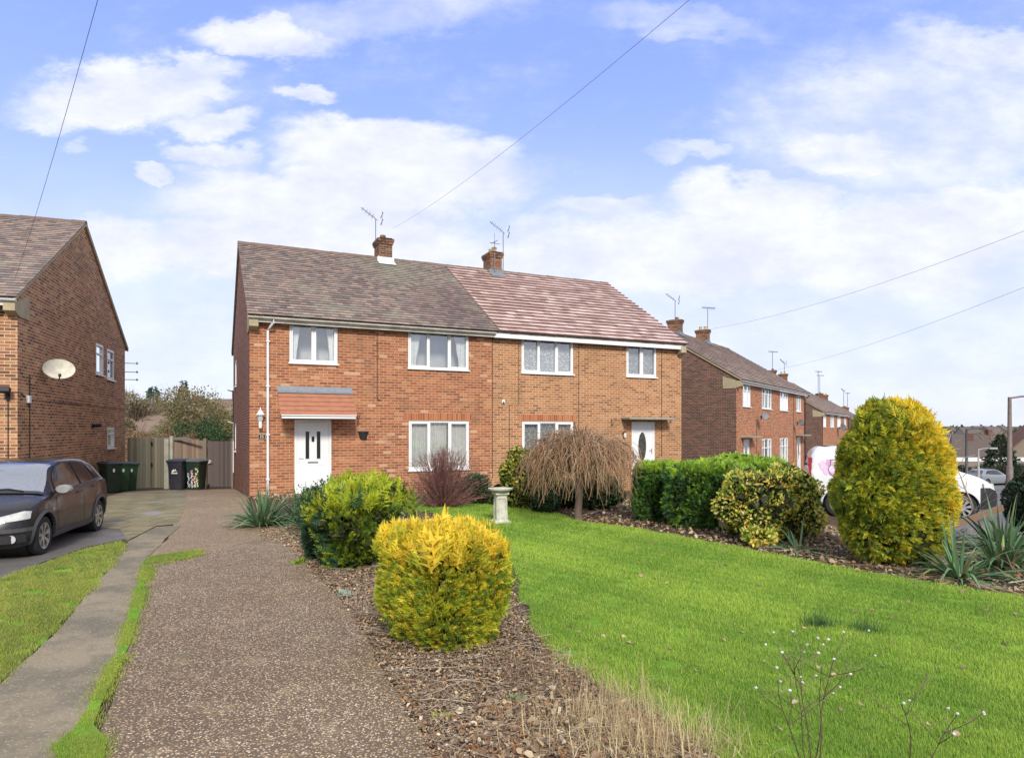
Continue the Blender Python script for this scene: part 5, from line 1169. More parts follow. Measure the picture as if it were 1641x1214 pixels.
# pink wash graphic on the flank facing the garden (a generic blotted flower shape with a dark squiggle)
gr = random.Random(12); mb = MB()
def gblob(x, z, r, c, n=9):
    P = []
    x -= .30; z -= .10; r *= 1.1
    for i in range(n): a_ = 2*pi*i/n; rr = r*gr.uniform(.65, 1.15); xx, zz = x+rr*cos(a_), z+rr*sin(a_)*1.1; P.append((xx, -(ysv(xx, zz)+.009+gr.random()*.004), zz))
    mb.add(P, [tuple(range(n))], c)
for x, z, r in ((-1.36, 1.36, .10), (-1.22, 1.42, .09), (-1.30, 1.22, .08), (-1.05, 1.40, .10), (-.92, 1.30, .09), (-1.12, 1.20, .11), (-1.0, 1.10, .07), (-.80, 1.44, .07), (-.70, 1.32, .05)): gblob(x, z, r, gr.choice([(.80, .50, .72), (.84, .62, .78), (.74, .40, .64)]))
for x, z, r, c in ((-1.12, 1.40, .055, (.72, .50, .45)), (-1.10, 1.27, .06, (.75, .35, .58)), (-1.18, 1.16, .05, (.70, .45, .66)), (-1.0, 1.08, .04, (.12, .08, .15)), (-.95, 1.33, .035, (.25, .12, .2))): gblob(x, z, r, c)
mb.build('flank_graphic', attrmat('graphic_vinyl', .4), van, fix=False)
mb = MB()
for path in ([(-1.20,1.50),(-1.06,1.51),(-1.03,1.40),(-1.0,1.28),(-.96,1.22)], [(-1.20,1.50),(-1.20,1.36),(-1.25,1.28),(-1.22,1.18),(-1.14,1.10)], [(-1.22,1.02),(-1.10,.99),(-1.0,1.0),(-.97,1.08),(-1.02,1.14)]):
    mb.tube([(x-.30, -(ysv(x-.30, z-.10)+.012), z-.10) for x, z in path], .008, 4)
mb.build('graphic_outline', BLACKM, van)

# ================================================================== OVERHEAD WIRES
def wire(a, b, sag, r, label):
    t = empty('overhead_wire', tuple(a), 0, label=label, cat='overhead wire', group='overhead wires'); a, b = Vector(a), Vector(b)
    pts = [tuple((b-a)*s+Vector((0, 0, -sag*4*s*(1-s)))) for s in np.linspace(0, 1, 25)]
    mb = MB(); mb.tube(pts, r, 5); tag(mb.build('cable', WIREM, t), None)
def through(p, q_, k_): p, q_ = Vector(p), Vector(q_); return p+(q_-p)*k_
a = at(22, 452, 15.6); b = at(150, -6, 7.5); wire(a, through(a, b, 1.45), .25, .0036, 'thin overhead wire running up from the roof of the house at the left edge')
a = at(630, 366, 24.3); b = at(1072, -6, 8.5); wire(a, through(a, b, 1.35), .35, .0036, 'long overhead wire rising from the left chimney to the top middle of the sky')
a = MA @ Vector((9.35, HD/2, RDG+.66)); b = at(1660, 354, 20); wire(a, through(a, b, 1.1), .5, .0065, 'upper of the two overhead wires at the right, meeting the tall arrow-shaped aerial')
a = MBb @ Vector((4.82, HD/2, RDG+.66)); b = at(1660, 446, 26); wire(a, through(a, b, 1.1), .5, .0075, 'lower of the two overhead wires at the right')
# ================================================================== PLANTS
def wst(*a): return np.stack(np.broadcast_arrays(*[np.asarray(x_, float) for x_ in a]), 1)
def tmpl_spray():
    V, F = [], []
    def tri(a, b, c): o = len(V); V.extend([a, b, c]); F.append((o, o+1, o+2))
    tri((-.035, 0, 0), (.035, 0, 0), (0, .95, .10))
    for y, L, s in ((.12, .34, 1), (.20, .36, -1), (.36, .32, 1), (.44, .30, -1), (.60, .22, 1), (.66, .20, -1)):
        tri((0, y-.05, .0), (0, y+.09, .02), (s*L, y+L*.75, .05+.05*(y*3 % 1)))
    tri((-.07, .72, .06), (.07, .72, .06), (0, 1.08, .0)); return V, F
SPRAY = tmpl_spray()
LEAFT = ([(0, 0, 0), (.26, .38, .05), (0, 1, -.05), (-.26, .38, .05), (0, .42, -.04)], [(0, 1, 4), (1, 2, 4), (2, 3, 4), (3, 0, 4)])
CURL = ([(0, 0, 0), (.34, .3, .16), (.26, .72, .12), (0, 1, -.10), (-.30, .66, .2), (-.32, .28, .08), (0, .5, -.06)], [(0, 1, 6), (1, 2, 6), (2, 3, 6), (3, 4, 6), (4, 5, 6), (5, 0, 6)])
CHIP = ([(-.18, 0, 0), (.18, .05, .02), (.12, 1, .03), (-.14, .9, 0), (0, .5, .09)], [(0, 1, 4), (1, 2, 4), (2, 3, 4), (3, 0, 4)])
def sepoints(n, a, b, h, p, rng, taper=0., lump=.06, shell=.12, zmin=0.0, seed=0, lf=3.2, twist=0.):
    D = unit(rng.normal(size=(n, 3))); c = h/2
    r = (np.abs(D[:, 0]/a)**p+np.abs(D[:, 1]/b)**p+np.abs(D[:, 2]/c)**p)**(-1/p)
    P = D*r[:, None]
    N = unit(np.stack([np.sign(D[:, 0])*np.abs(P[:, 0]/a)**(p-1)/a, np.sign(D[:, 1])*np.abs(P[:, 1]/b)**(p-1)/b, np.sign(D[:, 2])*np.abs(P[:, 2]/c)**(p-1)/c], 1))
    ph = seed*1.7
    L = np.sin(P[:, 0]*lf*2.1+ph)*np.sin(P[:, 1]*lf*2.3+ph*1.3)+.7*np.sin(P[:, 2]*lf*3.1+P[:, 0]*lf*1.9+ph)+.5*np.sin((P[:, 0]-P[:, 1])*lf*5+ph*2)*np.sin(P[:, 2]*lf*4)
    P = P+N*(lump*L)[:, None]*.6-N*(np.abs(rng.normal(0, shell, n)))[:, None]
    z = P[:, 2]+c; k = 1+taper*(z/h-.5); P[:, 0] *= k; P[:, 1] *= k; P[:, 2] = np.maximum(z, zmin)
    return P, N, L
def bush(name, label, cat_, pos, dims, p, n, size, colf, rz=0., up=.6, tmpl=SPRAY, taper=0., lump=.06, shell=.05, seed=1, droop=0., spikes=0, core=True, corecol=(.05, .055, .025), group=None, mat=None, zlift=0.04, jit=.5, lf=3.2, frond=1, bias=(0, 0, 0)):
    a, b, h = dims; rng = np.random.default_rng(seed); z0 = float(gz(*pos))
    t = empty(name, (pos[0], pos[1], z0-.02), rz, label=label, cat=cat_, group=group)
    P, N, L = sepoints(n, a, b, h, p, rng, taper, lump, shell, zlift, seed, lf)
    D = N+np.array([0, 0, up])+rng.normal(0, jit, (n, 3)); D[:, 2] -= droop; D = D+np.array(bias)
    sz = size*rng.uniform(.6, 1.35, n)
    if spikes:
        top = (P[:, 2] > h*.80) & (rng.random(n) < spikes); sz[top] *= rng.uniform(1.3, 2.2, top.sum()); D[top] = np.array([0, 0, 1.0])+rng.normal(0, .22, (top.sum(), 3))
    sz = np.where(rng.random(n) < .035, sz*1.7, sz); C = colf(P, N, L, rng)
    keep = ~((L > 1.05) & (rng.random(n) < .55)); P, N, L, D, sz, C = P[keep], N[keep], L[keep], D[keep], sz[keep], C[keep]; n = len(P)
    if frond > 1:      # sprays stand in small fans
        D_, S_, N_ = frames(D, rng); off = rng.uniform(-1, 1, (n, frond)); s2 = sz[:, None]*rng.uniform(.7, 1.15, (n, frond))
        P = (P[:, None]+S_[:, None]*(off*sz[:, None]*.38)[..., None]-D_[:, None]*(np.abs(off)*sz[:, None]*.3)[..., None]).reshape(-1, 3)
        D = (D_[:, None]+S_[:, None]*(off*.55)[..., None]+rng.normal(0, .12, (n, frond, 3))).reshape(-1, 3); sz = s2.ravel(); C = np.repeat(C, frond, axis=0)*rng.uniform(.85, 1.15, (n*frond, 1))
    parts = [scatter(P-unit(D)*(sz*.45)[:, None], D, sz, *tmpl, C, rng)]
    V, F, Cc = cat(parts)
    if core:   # the dead twiggy inside, an inner body the sprays grow from
        m = 900; P2, N2, _ = sepoints(m, a*.86, b*.86, h*.92, p, rng, taper, lump, 0.0, .0, seed, lf)
        V2, F2, C2 = scatter(P2-N2*.03+np.array([0, 0, h*.02]), rng.normal(size=(m, 3)), max(a, b)*.30, [(-.5, -.5, 0), (.5, -.5, 0), (0, .6, 0)], [(0, 1, 2)], vary(corecol, m, rng, .4), rng, S=unit(np.cross(N2, rng.normal(size=(m, 3)))))
        V, F, Cc = np.concatenate([V, V2]), np.concatenate([F, F2+len(V)]), np.concatenate([Cc, C2])
    npmesh('foliage', V, F, Cc, mat or LEAF, t)
    k = 7; pth = np.zeros((k, 5, 3)); a0 = rng.uniform(0, 2*pi, k)
    for j in range(5): f = j/4; pth[:, j] = np.stack([np.cos(a0)*(.03+a*.45*f), np.sin(a0)*(.03+b*.45*f), np.full(k, -.03)+h*.5*f], 1)
    v, f_, c_ = strands(pth, np.full((k, 5), .018), vary((.16, .11, .07), k, rng), 5); npmesh('stem', v, f_, c_, TWIG, t)
    return t
def mixcol(stops, w, rng, n, dv=.2):
    """w (n,len(stops)) weights -> pick a colour by chance"""
    w = np.maximum(w, 1e-4); w = w/w.sum(1, keepdims=True); c = w.cumsum(1); r = rng.random(n)[:, None]; i = (r > c).sum(1).clip(0, len(stops)-1)
    return np.array(stops)[i]*rng.uniform(1-dv, 1+dv, (n, 1))*rng.uniform(.94, 1.06, (n, 3))
# golden box conifer in the foreground
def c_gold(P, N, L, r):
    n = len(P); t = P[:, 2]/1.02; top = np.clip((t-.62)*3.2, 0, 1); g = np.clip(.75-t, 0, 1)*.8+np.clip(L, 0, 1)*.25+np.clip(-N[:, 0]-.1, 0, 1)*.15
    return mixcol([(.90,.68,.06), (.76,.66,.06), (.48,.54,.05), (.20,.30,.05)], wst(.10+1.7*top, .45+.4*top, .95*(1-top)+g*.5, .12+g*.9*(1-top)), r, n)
gx, gy = gp(712, 1010)
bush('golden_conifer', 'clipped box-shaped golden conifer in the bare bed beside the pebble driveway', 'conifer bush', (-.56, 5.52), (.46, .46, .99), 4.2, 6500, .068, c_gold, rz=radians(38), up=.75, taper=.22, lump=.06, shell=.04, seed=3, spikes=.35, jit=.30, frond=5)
# green-gold bush behind it
def c_lime(P, N, L, r):
    n = len(P); t = P[:, 2]/1.15; top = np.clip((t-.55)*3, 0, 1); dk = np.clip(-N[:, 0]*1.3-.35, 0, 1)
    return mixcol([(.50,.56,.04), (.32,.42,.04), (.15,.25,.04), (.035,.095,.05)], wst(.15+1.4*top, .5, .55*(1-top)+.1, .10*(1-top)+dk*1.0), r, n)
bush('lime_conifer', 'loose lime green conifer bush, wider at its top, left behind the clipped golden one', 'conifer bush', (-2.04, 8.50), (.47, .48, 1.10), 3.0, 4600, .095, c_lime, rz=radians(25), up=.8, taper=.50, lump=.16, shell=.09, seed=5, spikes=.6, jit=.35, frond=5)
def c_dkg(P, N, L, r): return mixcol([(.035,.10,.055), (.05,.14,.05), (.02,.06,.035)], np.ones((len(P), 3)), r, len(P))
bush('green_conifer', 'narrow dark green conifer hard against the left of the lime green bush', 'conifer bush', (-2.60, 8.95), (.18, .32, .98), 3.4, 5000, .075, c_dkg, up=.5, lump=.04, seed=6)
# tall golden dome on the right
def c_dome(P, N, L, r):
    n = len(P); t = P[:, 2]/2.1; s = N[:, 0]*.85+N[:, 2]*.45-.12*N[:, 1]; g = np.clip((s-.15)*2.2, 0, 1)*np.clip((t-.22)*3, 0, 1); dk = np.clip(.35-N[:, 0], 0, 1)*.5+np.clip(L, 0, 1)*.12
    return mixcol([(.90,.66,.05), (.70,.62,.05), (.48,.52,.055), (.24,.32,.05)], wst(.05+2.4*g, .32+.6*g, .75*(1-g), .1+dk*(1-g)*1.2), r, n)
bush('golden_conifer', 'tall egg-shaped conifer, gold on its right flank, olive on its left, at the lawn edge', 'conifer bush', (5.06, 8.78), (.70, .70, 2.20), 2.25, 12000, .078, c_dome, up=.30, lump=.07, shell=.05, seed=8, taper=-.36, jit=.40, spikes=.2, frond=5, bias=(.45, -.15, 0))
# the green hedge
def c_hedge(P, N, L, r):
    n = len(P); top = np.clip(N[:, 2]*1.6-.3, 0, 1)*np.clip(P[:, 2]*2-1, 0, 1)
    return mixcol([(.40,.58,.06), (.20,.36,.06), (.10,.22,.07), (.045,.12,.05)], wst(.12+2.4*top, .6+.4*top, .7*(1-top), .3*(1-top)), r, n)
bush('hedge_conifer', 'green clipped conifer block at the left end of the hedge row, beside the bare tree', 'hedge', (2.85, 13.0), (.42, .60, 1.14), 5, 3600, .105, c_hedge, rz=radians(-20), up=.2, lump=.05, seed=11, frond=5, jit=.35, group='clipped green conifers of the hedge row')
bush('hedge_conifer', 'large green clipped conifer block standing forward in the hedge row', 'hedge', (3.62, 11.95), (.80, .62, 1.18), 5, 6500, .105, c_hedge, rz=radians(-28), up=.2, lump=.06, seed=12, frond=5, jit=.35, group='clipped green conifers of the hedge row')
bush('hedge_conifer', 'low green hedge block running on behind the yellow-leaved shrub', 'hedge', (4.45, 12.7), (.80, .6, 1.24), 4.5, 4200, .11, c_hedge, rz=radians(-15), up=.3, lump=.07, seed=13, frond=5, jit=.35, group='clipped green conifers of the hedge row')
def c_var(P, N, L, r):
    return mixcol([(.85,.68,.12), (.86,.76,.22), (.36,.52,.07), (.18,.30,.05), (.80,.45,.12)], wst(.7+0*L, .6+0*L, .9-.3*L, .4+0*L, .15+0*L), r, len(P))
bush('variegated_shrub', 'yellow and green leaved shrub in the bed left of the tall golden bush', 'shrub', (4.10, 10.55), (.78, .55, 1.14), 2.7, 15000, .062, c_var, up=.3, tmpl=LEAFT, lump=.14, shell=.09, seed=15, jit=.8)
bush('variegated_shrub', 'low straggly yellow-leaved shrub at the foot of the hedge row', 'shrub', (3.72, 9.95), (.26, .22, .34), 2.4, 900, .075, c_var, up=.3, tmpl=LEAFT, lump=.06, seed=16, jit=.9, core=False)
def c_euo(P, N, L, r): return mixcol([(.60,.48,.08), (.30,.36,.05), (.10,.18,.04)], np.ones((len(P), 3)), r, len(P))
bush('variegated_shrub', 'yellow-green shrub showing behind the left of the bare weeping tree', 'shrub', (.35, 14.6), (.62, .45, 1.38), 2.4, 5000, .085, c_euo, up=.3, tmpl=LEAFT, lump=.12, shell=.1, seed=17, jit=.9)
def c_dks(P, N, L, r): return mixcol([(.05,.13,.05), (.09,.20,.06), (.03,.07,.035), (.16,.24,.10)], wst(1+0*L, .8+0*L, .8+0*L, .25+0*L), r, len(P))
for i, (x_, y_, a_, h_, lb) in enumerate(((-.9, 15.6, .42, .72, 'dark leafy shrub by the wall right of the purple twiggy bush'), (1.15, 14.9, .5, .62, 'low grey-green shrub below the middle of the weeping tree'),
        (1.95, 14.6, .55, .85, 'dark evergreen shrub right behind the weeping tree trunk'), (-.1, 15.2, .45, .50, 'low dark shrub just behind the bird bath bowl'), (.75, 14.0, .28, .45, 'small tufted green plant left of the weeping tree trunk'))):
    bush('evergreen_shrub', lb, 'shrub', (x_, y_), (a_, .4, h_), 2.3, 2600, .075, c_dks, up=.2, tmpl=LEAFT, lump=.1, shell=.08, seed=20+i, jit=.9, group='dark shrubs below the front windows')
bush('evergreen_shrub', 'dark clipped round evergreen cut by the right frame edge', 'shrub', (9.55, 11.0), (1.15, .9, 1.30), 2.5, 15000, .06, lambda P, N, L, r: mixcol([(.035,.065,.035), (.055,.095,.045), (.02,.04,.025)], np.ones((len(P), 3)), r, len(P)), up=.1, tmpl=LEAFT, lump=.03, shell=.03, seed=30, jit=.9)
bush('leafy_shrub', 'small-leaved twiggy shrub in front of the white door, behind the lime green bush', 'shrub', (-3.15, 11.2), (.55, .4, .95), 2.2, 1500, .06, c_dks, up=.5, tmpl=LEAFT, lump=.12, shell=.1, seed=31, jit=.9, core=False)

# strap-leaved clumps
def clump(name, label, pos, n, L0, wid, colset, seed, spread=1.0, droop=.9, ndead=0, group=None, m=9, rot=0, cat_='strap-leaved plant', rad=.12, wts=None):
    rng = np.random.default_rng(seed); z0 = float(gz(*pos)); t = empty(name, (pos[0], pos[1], z0), 0, label=label, cat=cat_, group=group)
    az = rng.uniform(0, 2*pi, n); el = np.arccos(rng.uniform(.02, 1, n)**(.9))*spread; Ln = L0*rng.uniform(.55, 1.15, n)
    dead = np.arange(n) < ndead; el[dead] = rng.uniform(1.2, 1.5, dead.sum())
    d0 = np.stack([np.sin(el)*np.cos(az), np.sin(el)*np.sin(az), np.cos(el)], 1); s = np.linspace(0, 1, m)
    r0 = np.stack([np.cos(az), np.sin(az), 0*az], 1)*rng.uniform(.0, rad, (n, 1))
    dr = droop*(np.sin(el)**1.3)*rng.uniform(.3, 1.3, n); br = rng.random(n) < .22; dr[br] *= 1.8
    pth = r0[:, None]+d0[:, None]*(Ln[:, None]*s[None])[..., None]; pth[..., 2] -= (dr*Ln)[:, None]*s[None]**2.3*.8
    pth[..., 2] = np.maximum(pth[..., 2], .015+.02*rng.random((n, 1)))
    wd = wid*rng.uniform(.7, 1.2, n)[:, None]*(np.sin(np.clip(s*.93+.07, 0, 1)*pi)**.55)[None]*np.clip(1.15-s, .05, 1)[None]
    side = np.stack([-np.sin(az), np.cos(az), 0*az], 1)+rng.normal(0, .35, (n, 3)); 
    C = np.array(colset)[rng.choice(len(colset), n, p=wts)]*rng.uniform(.75, 1.2, (n, 1)); C[dead] = vary((.34, .24, .16), dead.sum(), rng, .35)
    v, f, c = ribbons(pth, wd, side, C, .3); npmesh('leaves', v, f, c, YUC, t, smooth=False); return t
YG = [(.10,.20,.09), (.13,.25,.10), (.07,.15,.08), (.26,.34,.11), (.40,.34,.18)]
YW = [.32, .28, .2, .12, .08]
yl = [((5.25, 7.75), 150, .85, .025, 34, 'strap-leaved clump right at the lawn edge, in front of the tall golden bush'), ((6.15, 8.3), 190, .92, .027, 44, 'large strap-leaved clump between the golden bush and the dark round evergreen'), ((7.0, 8.3), 190, .92, .027, 56, 'strap-leaved clump with much dead foliage, nearest the right frame edge'), ((6.9, 9.3), 130, 1.1, .030, 12, 'rear strap-leaved clump under the bare saplings')]
for i, (p_, n_, L_, w_, nd, lb) in enumerate(yl): clump('strap_leaf_clump', lb, p_, n_, L_, w_, YG, 40+i, ndead=nd, droop=1.25, group='strap-leaved clumps at the right of the lawn', wts=YW)
clump('strap_leaf_clump', 'grey-green strap-leaved clump with dead leaves under the yellow-leaved shrub', (4.12, 9.55), 60, .62, .020, YG, 50, ndead=20, wts=YW)
ig = [(.11,.21,.10), (.16,.28,.13), (.07,.15,.08), (.28,.30,.15)]
for i, (p_, n_, L_, lb) in enumerate((((-4.50, 11.9), 190, .88, 'iris-like clump at the driveway edge, leftmost of the three below the white door'), ((-3.9, 12.3), 170, .85, 'iris-like clump in the middle of the three below the white door'), ((-3.35, 11.4), 150, .75, 'iris-like clump against the narrow dark green conifer'))):
    clump('iris_clump', lb, p_, n_, L_, .026, ig, 60+i, group='iris-like clumps beside the driveway', spread=.72, droop=.9, ndead=4)
clump('strap_leaf_clump', 'arching yellow-edged clump behind the lime green bush, under the left window', (-2.05, 13.2), 60, .75, .026, [(.20,.26,.08), (.40,.38,.15), (.12,.18,.07)], 66, ndead=8)

# purple twiggy shrub under the window
def twigs(n, m, gen, rng, r0, r1, cols, sides=3):
    s = np.linspace(0, 1, m); pth = gen(n, s); rad = (r0+(r1-r0)*s)[None]*rng.uniform(.7, 1.3, (n, 1)); C = np.array(cols)[rng.integers(0, len(cols), n)]*rng.uniform(.7, 1.3, (n, 1)); return strands(pth, rad, C, sides)
rng = np.random.default_rng(70); px_, py_ = -1.55, 14.9
t = empty('twiggy_shrub', (px_, py_, 0), 0, label='bare purple-brown twiggy shrub in front of the left ground floor window', cat='shrub')
def g_tw(n, s):
    az = rng.uniform(0, 2*pi, n); el = np.abs(rng.normal(0, .80, n)).clip(0, 1.3); L = rng.uniform(.80, 1.34, n)*(1-.25*el)
    d = np.stack([np.sin(el)*np.cos(az), np.sin(el)*np.sin(az)*.8, np.cos(el)], 1); b = np.stack([np.cos(az)*.18, np.sin(az)*.12, 0*az], 1)*rng.random((n, 1))
    w_ = np.cumsum(rng.normal(0, .012, (n, len(s), 3)), 1); return b[:, None]+d[:, None]*(L[:, None]*s)[..., None]+w_*s[None, :, None]
parts = [twigs(680, 8, g_tw, rng, .006, .0028, [(.24,.11,.10), (.30,.15,.12), (.18,.08,.08), (.34,.20,.15)])]
def g_sd(n, s):
    az = rng.uniform(0, 2*pi, n); el = np.abs(rng.normal(0, .80, n)).clip(0, 1.3); L = rng.uniform(.35, 1.25, n)
    p0 = np.stack([np.sin(el)*np.cos(az), np.sin(el)*np.sin(az)*.8, np.cos(el)], 1)*L[:, None]; d = unit(p0+rng.normal(0, .35, (n, 3)))
    return p0[:, None]+d[:, None]*(rng.uniform(.1, .25, n)[:, None]*s)[..., None]
parts.append(twigs(1500, 3, g_sd, rng, .004, .002, [(.28,.13,.11), (.34,.17,.14), (.22,.10,.09)]))
V, F, C = cat(parts); npmesh('branches', V, F, C, TWIG, t)
az = rng.uniform(0, 2*pi, 420); el = np.abs(rng.normal(0, .42, 420)).clip(0, 1); P = np.stack([np.sin(el)*np.cos(az), np.sin(el)*np.sin(az)*.8, np.cos(el)], 1)*rng.uniform(.95, 1.28, (420, 1))
v, f, c = scatter(P, rng.normal(size=(420, 3)), .028, *LEAFT, vary((.33, .27, .20), 420, rng, .4), rng); npmesh('seed_heads', v, f, c, DRY, t)

# weeping tree, bare in winter
wx, wy = 1.27, 12.65; rng = np.random.default_rng(80)
t = empty('weeping_tree', (wx, wy, -.01), 0, label='small bare weeping tree with a mop of drooping brown twigs on the lawn', cat='tree')
mb = MB(); mb.tube([(0, 0, -.05), (.005, 0, .05), (-.01, 0, .2), (.015, .0, .45), (.0, .0, .62), (.02, 0, .78), (.01, 0, .92), (.02, 0, 1.02)], [.105, .085, .072, .07, .078, .085, .10, .06], 12, (.19, .135, .10))
mb.build('trunk', attrmat('ridged_bark', .9, .9, 35, (.24, .25, .17, .6), 4, .5, .7), t, smooth=True)
def g_arch(n, s):
    az = rng.uniform(0, 2*pi, n); R = (1.14+.09*np.sin(3*az+1)+.05*np.sin(7*az))*np.sqrt(rng.uniform(.02, 1, n)); top = .97+rng.uniform(.30, .90, n)*(1-.38*(R/1.22)**2); end = .50+.09*np.sin(4*az+2)+rng.uniform(-.08, .5, n)+.35*(1-R/1.22)
    pk = rng.uniform(.30, .55, n)
    rr = R[:, None]*np.sin(np.clip(s[None]*1.25, 0, 1)*pi/2)**.8
    up = np.where(s[None] < pk[:, None], .90+(top-.90)[:, None]*np.sin(s[None]/pk[:, None]*pi/2), top[:, None]-(top-end)[:, None]*((s[None]-pk[:, None])/(1-pk[:, None]))**1.5)
    wob = np.cumsum(rng.normal(0, .016, (n, len(s), 3)), 1); a2 = az[:, None]+np.cumsum(rng.normal(0, .04, (n, len(s))), 1)
    return np.stack([rr*np.cos(a2)*1.0, rr*np.sin(a2)*.9, up], -1)+wob
parts = [twigs(60, 12, g_arch, rng, .018, .006, [(.20,.13,.09), (.26,.18,.12)], 5), twigs(480, 12, g_arch, rng, .0070, .0026, [(.34,.20,.12), (.42,.27,.16), (.26,.15,.09), (.50,.37,.25), (.37,.21,.12)])]
base = g_arch(1500, np.linspace(0, 1, 12))
def g_side(n, s):
    i = rng.integers(0, len(base), n); j = rng.integers(4, 11, n); p0 = base[i, j]; out = unit(p0*np.array([1, 1, 0])+rng.normal(0, .45, (n, 3)))
    L = rng.uniform(.12, .38, n)[:, None]; q_ = p0[:, None]+out[:, None]*(L*s*.55)[..., None]; q_[..., 2] -= L*s**1.4*.85; return q_
parts.append(twigs(1700, 4, g_side, rng, .0042, .0020, [(.40,.24,.14), (.32,.18,.10), (.48,.33,.20), (.44,.25,.12)]))
def g_top(n, s):
    az = rng.uniform(0, 2*pi, n); R = rng.uniform(0, .8, n); p0 = np.stack([R*np.cos(az), R*np.sin(az), 1.62-.35*R**2], 1); d = np.stack([np.cos(az)*.7, np.sin(az)*.7, rng.uniform(.1, .9, n)], 1)
    q_ = p0[:, None]+d[:, None]*(rng.uniform(.15, .38, n)[:, None]*s)[..., None]; q_[..., 2] -= .12*s**2; return q_+np.cumsum(rng.normal(0, .012, (n, len(s), 3)), 1)
parts.append(twigs(240, 6, g_top, rng, .004, .002, [(.36,.27,.19), (.28,.19,.13)]))
V, F, C = cat(parts); npmesh('crown', V, F, C, TWIG, t)

# bare saplings and stems
def sapling(label, pos, h, seed, col=(.46, .38, .29), n=1, r=.012, spread=.25, group='bare saplings at the right'):
    rng = np.random.default_rng(seed); t = empty('bare_sapling', (pos[0], pos[1], float(gz(*pos))), 0, label=label, cat='sapling', group=group); P = []
    mb = MB(); pts = [Vector((0, 0, -.02))]; d = Vector((rng.normal(0, .1), rng.normal(0, .1), 1))
    for i in range(9): d += Vector((rng.normal(0, .14), rng.normal(0, .14), .1)); pts.append(pts[-1]+d.normalized()*h/9)
    mb.tube(pts, [r*(1-.75*i/9) for i in range(10)], 6, col); mb.build('trunk', TWIG, t, smooth=True)
    mb = MB()
    for i in range(3, 10):
        for _ in range(2):
            a_ = rng.uniform(0, 2*pi); L = h*rng.uniform(.10, .26); q_ = [pts[i]]; dd = Vector((cos(a_), sin(a_), rng.uniform(.1, 1)))
            for k_ in range(4): dd += Vector(tuple(rng.normal(0, .25, 3))); q_.append(q_[-1]+dd.normalized()*L/4)
            mb.tube(q_, [r*.42*(1-.6*j/4) for j in range(5)], 4, col)
    mb.build('branches', TWIG, t); return t
sapling('pale bare sapling standing nearest the right flank of the tall golden bush', (6.15, 9.7), 1.55, 90)
sapling('pale bare sapling in front of the van bonnet, second from the golden bush', (6.75, 10.1), 1.45, 91)
sapling('tallest pale bare sapling, rising above the van bonnet against the far houses', (9.0, 12.6), 2.05, 92, r=.02)
sapling('short bare dark sapling in the bed below the right end of the weeping tree', (2.35, 12.9), .95, 93, (.30, .18, .13), r=.01)
sapling('thin pale sapling in front of the lime green bush, at the bed edge', (-1.35, 7.3), .62, 94, (.62, .55, .46), r=.008)
t = empty('timber_rail', (7.35, 11.0, .16), radians(8), label='weathered brown timber rail leaning at a slant below the van bonnet', cat='timber rail')
mb = MB(); mb.M = Matrix.Rotation(radians(-17), 4, 'Y'); mb.box(-.4, .95, -.025, .025, -.05, .05, (.24, .16, .11)); mb.build('plank', WOOD, t); mb = MB(); mb.box(-.30, -.22, .026, .10, -.30, .02, (.24, .17, .12)); mb.build('peg', WOOD, t)

# seed-head plant at the bottom edge
rng = np.random.default_rng(101)
def seedplant(label, pos, n, H, seed, spread):
    rng = np.random.default_rng(seed); t = empty('seed_head_plant', (pos[0], pos[1], 0), 0, label=label, cat='dried flower', group='dried seed-head plants')
    mb = MB(); heads = []
    def grow(p, d, L, r, lvl):
        q_ = [p]; dd = Vector(d)
        for k_ in range(6): dd += Vector((rng.normal(0, .10), rng.normal(0, .10), .02)); q_.append(q_[-1]+dd.normalized()*L/6)
        mb.tube(q_, [r*(1-.45*j/6) for j in range(7)], 5, (.10, .065, .05) if r > .0021 else (.26, .2, .13))
        if lvl < 2:
            for _ in range(2+int(lvl == 0)):
                j = rng.integers(3, 6); a_ = rng.uniform(0, 2*pi); grow(q_[j], (cos(a_)*spread, sin(a_)*spread*.6, rng.uniform(.3, 1)), L*rng.uniform(.40, .62), r*.62, lvl+1)
        heads.append((q_[-1], dd.normalized()))
    for i in range(n): a_ = rng.uniform(0, 2*pi); grow(Vector((.03*cos(a_), .03*sin(a_), -.02)), (cos(a_)*.35*spread, sin(a_)*.25, 1), H*rng.uniform(.75, 1.05), .0036, 0)
    mb.build('stalks', TWIG, t)
    WF = plain('fluffy_seed_head', (.74, .72, .70), .9, .3, 60, (.42, .36, .33)); BF = plain('spent_seed_head', (.20, .14, .12), .9, .3, 60)
    for i, (p, d) in enumerate(heads[:90]):
        mb = MB(); mb.M = Matrix.Translation(p); w_ = rng.random() < .48; s_ = rng.uniform(.0065, .0095) if w_ else .006
        mb.lathe([(.0, -.7*s_), (.7*s_, -.55*s_), (1.0*s_, 0), (.8*s_, .55*s_), (.3*s_, .8*s_), (0, .8*s_)], 8); mb.build('seed_head', WF if w_ else BF, t, smooth=True)
seedplant('many-stemmed dried plant with white fluffy seed heads at the bottom right of the lawn', (1.55, 3.42), 5, .56, 102, 1.25)
seedplant('two-stemmed dried plant with pale seed heads, right of the many-stemmed one', (2.08, 3.40), 2, .44, 103, .9)

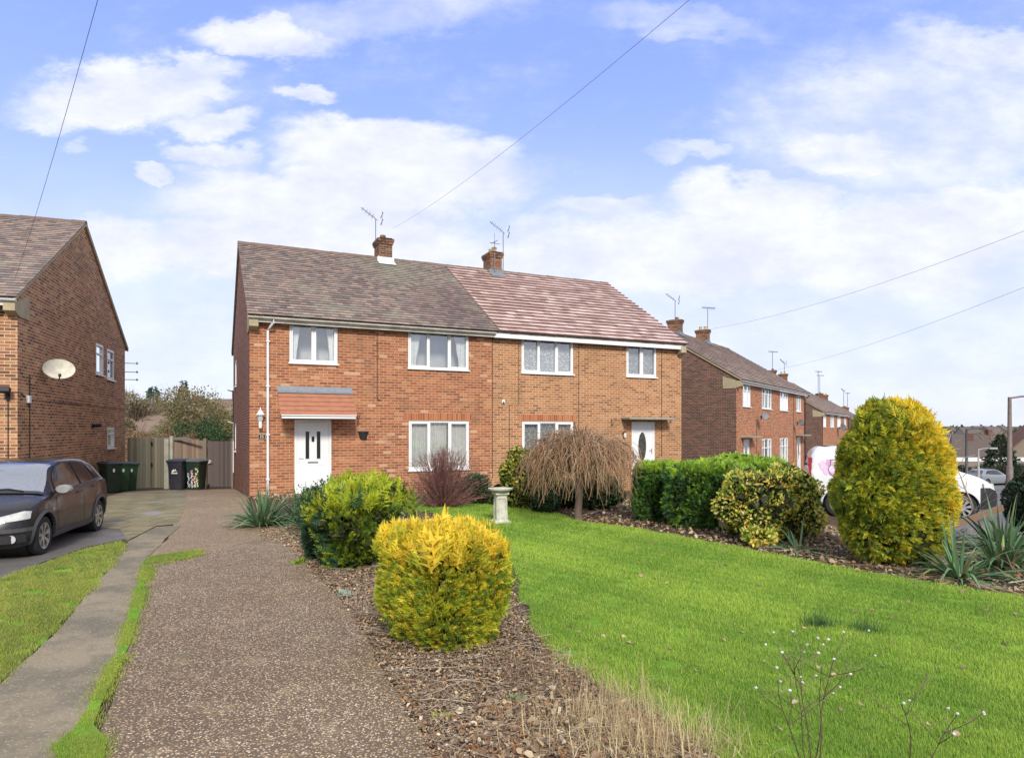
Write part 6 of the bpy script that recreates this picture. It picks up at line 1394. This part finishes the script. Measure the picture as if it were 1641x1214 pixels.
# lawn tuft
rng = np.random.default_rng(110)
for i, (p_, lb) in enumerate((((2.72, 5.85), 'dark grass tuft standing in the middle of the lawn'), ((3.05, 5.7), 'thinner grass tuft touching the right of the dark one on the lawn'))):
    n = 260 if i == 0 else 150; t = empty('grass_tuft', (*p_, 0), 0, label=lb, cat='grass tuft', group='grass tufts on the lawn'); s = np.linspace(0, 1, 5)
    az = rng.uniform(0, 2*pi, n); el = rng.uniform(0, 1.0, n); L = rng.uniform(.08, .22, n); d = np.stack([np.sin(el)*np.cos(az), np.sin(el)*np.sin(az), np.cos(el)], 1); p0 = rng.normal(0, .07, (n, 3))*np.array([1, .7, 0])
    pth = p0[:, None]+d[:, None]*(L[:, None]*s)[..., None]; pth[..., 2] -= (L*.5)[:, None]*s**2*np.sin(el)[:, None]
    v, f, c = ribbons(pth, np.full((n, 5), .0026)*(1-.8*s), np.stack([-np.sin(az), np.cos(az), 0*az], 1), vary((.07, .16, .05), n, rng, .4), .1); npmesh('blades', v, f, c, GRASSM, t)

# ------------------------------------------------------------------ grass (stuff)
def grass(name, poly, n, h, w_, cols, seed, label, y0=3.6, clumpy=.5, off=.01, pale=.03, near=True, edge=.035, bare=0):
    rng = np.random.default_rng(seed); P = samplepoly(poly, n, rng, near, y0)
    P = P+rng.normal(0, edge, P.shape)*(rng.random((len(P), 1)) < .5); x, y = P[:, 0], P[:, 1]; z = gz(x, y)+off
    pn = np.sin(x*1.7+1)*np.sin(y*1.3+2)+.6*np.sin(x*4.1+y*2.7)+.5*np.sin(x*9+y*1.3)*np.sin(y*8.1)+.35*np.sin(x*23+y*17)
    if bare:
        bn = np.sin(x*5.3+y*2.1+1)*np.sin(y*4.7-x*1.9)+.7*np.sin(x*11+y*7.3)*np.sin(y*13-x*5)+rng.normal(0, .35, n); kk = bn > -1.0+bare*1.3; x, y, z, pn = x[kk], y[kk], z[kk], pn[kk]; n = len(x)
    hh = h*rng.uniform(.5, 1.25, n)*(1+.25*clumpy*pn)*(1+np.clip((y-6)*.05, 0, .6)); ww = w_*(1+np.clip((y-4)*.22, 0, 3))
    az = rng.uniform(0, 2*pi, n); lean = rng.uniform(.1, .9, n)
    B = np.stack([x, y, z], 1); sd_ = np.stack([-np.sin(az), np.cos(az), 0*az], 1)*ww[:, None]
    T = B+np.stack([np.cos(az)*lean*hh, np.sin(az)*lean*hh, hh*(1-.3*lean)], 1); V = np.stack([B-sd_, B+sd_, T], 1).reshape(-1, 3); F = np.arange(3*n).reshape(-1, 3)
    t = np.clip(.5+.32*pn+rng.normal(0, .26, n), 0, 1); C = lerpc(cols[0], cols[1], t)*rng.uniform(.8, 1.2, (n, 1)); k = rng.random(n) < pale; C[k] = vary((.42, .36, .17), k.sum(), rng, .3)
    o = npmesh(name, V, F, np.stack([C*np.array([.86, .80, .9]), C*np.array([.86, .80, .9]), C*1.1], 1).reshape(-1, 3), GRASSM); return tag(o, label, 'grass', kind='stuff')  # shade painted into the blades: base vertices darker, tips lighter
vis = [p for p in LAWN]
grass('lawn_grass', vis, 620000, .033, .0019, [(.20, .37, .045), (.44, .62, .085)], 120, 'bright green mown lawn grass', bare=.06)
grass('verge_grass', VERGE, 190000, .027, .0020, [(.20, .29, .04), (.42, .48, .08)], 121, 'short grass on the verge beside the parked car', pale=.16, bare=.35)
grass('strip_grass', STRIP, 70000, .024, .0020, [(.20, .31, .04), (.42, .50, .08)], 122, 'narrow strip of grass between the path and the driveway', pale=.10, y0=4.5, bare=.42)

# ------------------------------------------------------------------ bed litter (stuff) and dry stalks
bed = [gp(*p) for p in [(705,1230),(1165,1230),(1062,1160),(965,1100),(885,1040),(850,1005),(800,900),(690,824),(640,820),(600,812),(450,840),(400,830),(425,860),(468,884),(500,918),(545,962),(572,1000),(612,1075),(655,1150)]]
bed2 = [gp(*p) for p in [(935,838),(1010,846),(1100,862),(1200,882),(1330,908),(1440,926),(1560,945),(1660,962),(1990,1010),(1990,905),(1560,850),(1240,826),(1030,806),(860,802)]]
bed3 = [gp(*p) for p in [(395,800),(640,800),(760,797),(860,802),(1030,806),(1030,800),(860,795),(620,792),(420,792)]]
def litter(name, poly, n, seed, label, y0=3.4, near=True, lo=.018, hi=.05, green=.0, off=0.0):
    rng = np.random.default_rng(seed); P = samplepoly(poly, n, rng, near, y0); P = P+rng.normal(0, .07, P.shape)*(rng.random((len(P), 1)) < .22); B = np.stack([P[:, 0], P[:, 1], gz(P[:, 0], P[:, 1])+rng.uniform(.003, .03, n)+off], 1)
    cols = np.array([(.36,.225,.135), (.48,.34,.20), (.25,.16,.10), (.58,.45,.28), (.43,.22,.10), (.19,.135,.095), (.53,.40,.26), (.66,.56,.40)]); C = cols[rng.integers(0, len(cols), n)]*rng.uniform(.65, 1.2, (n, 1))
    D = rng.normal(size=(n, 3)); D[:, 2] *= .45; S_ = np.cross(unit(D), np.array([0, 0, 1.0])+rng.normal(0, .45, (n, 3))); k = rng.random(n) < .55; sz = rng.uniform(lo, hi, n)*(1+np.clip((B[:, 1]-5)*.06, 0, .6))
    v, f, c = cat([scatter(B[k], D[k], sz[k], *CURL, C[k], rng, S_[k]), scatter(B[~k], D[~k], sz[~k]*.9, *CHIP, C[~k]*.9, rng, S_[~k])]); return tag(npmesh(name, v, f, c, DRY), label, 'leaf litter', kind='stuff')
litter('leaf_litter', bed, 60000, 130, 'brown dead leaves and bark chips on the bed beside the driveway', lo=.012, hi=.034)
litter('leaf_litter', bed2, 11000, 131, 'brown leaf litter along the foot of the hedge row', y0=9, lo=.03, hi=.07)
litter('leaf_litter', bed3, 4000, 132, 'leaf litter along the front of the house', y0=14, lo=.03, hi=.07)
big = [gp(*p) for p in [(760,1230),(1130,1230),(1040,1150),(960,1100),(830,1110),(740,1150)]]
litter('fallen_leaves', big, 700, 133, 'larger curled brown leaves in the near part of the bed', lo=.035, hi=.072, off=.012, y0=3.6)
rng = np.random.default_rng(140)
def lying(n, poly, L0, L1, y0, r=.0022, lift=.03, cols=((.42,.33,.25), (.30,.21,.15), (.56,.47,.37))):
    P = samplepoly(poly, n, rng, True, y0); az = rng.uniform(0, 2*pi, n); s = np.linspace(-.5, .5, 6); L = rng.uniform(L0, L1, n)
    q_ = np.zeros((n, 6, 3)); q_[..., 0] = P[:, :1]+np.cos(az)[:, None]*L[:, None]*s; q_[..., 1] = P[:, 1:]+np.sin(az)[:, None]*L[:, None]*s; q_[..., 2] = gz(q_[..., 0], q_[..., 1])+rng.uniform(.01, lift, (n, 1))
    q_[:, 1:] += np.cumsum(rng.normal(0, .012, (n, 5, 3)), 1)*np.array([1, 1, .5]); q_[..., 2] = np.maximum(q_[..., 2], gz(q_[..., 0], q_[..., 1])+.004)
    return strands(q_, np.full((n, 6), r)*rng.uniform(.5, 1.5, (n, 1)), np.array(cols)[rng.integers(0, len(cols), n)]*rng.uniform(.7, 1.2, (n, 1)), 3)
v, f, c = cat([lying(3000, bed, .08, .40, 4.2, .0016, .06), lying(260, bed2, .15, .5, 9, .004, .06)]); tag(npmesh('fallen_twigs', v, f, c, TWIG), 'pale fallen twigs lying over the bare beds', 'twigs', kind='stuff')
def dryclump(name, label, pos, n, L0, seed, sx=.16, sy=.12, cols=((.62,.48,.26), (.50,.36,.19), (.72,.60,.36)), w_=.0016, el1=1.2, grp='dry grass clumps in the near bed'):
    rng = np.random.default_rng(seed); t = empty(name, (pos[0], pos[1], 0), 0, label=label, cat='dry grass', group=grp); s = np.linspace(0, 1, 7)
    az = rng.uniform(0, 2*pi, n); el = rng.uniform(0, el1, n); L = L0*rng.uniform(.4, 1.15, n); d = np.stack([np.sin(el)*np.cos(az), np.sin(el)*np.sin(az), np.cos(el)], 1); p0 = rng.normal(0, 1, (n, 3))*np.array([sx, sy, 0])
    q_ = p0[:, None]+d[:, None]*(L[:, None]*s)[..., None]; q_[..., 2] -= (L*.75)[:, None]*s**2.2*np.sin(el)[:, None]; q_ += np.cumsum(rng.normal(0, .004, q_.shape), 1); q_[..., 2] = np.maximum(q_[..., 2], .01)
    v, f, c = ribbons(q_, np.full((n, 7), w_)*(1.1-s)*rng.uniform(.6, 1.5, (n, 1)), np.stack([-np.sin(az), np.cos(az), 0*az], 1), np.array(cols)[rng.integers(0, len(cols), n)]*rng.uniform(.75, 1.15, (n, 1)), .1); npmesh('stalks', v, f, c, DRY, t)
dryclump('dry_grass_clump', 'straw coloured grass clump at the bottom edge, where the bed meets the lawn', (.74, 3.60), 800, .36, 150, .22, .11)
dryclump('dry_grass_clump', 'sparser straw grass clump behind and left of the bottom edge one', (.56, 3.95), 340, .36, 151, .13, .10)
dryclump('dry_grass_clump', 'thin straw grass tuft straggling into the lawn, right of the larger clumps', (1.0, 3.66), 160, .30, 152, .16, .12)
dryclump('dry_grass_clump', 'low pale straw tuft on the lawn edge behind the bottom edge clumps', (.72, 4.25), 260, .24, 157, .16, .14)
dryclump('dry_grass_clump', 'flattened straw tangle in the middle of the near bed', (.30, 3.85), 300, .26, 158, .26, .14, el1=1.4)
dryclump('dry_grass_clump', 'sparse straw tuft on the lawn edge right of the clipped golden conifer', (.38, 4.75), 130, .22, 159, .15, .14)
dryclump('dead_flower_stalks', 'upright dark brown dead stalks in the bed behind the straw grass', (.30, 4.25), 70, .36, 153, .16, .12, ((.16,.085,.055), (.24,.15,.10), (.34,.22,.14)), .0024, .45, 'dead stalks in the near bed')
dryclump('dead_flower_stalks', 'dead stalks just right of the clipped golden conifer base', (.08, 4.75), 70, .28, 154, .14, .10, ((.16,.085,.055), (.24,.15,.10), (.40,.28,.18)), .0024, .5, 'dead stalks in the near bed')
dryclump('dead_flower_stalks', 'tangle of dead twigs left of the clipped golden conifer', (-1.42, 6.4), 120, .34, 155, .18, .2, ((.42,.33,.24), (.30,.20,.14), (.55,.46,.36)), .0024, 1.2, 'dead stalks in the near bed')
dryclump('dry_grass_clump', 'dead brown leaf bank under the strap-leaved clumps at the right frame edge', (7.1, 7.75), 420, .75, 156, .55, .12, ((.30,.20,.13), (.40,.28,.18), (.22,.14,.10)), .009, 1.5, None)
def rosette(label, pos, s_, seed, col):
    rng = np.random.default_rng(seed); n = 26; t = empty('rosette_plant', (pos[0], pos[1], .01), 0, label=label, cat='small plant', group='small leafy plants in the bed'); az = rng.uniform(0, 2*pi, n); el = rng.uniform(.3, 1.3, n)
    d = np.stack([np.sin(el)*np.cos(az), np.sin(el)*np.sin(az), np.cos(el)], 1); v, f, c = scatter(rng.normal(0, s_*.3, (n, 3))*np.array([1, 1, .1]), d, s_*rng.uniform(.6, 1.2, n), *LEAFT, vary(col, n, rng, .3), rng); npmesh('leaves', v, f, c, LEAF, t)
rosette('small grey-green plant among the dead leaves, nearest the bottom edge', (.03, 4.22), .07, 160, (.22, .30, .15)); rosette('pale grey-green plant at the driveway edge, left of the clipped golden conifer', (-1.75, 6.9), .09, 161, (.36, .46, .36))
rosette('bright green weed at the driveway edge by the lime green bush', (-2.75, 8.6), .10, 162, (.24, .34, .04)); rosette('tiny lime weed at the driveway edge near the bottom', (-.42, 4.0), .05, 163, (.40, .42, .06))
# loose pebbles and blown leaves on the hard surfaces
rng = np.random.default_rng(170); DR = [gp(*p) for p in drive]; P = samplepoly(DR, 2600, rng, True, 3.4); n = len(P)
v, f, c = scatter(np.stack([P[:, 0], P[:, 1], gz(P[:, 0], P[:, 1])+.013], 1), np.stack([rng.normal(size=n), rng.normal(size=n), 0*P[:, 0]], 1), rng.uniform(.005, .012, n), [(-.5,0,0),(0,-.45,0),(.55,0,0),(.05,.5,0),(0,0,.45)], [(0,1,4),(1,2,4),(2,3,4),(3,0,4)], np.array([(.50,.42,.32), (.36,.27,.2), (.24,.2,.18), (.62,.58,.5)])[rng.integers(0, 4, n)], rng, np.tile(np.array([[1., 0, 0]]), (n, 1))+rng.normal(0, .3, (n, 3))*np.array([1, 1, 0]))
tag(npmesh('loose_pebbles', v, f, c, DRY), 'loose small pebbles on the driveway surface', 'pebbles', kind='stuff')
pl = [p for p in LAWN if p[1] < 13]; P = samplepoly(LAWN, 110, rng, True, 5); n = len(P); D = rng.normal(size=(n, 3)); D[:, 2] *= .3
v, f, c = scatter(np.stack([P[:, 0], P[:, 1], np.full(n, .035)], 1), D, rng.uniform(.03, .06, n), *CURL, vary((.42, .30, .20), n, rng, .4), rng); tag(npmesh('blown_leaves', v, f, c, DRY), 'scattered blown leaves on the lawn', 'fallen leaves', kind='stuff')

# ================================================================== TREES BEHIND, FAR VIEW
def tree(name, label, pos, H, R, n, size, cols, seed, trunk_h=.4, tc=(.14, .10, .07), tmpl=LEAFT, cone=False, twig=0, squash=1.0, group=None, r0=.12, blobs=14):
    rng = np.random.default_rng(seed); z0 = float(gz(*pos)); t = empty(name, (pos[0], pos[1], z0), 0, label=label, cat='tree', group=group)
    mb = MB(); k_ = H*(.95 if cone else .62); mb.tube([(0, 0, -.1), (.03, 0, k_*.3), (-.02, .02, k_*.65), (.02, 0, k_)], [r0, r0*.8, r0*.5, r0*.12], 8, tc); br = []
    for i in range(14 if not cone else 0):
        a_ = rng.uniform(0, 2*pi); s = Vector((0, 0, H*rng.uniform(trunk_h*.6, .6))); e = Vector((cos(a_)*R*rng.uniform(.4, .85), sin(a_)*R*rng.uniform(.4, .85), H*rng.uniform(.5, .92))); mdl = s.lerp(e, .5)+Vector((0, 0, .1*H)); mb.tube([s, mdl, e], [r0*.4, r0*.25, r0*.08], 5, tc)
    mb.build('trunk', TWIG, t)
    if cone:
        u = rng.random(n)**.7; h = H*(.08+.90*(1-u)); rr = R*(1-(h/H))**.85*rng.uniform(.55, 1.05, n)*(1+.2*np.sin(h*9)); az = rng.uniform(0, 2*pi, n); P = np.stack([rr*np.cos(az), rr*np.sin(az), h], 1); D = np.stack([np.cos(az), np.sin(az), np.full(n, -.15)], 1)+rng.normal(0, .35, (n, 3))
    else:
        c_ = np.stack([rng.normal(0, R*.48, blobs), rng.normal(0, R*.48, blobs), H*rng.uniform(.36, .85, blobs)], 1); rb = R*rng.uniform(.28, .55, blobs); i = rng.integers(0, blobs, n); D = unit(rng.normal(size=(n, 3))); P = c_[i]+D*(rb[i]*rng.uniform(.5, 1.05, n))[:, None]*np.array([1, 1, .8*squash]); P[:, 2] = np.maximum(P[:, 2], .05); D = D+rng.normal(0, .7, (n, 3))
    C = np.array(cols)[rng.integers(0, len(cols), n)]*rng.uniform(.7, 1.3, (n, 1)); parts = [scatter(P, D, size*rng.uniform(.6, 1.3, n), *tmpl, C, rng)]
    v, f, c = parts[0]; npmesh('crown', v, f, c, LEAF, t)
    if twig:
        j = rng.integers(0, n, twig); d = unit(P[j]-np.array([0, 0, H*.35])+rng.normal(0, .25, (twig, 3))); s = np.linspace(0, 1, 4); q_ = (P[j]-d*.35)[:, None]+d[:, None]*(rng.uniform(.5, 1.2, twig)[:, None]*s)[..., None]+np.cumsum(rng.normal(0, .05, (twig, 4, 3)), 1)
        v, f, c = strands(q_, np.full((twig, 4), .014)*(1.2-s), vary((.34, .27, .20), twig, rng, .3), 3); npmesh('twigs', v, f, c, TWIG, t)
    return t
OLV = [(.22,.20,.06), (.28,.23,.10), (.16,.17,.05), (.34,.26,.13)]; GRN = [(.07,.13,.05), (.10,.17,.06), (.05,.09,.04)]
def gpos(px, Y): return ((px-CX)*Y/FPX, Y)
tree('garden_tree', 'broad olive-brown half-leafed tree behind the gate, next to the nearest house', gpos(338, 38), 5.0, 2.7, 12000, .15, OLV, 200, twig=700)
tree('garden_tree', 'olive tree with ivy-green lower leaves behind the shed roof', gpos(298, 40), 4.8, 2.2, 9500, .15, OLV+GRN, 201, twig=500)
tree('ivy_tree', 'dark ivy-clad trunk directly behind the top of the garden gate', gpos(330, 34.5), 3.3, 1.3, 5000, .12, GRN, 202)
tree('garden_tree', 'thin straw-coloured tree right beside the rear corner of the left house', gpos(216, 42), 5.7, 1.9, 7000, .14, OLV+[(.36,.30,.18)], 203, twig=600)
tree('fir_tree', 'blue-green fir tree in the gap between the two nearest houses', gpos(246, 47), 6.3, 2.0, 5200, .22, [(.05,.12,.06), (.09,.18,.11), (.16,.24,.17)], 204, cone=True)
tree('fir_tree', 'dark fir tip poking above the olive tree in the gap', gpos(294, 55), 7.6, 1.5, 3600, .24, [(.04,.07,.03), (.06,.10,.045), (.03,.05,.03)], 205, cone=True)
for i, (px, Y, H, lb) in enumerate(((212, 36, 2.9, 'orange-brown beech-like bush behind the left end of the board fence'), (240, 35, 2.7, 'rusty bush behind the middle of the board fence'), (285, 34.5, 2.6, 'orange-brown bush behind the shed roof'))):
    tree('autumn_bush', lb, gpos(px, Y), H, 1.0, 1800, .10, [(.42,.22,.08), (.34,.20,.09), (.28,.22,.09)], 210+i, twig=150, r0=.05, group='rusty bushes beyond the fence')
# simple far buildings, each with walls, roof and openings
def farhouse(label, px, py_ridge, Y, w_, d, h, rh, rz, wallc, roofc, name='distant_house', wins=3, winc=UPVC):
    x, y = gpos(px, Y); z0 = float(gz(x, y)); t = empty(name, (x, y, z0), rz, label=label, cat='house'); mb = MB()
    mb.box(-w_/2, w_/2, -d/2, d/2, -1, h, wallc); mb.add([(-w_/2, -d/2, h), (-w_/2, d/2, h), (-w_/2, 0, h+rh)], [(0, 1, 2)], wallc); mb.add([(w_/2, -d/2, h), (w_/2, d/2, h), (w_/2, 0, h+rh)], [(0, 1, 2)], wallc); mb.build('wall', FARW, t)
    mb = MB(); o = .3
    for s in (-1, 1): mb.add([(-w_/2-o, s*(d/2+o), h-o*rh/d*2), (w_/2+o, s*(d/2+o), h-o*rh/d*2), (w_/2+o, 0, h+rh+.05), (-w_/2-o, 0, h+rh+.05), (-w_/2-o, s*(d/2+o), h-.12-o*rh/d*2), (w_/2+o, s*(d/2+o), h-.12-o*rh/d*2), (w_/2+o, 0, h+rh-.07), (-w_/2-o, 0, h+rh-.07)], [(0, 1, 2, 3), (4, 5, 6, 7), (0, 1, 5, 4), (1, 2, 6, 5), (3, 0, 4, 7)], roofc)
    mb.build('roof', FARW, t); mb = MB(); mb.box(w_*.2, w_*.2+.6, -.35, .35, h+rh-.5, h+rh+.7, (.16, .08, .06)); mb.build('chimney', FARW, t)
    for i in range(wins):
        u = -w_/2+w_*(i+.5)/wins; 
        for zz in ([h*.2, h*.62] if h > 4 else [h*.35]):
            mb = MB(); mb.box(u-.55, u+.55, -d/2-.04, -d/2-.002, zz, zz+1.1); wo = mb.build('window', winc, t); mb = MB(); mb.box(u-.42, u-.04, -d/2-.05, -d/2-.041, zz+.12, zz+.98); mb.box(u+.04, u+.42, -d/2-.05, -d/2-.041, zz+.12, zz+.98); mb.build('pane', DK, wo)
    return t
FARW = attrmat('far_walls', .9, .2, 8)
farhouse('low brick bungalow with a brown roof seen over the board fence', 262, 655, 44, 9.5, 6, 3.0, 1.5, radians(6), (.34,.17,.10), (.26,.19,.15), wins=3)
farhouse('brick house with a white window glimpsed between the gate and the nearest house', 352, 660, 52, 6, 5, 4.2, 1.4, radians(-5), (.32,.17,.11), (.2,.14,.11), wins=2)
farhouse('steep-roofed brown house cut by the right frame edge beyond the street', 1690, 684, 76, 8, 9, 3.6, 4.6, radians(62), (.30,.24,.18), (.20,.10,.07), wins=2)
farhouse('small white-walled house beyond the street, just right of the golden bush', 1528, 700, 78, 7, 6, 2.6, 1.8, radians(-10), (.62,.60,.52), (.13,.10,.085), wins=2)
farhouse('grey-brown house with a single white window behind the dark lamp post', 1560, 705, 95, 10, 7, 3.4, 2.0, radians(5), (.13,.11,.09), (.12,.095,.085), wins=1)
for i, (px, Y, wc, lb) in enumerate(((1552, 330, (.5,.46,.4), 'leftmost pale house far on the hillside'), (1568, 380, (.6,.58,.55), 'pale house second from the left on the far hillside'), (1585, 360, (.45,.33,.27), 'brownish house in the middle of the far hillside row'), (1604, 400, (.5,.47,.43), 'house third along on the far hillside, left of the bare tree'), (1522, 350, (.5,.4,.34), 'house on the far hillside touching the golden bush outline'))):
    farhouse(lb, px, 690, Y, 9, 8, 5, 3, .2*i, tuple(c_*.7 for c_ in wc), (.14,.115,.105), wins=3)
tree('fir_tree', 'broad dark fir beyond the street, right of the white house', gpos(1603, 60), 4.6, 2.0, 3800, .26, [(.05,.085,.045), (.075,.11,.06), (.04,.06,.04)], 220, cone=True)
for i, (px, Y, H, R, lb) in enumerate(((1592, 80, 6.2, 2.6, 'pinkish-grey bare tree rising behind the broad dark fir'), (1575, 88, 5.0, 2.6, 'grey bare tree left of the pinkish one on the skyline'), (1620, 95, 5.0, 2.4, 'grey bare tree on the skyline by the brown pole'))):
    tree('bare_tree', lb, gpos(px, Y), H, R, 900, .16, [(.30,.23,.22), (.24,.19,.17)], 230+i, twig=1800, r0=.2, group='bare winter trees beyond the street')
# clipped hedge, low white wall and lamps across the street
def lowhedge(label, pa, pb, Y, h, seed, cols):
    a, b = gpos(pa, Y), gpos(pb, Y); rng = np.random.default_rng(seed); n = 5000; u = rng.random(n); x = a[0]+(b[0]-a[0])*u; y = a[1]+rng.uniform(-.5, .5, n); z = gz(x, y)+h*rng.random(n)**.6*(1+.1*np.sin(x*2.2))
    t = empty('clipped_hedge', (a[0], a[1], 0), 0, label=label, cat='hedge'); P = np.stack([x-a[0], y-a[1], z], 1); v, f, c = scatter(P, rng.normal(size=(n, 3))+np.array([0, -.5, .5]), .17, *LEAFT, np.array(cols)[rng.integers(0, len(cols), n)], rng); npmesh('foliage', v, f, c, LEAF, t)
lowhedge('dark hedge along the far side of the street, under the low white wall', 1480, 1608, 64.5, 1.5, 240, [(.07,.08,.05), (.11,.10,.07), (.05,.07,.04)])
lowhedge('reddish-brown hedge beyond the brown pole at the right frame edge', 1610, 1720, 60, 1.7, 241, [(.20,.13,.10), (.14,.12,.08), (.24,.16,.12)])
a = gpos(1480, 66); b = gpos(1760, 66); t = empty('garden_wall', (a[0], 66, float(gz(b[0], 66))), 0, label='long low white-capped wall across the street behind the dark hedge', cat='wall')
mb = MB(); mb.box(0, b[0]-a[0], -.1, .1, -.6, 1.95, (.3, .24, .2)); mb.build('brickwork', FARW, t); mb = MB(); mb.box(-.1, b[0]-a[0]+.1, -.16, .16, 1.95, 2.36); mb.build('coping', UPVC, t)
def lamp(label, px, Y, ytop, mat, arm, r=.07, flip=1, wood=False, head=True):
    x, y = gpos(px, Y); z0 = float(gz(x, y)); H = CAMH-(ytop-HY)*Y/FPX-z0; t = empty('street_lamp', (x, y, z0), 0, label=label, cat='street lamp', group='street lamps at the right'); mb = MB(); mb.tube([(0, 0, -.1), (0, 0, 1.2), (0, 0, 1.25), (0, 0, H)], [r*1.35, r*1.3, r, r*.7], 10); mb.build('post', mat, t, smooth=True)
    mb = MB(); mb.tube([(0, 0, H-.05), (flip*arm*.5, 0, H+.03), (flip*arm, 0, H+.05)], r*.45, 6); mb.build('arm', mat, t); mb = MB(); mb.box(min(0, flip*.5)+flip*arm, max(0, flip*.5)+flip*arm, -.12, .12, H-.02, H+.09); mb.build('lamp_head', mat, t, bevel=.02)
BRP = plain('brown_steel_column', (.22, .17, .14), .6, .3, 3, (.14, .11, .10)); GRP = plain('dark_lamp_column', (.07, .07, .075), .5, .2); PALEP = plain('pale_lamp_column', (.42, .40, .36), .6, .2)
lamp('tall brown lamp column at the right edge, its arm reaching out of frame', 1618, 30.5, 636, BRP, 1.1, .11)
lamp('dark slim lamp post with a short arm, right of the golden bush', 1549, 52, 687, GRP, 1.0, .12)
lamp('short pale lamp post with a squared arm, between the dark lamp and the fir', 1568, 42, 719, PALEP, .65, .06)
lamp('distant grey lamp post touching the golden bush outline, level with the hill', 1524, 60, 688, GRP, -.6, .09)
def smallcar(label, px, Y, rz, paint):
    x, y = gpos(px, Y); p2 = dict(prm); t2, *_r = vehicle('parked_car', (x, y, float(gz(x, y))), rz, label, 'car', 1.0, p2, paint)
    for xx in (1.22, -1.27):
        for s_ in (1, -1): wheel(t2, xx, s_*.80, .305, s_)
    for s_ in (1, -1): _r[3]('side_window', [(.70,.955),(.24,1.33),(-.30,1.375),(-1.02,1.32),(-1.45,1.06),(-.36,.985)], DK, .006, s_)
smallcar('small grey car far off on the street, above the van bonnet', 1584, 57.5, radians(20), plain('grey_car_paint', (.22, .24, .26), .3, .1, coat=.6))
# woodland on the hillside (stuff)
rng = np.random.default_rng(250); n = 26000; ang_ = rng.uniform(radians(-48), radians(48), n); Rr = rng.uniform(110, 620, n)**1.0; x = Rr*np.sin(ang_); y = Rr*np.cos(ang_); cl_ = np.sin(x*.03)*np.sin(y*.023)+.5*np.sin(x*.011+2); k = cl_ > -.15; x, y, Rr = x[k], y[k], Rr[k]; n = len(x)
z = gz(x, y)+rng.uniform(.3, 5.0, n)*(1-.35*(Rr < 200)); P = np.stack([x, y, z], 1); v, f, c = scatter(P, rng.normal(size=(n, 3)), 2.6*(Rr/400)**.4, *CURL, np.array([(.16,.13,.10), (.12,.13,.09), (.20,.16,.13), (.10,.12,.09), (.24,.2,.17)])[rng.integers(0, 5, n)], rng)
tag(npmesh('distant_woodland', v, f, c, LEAF), 'bare brown and grey-green woodland on the far hillside', 'woodland', kind='stuff')
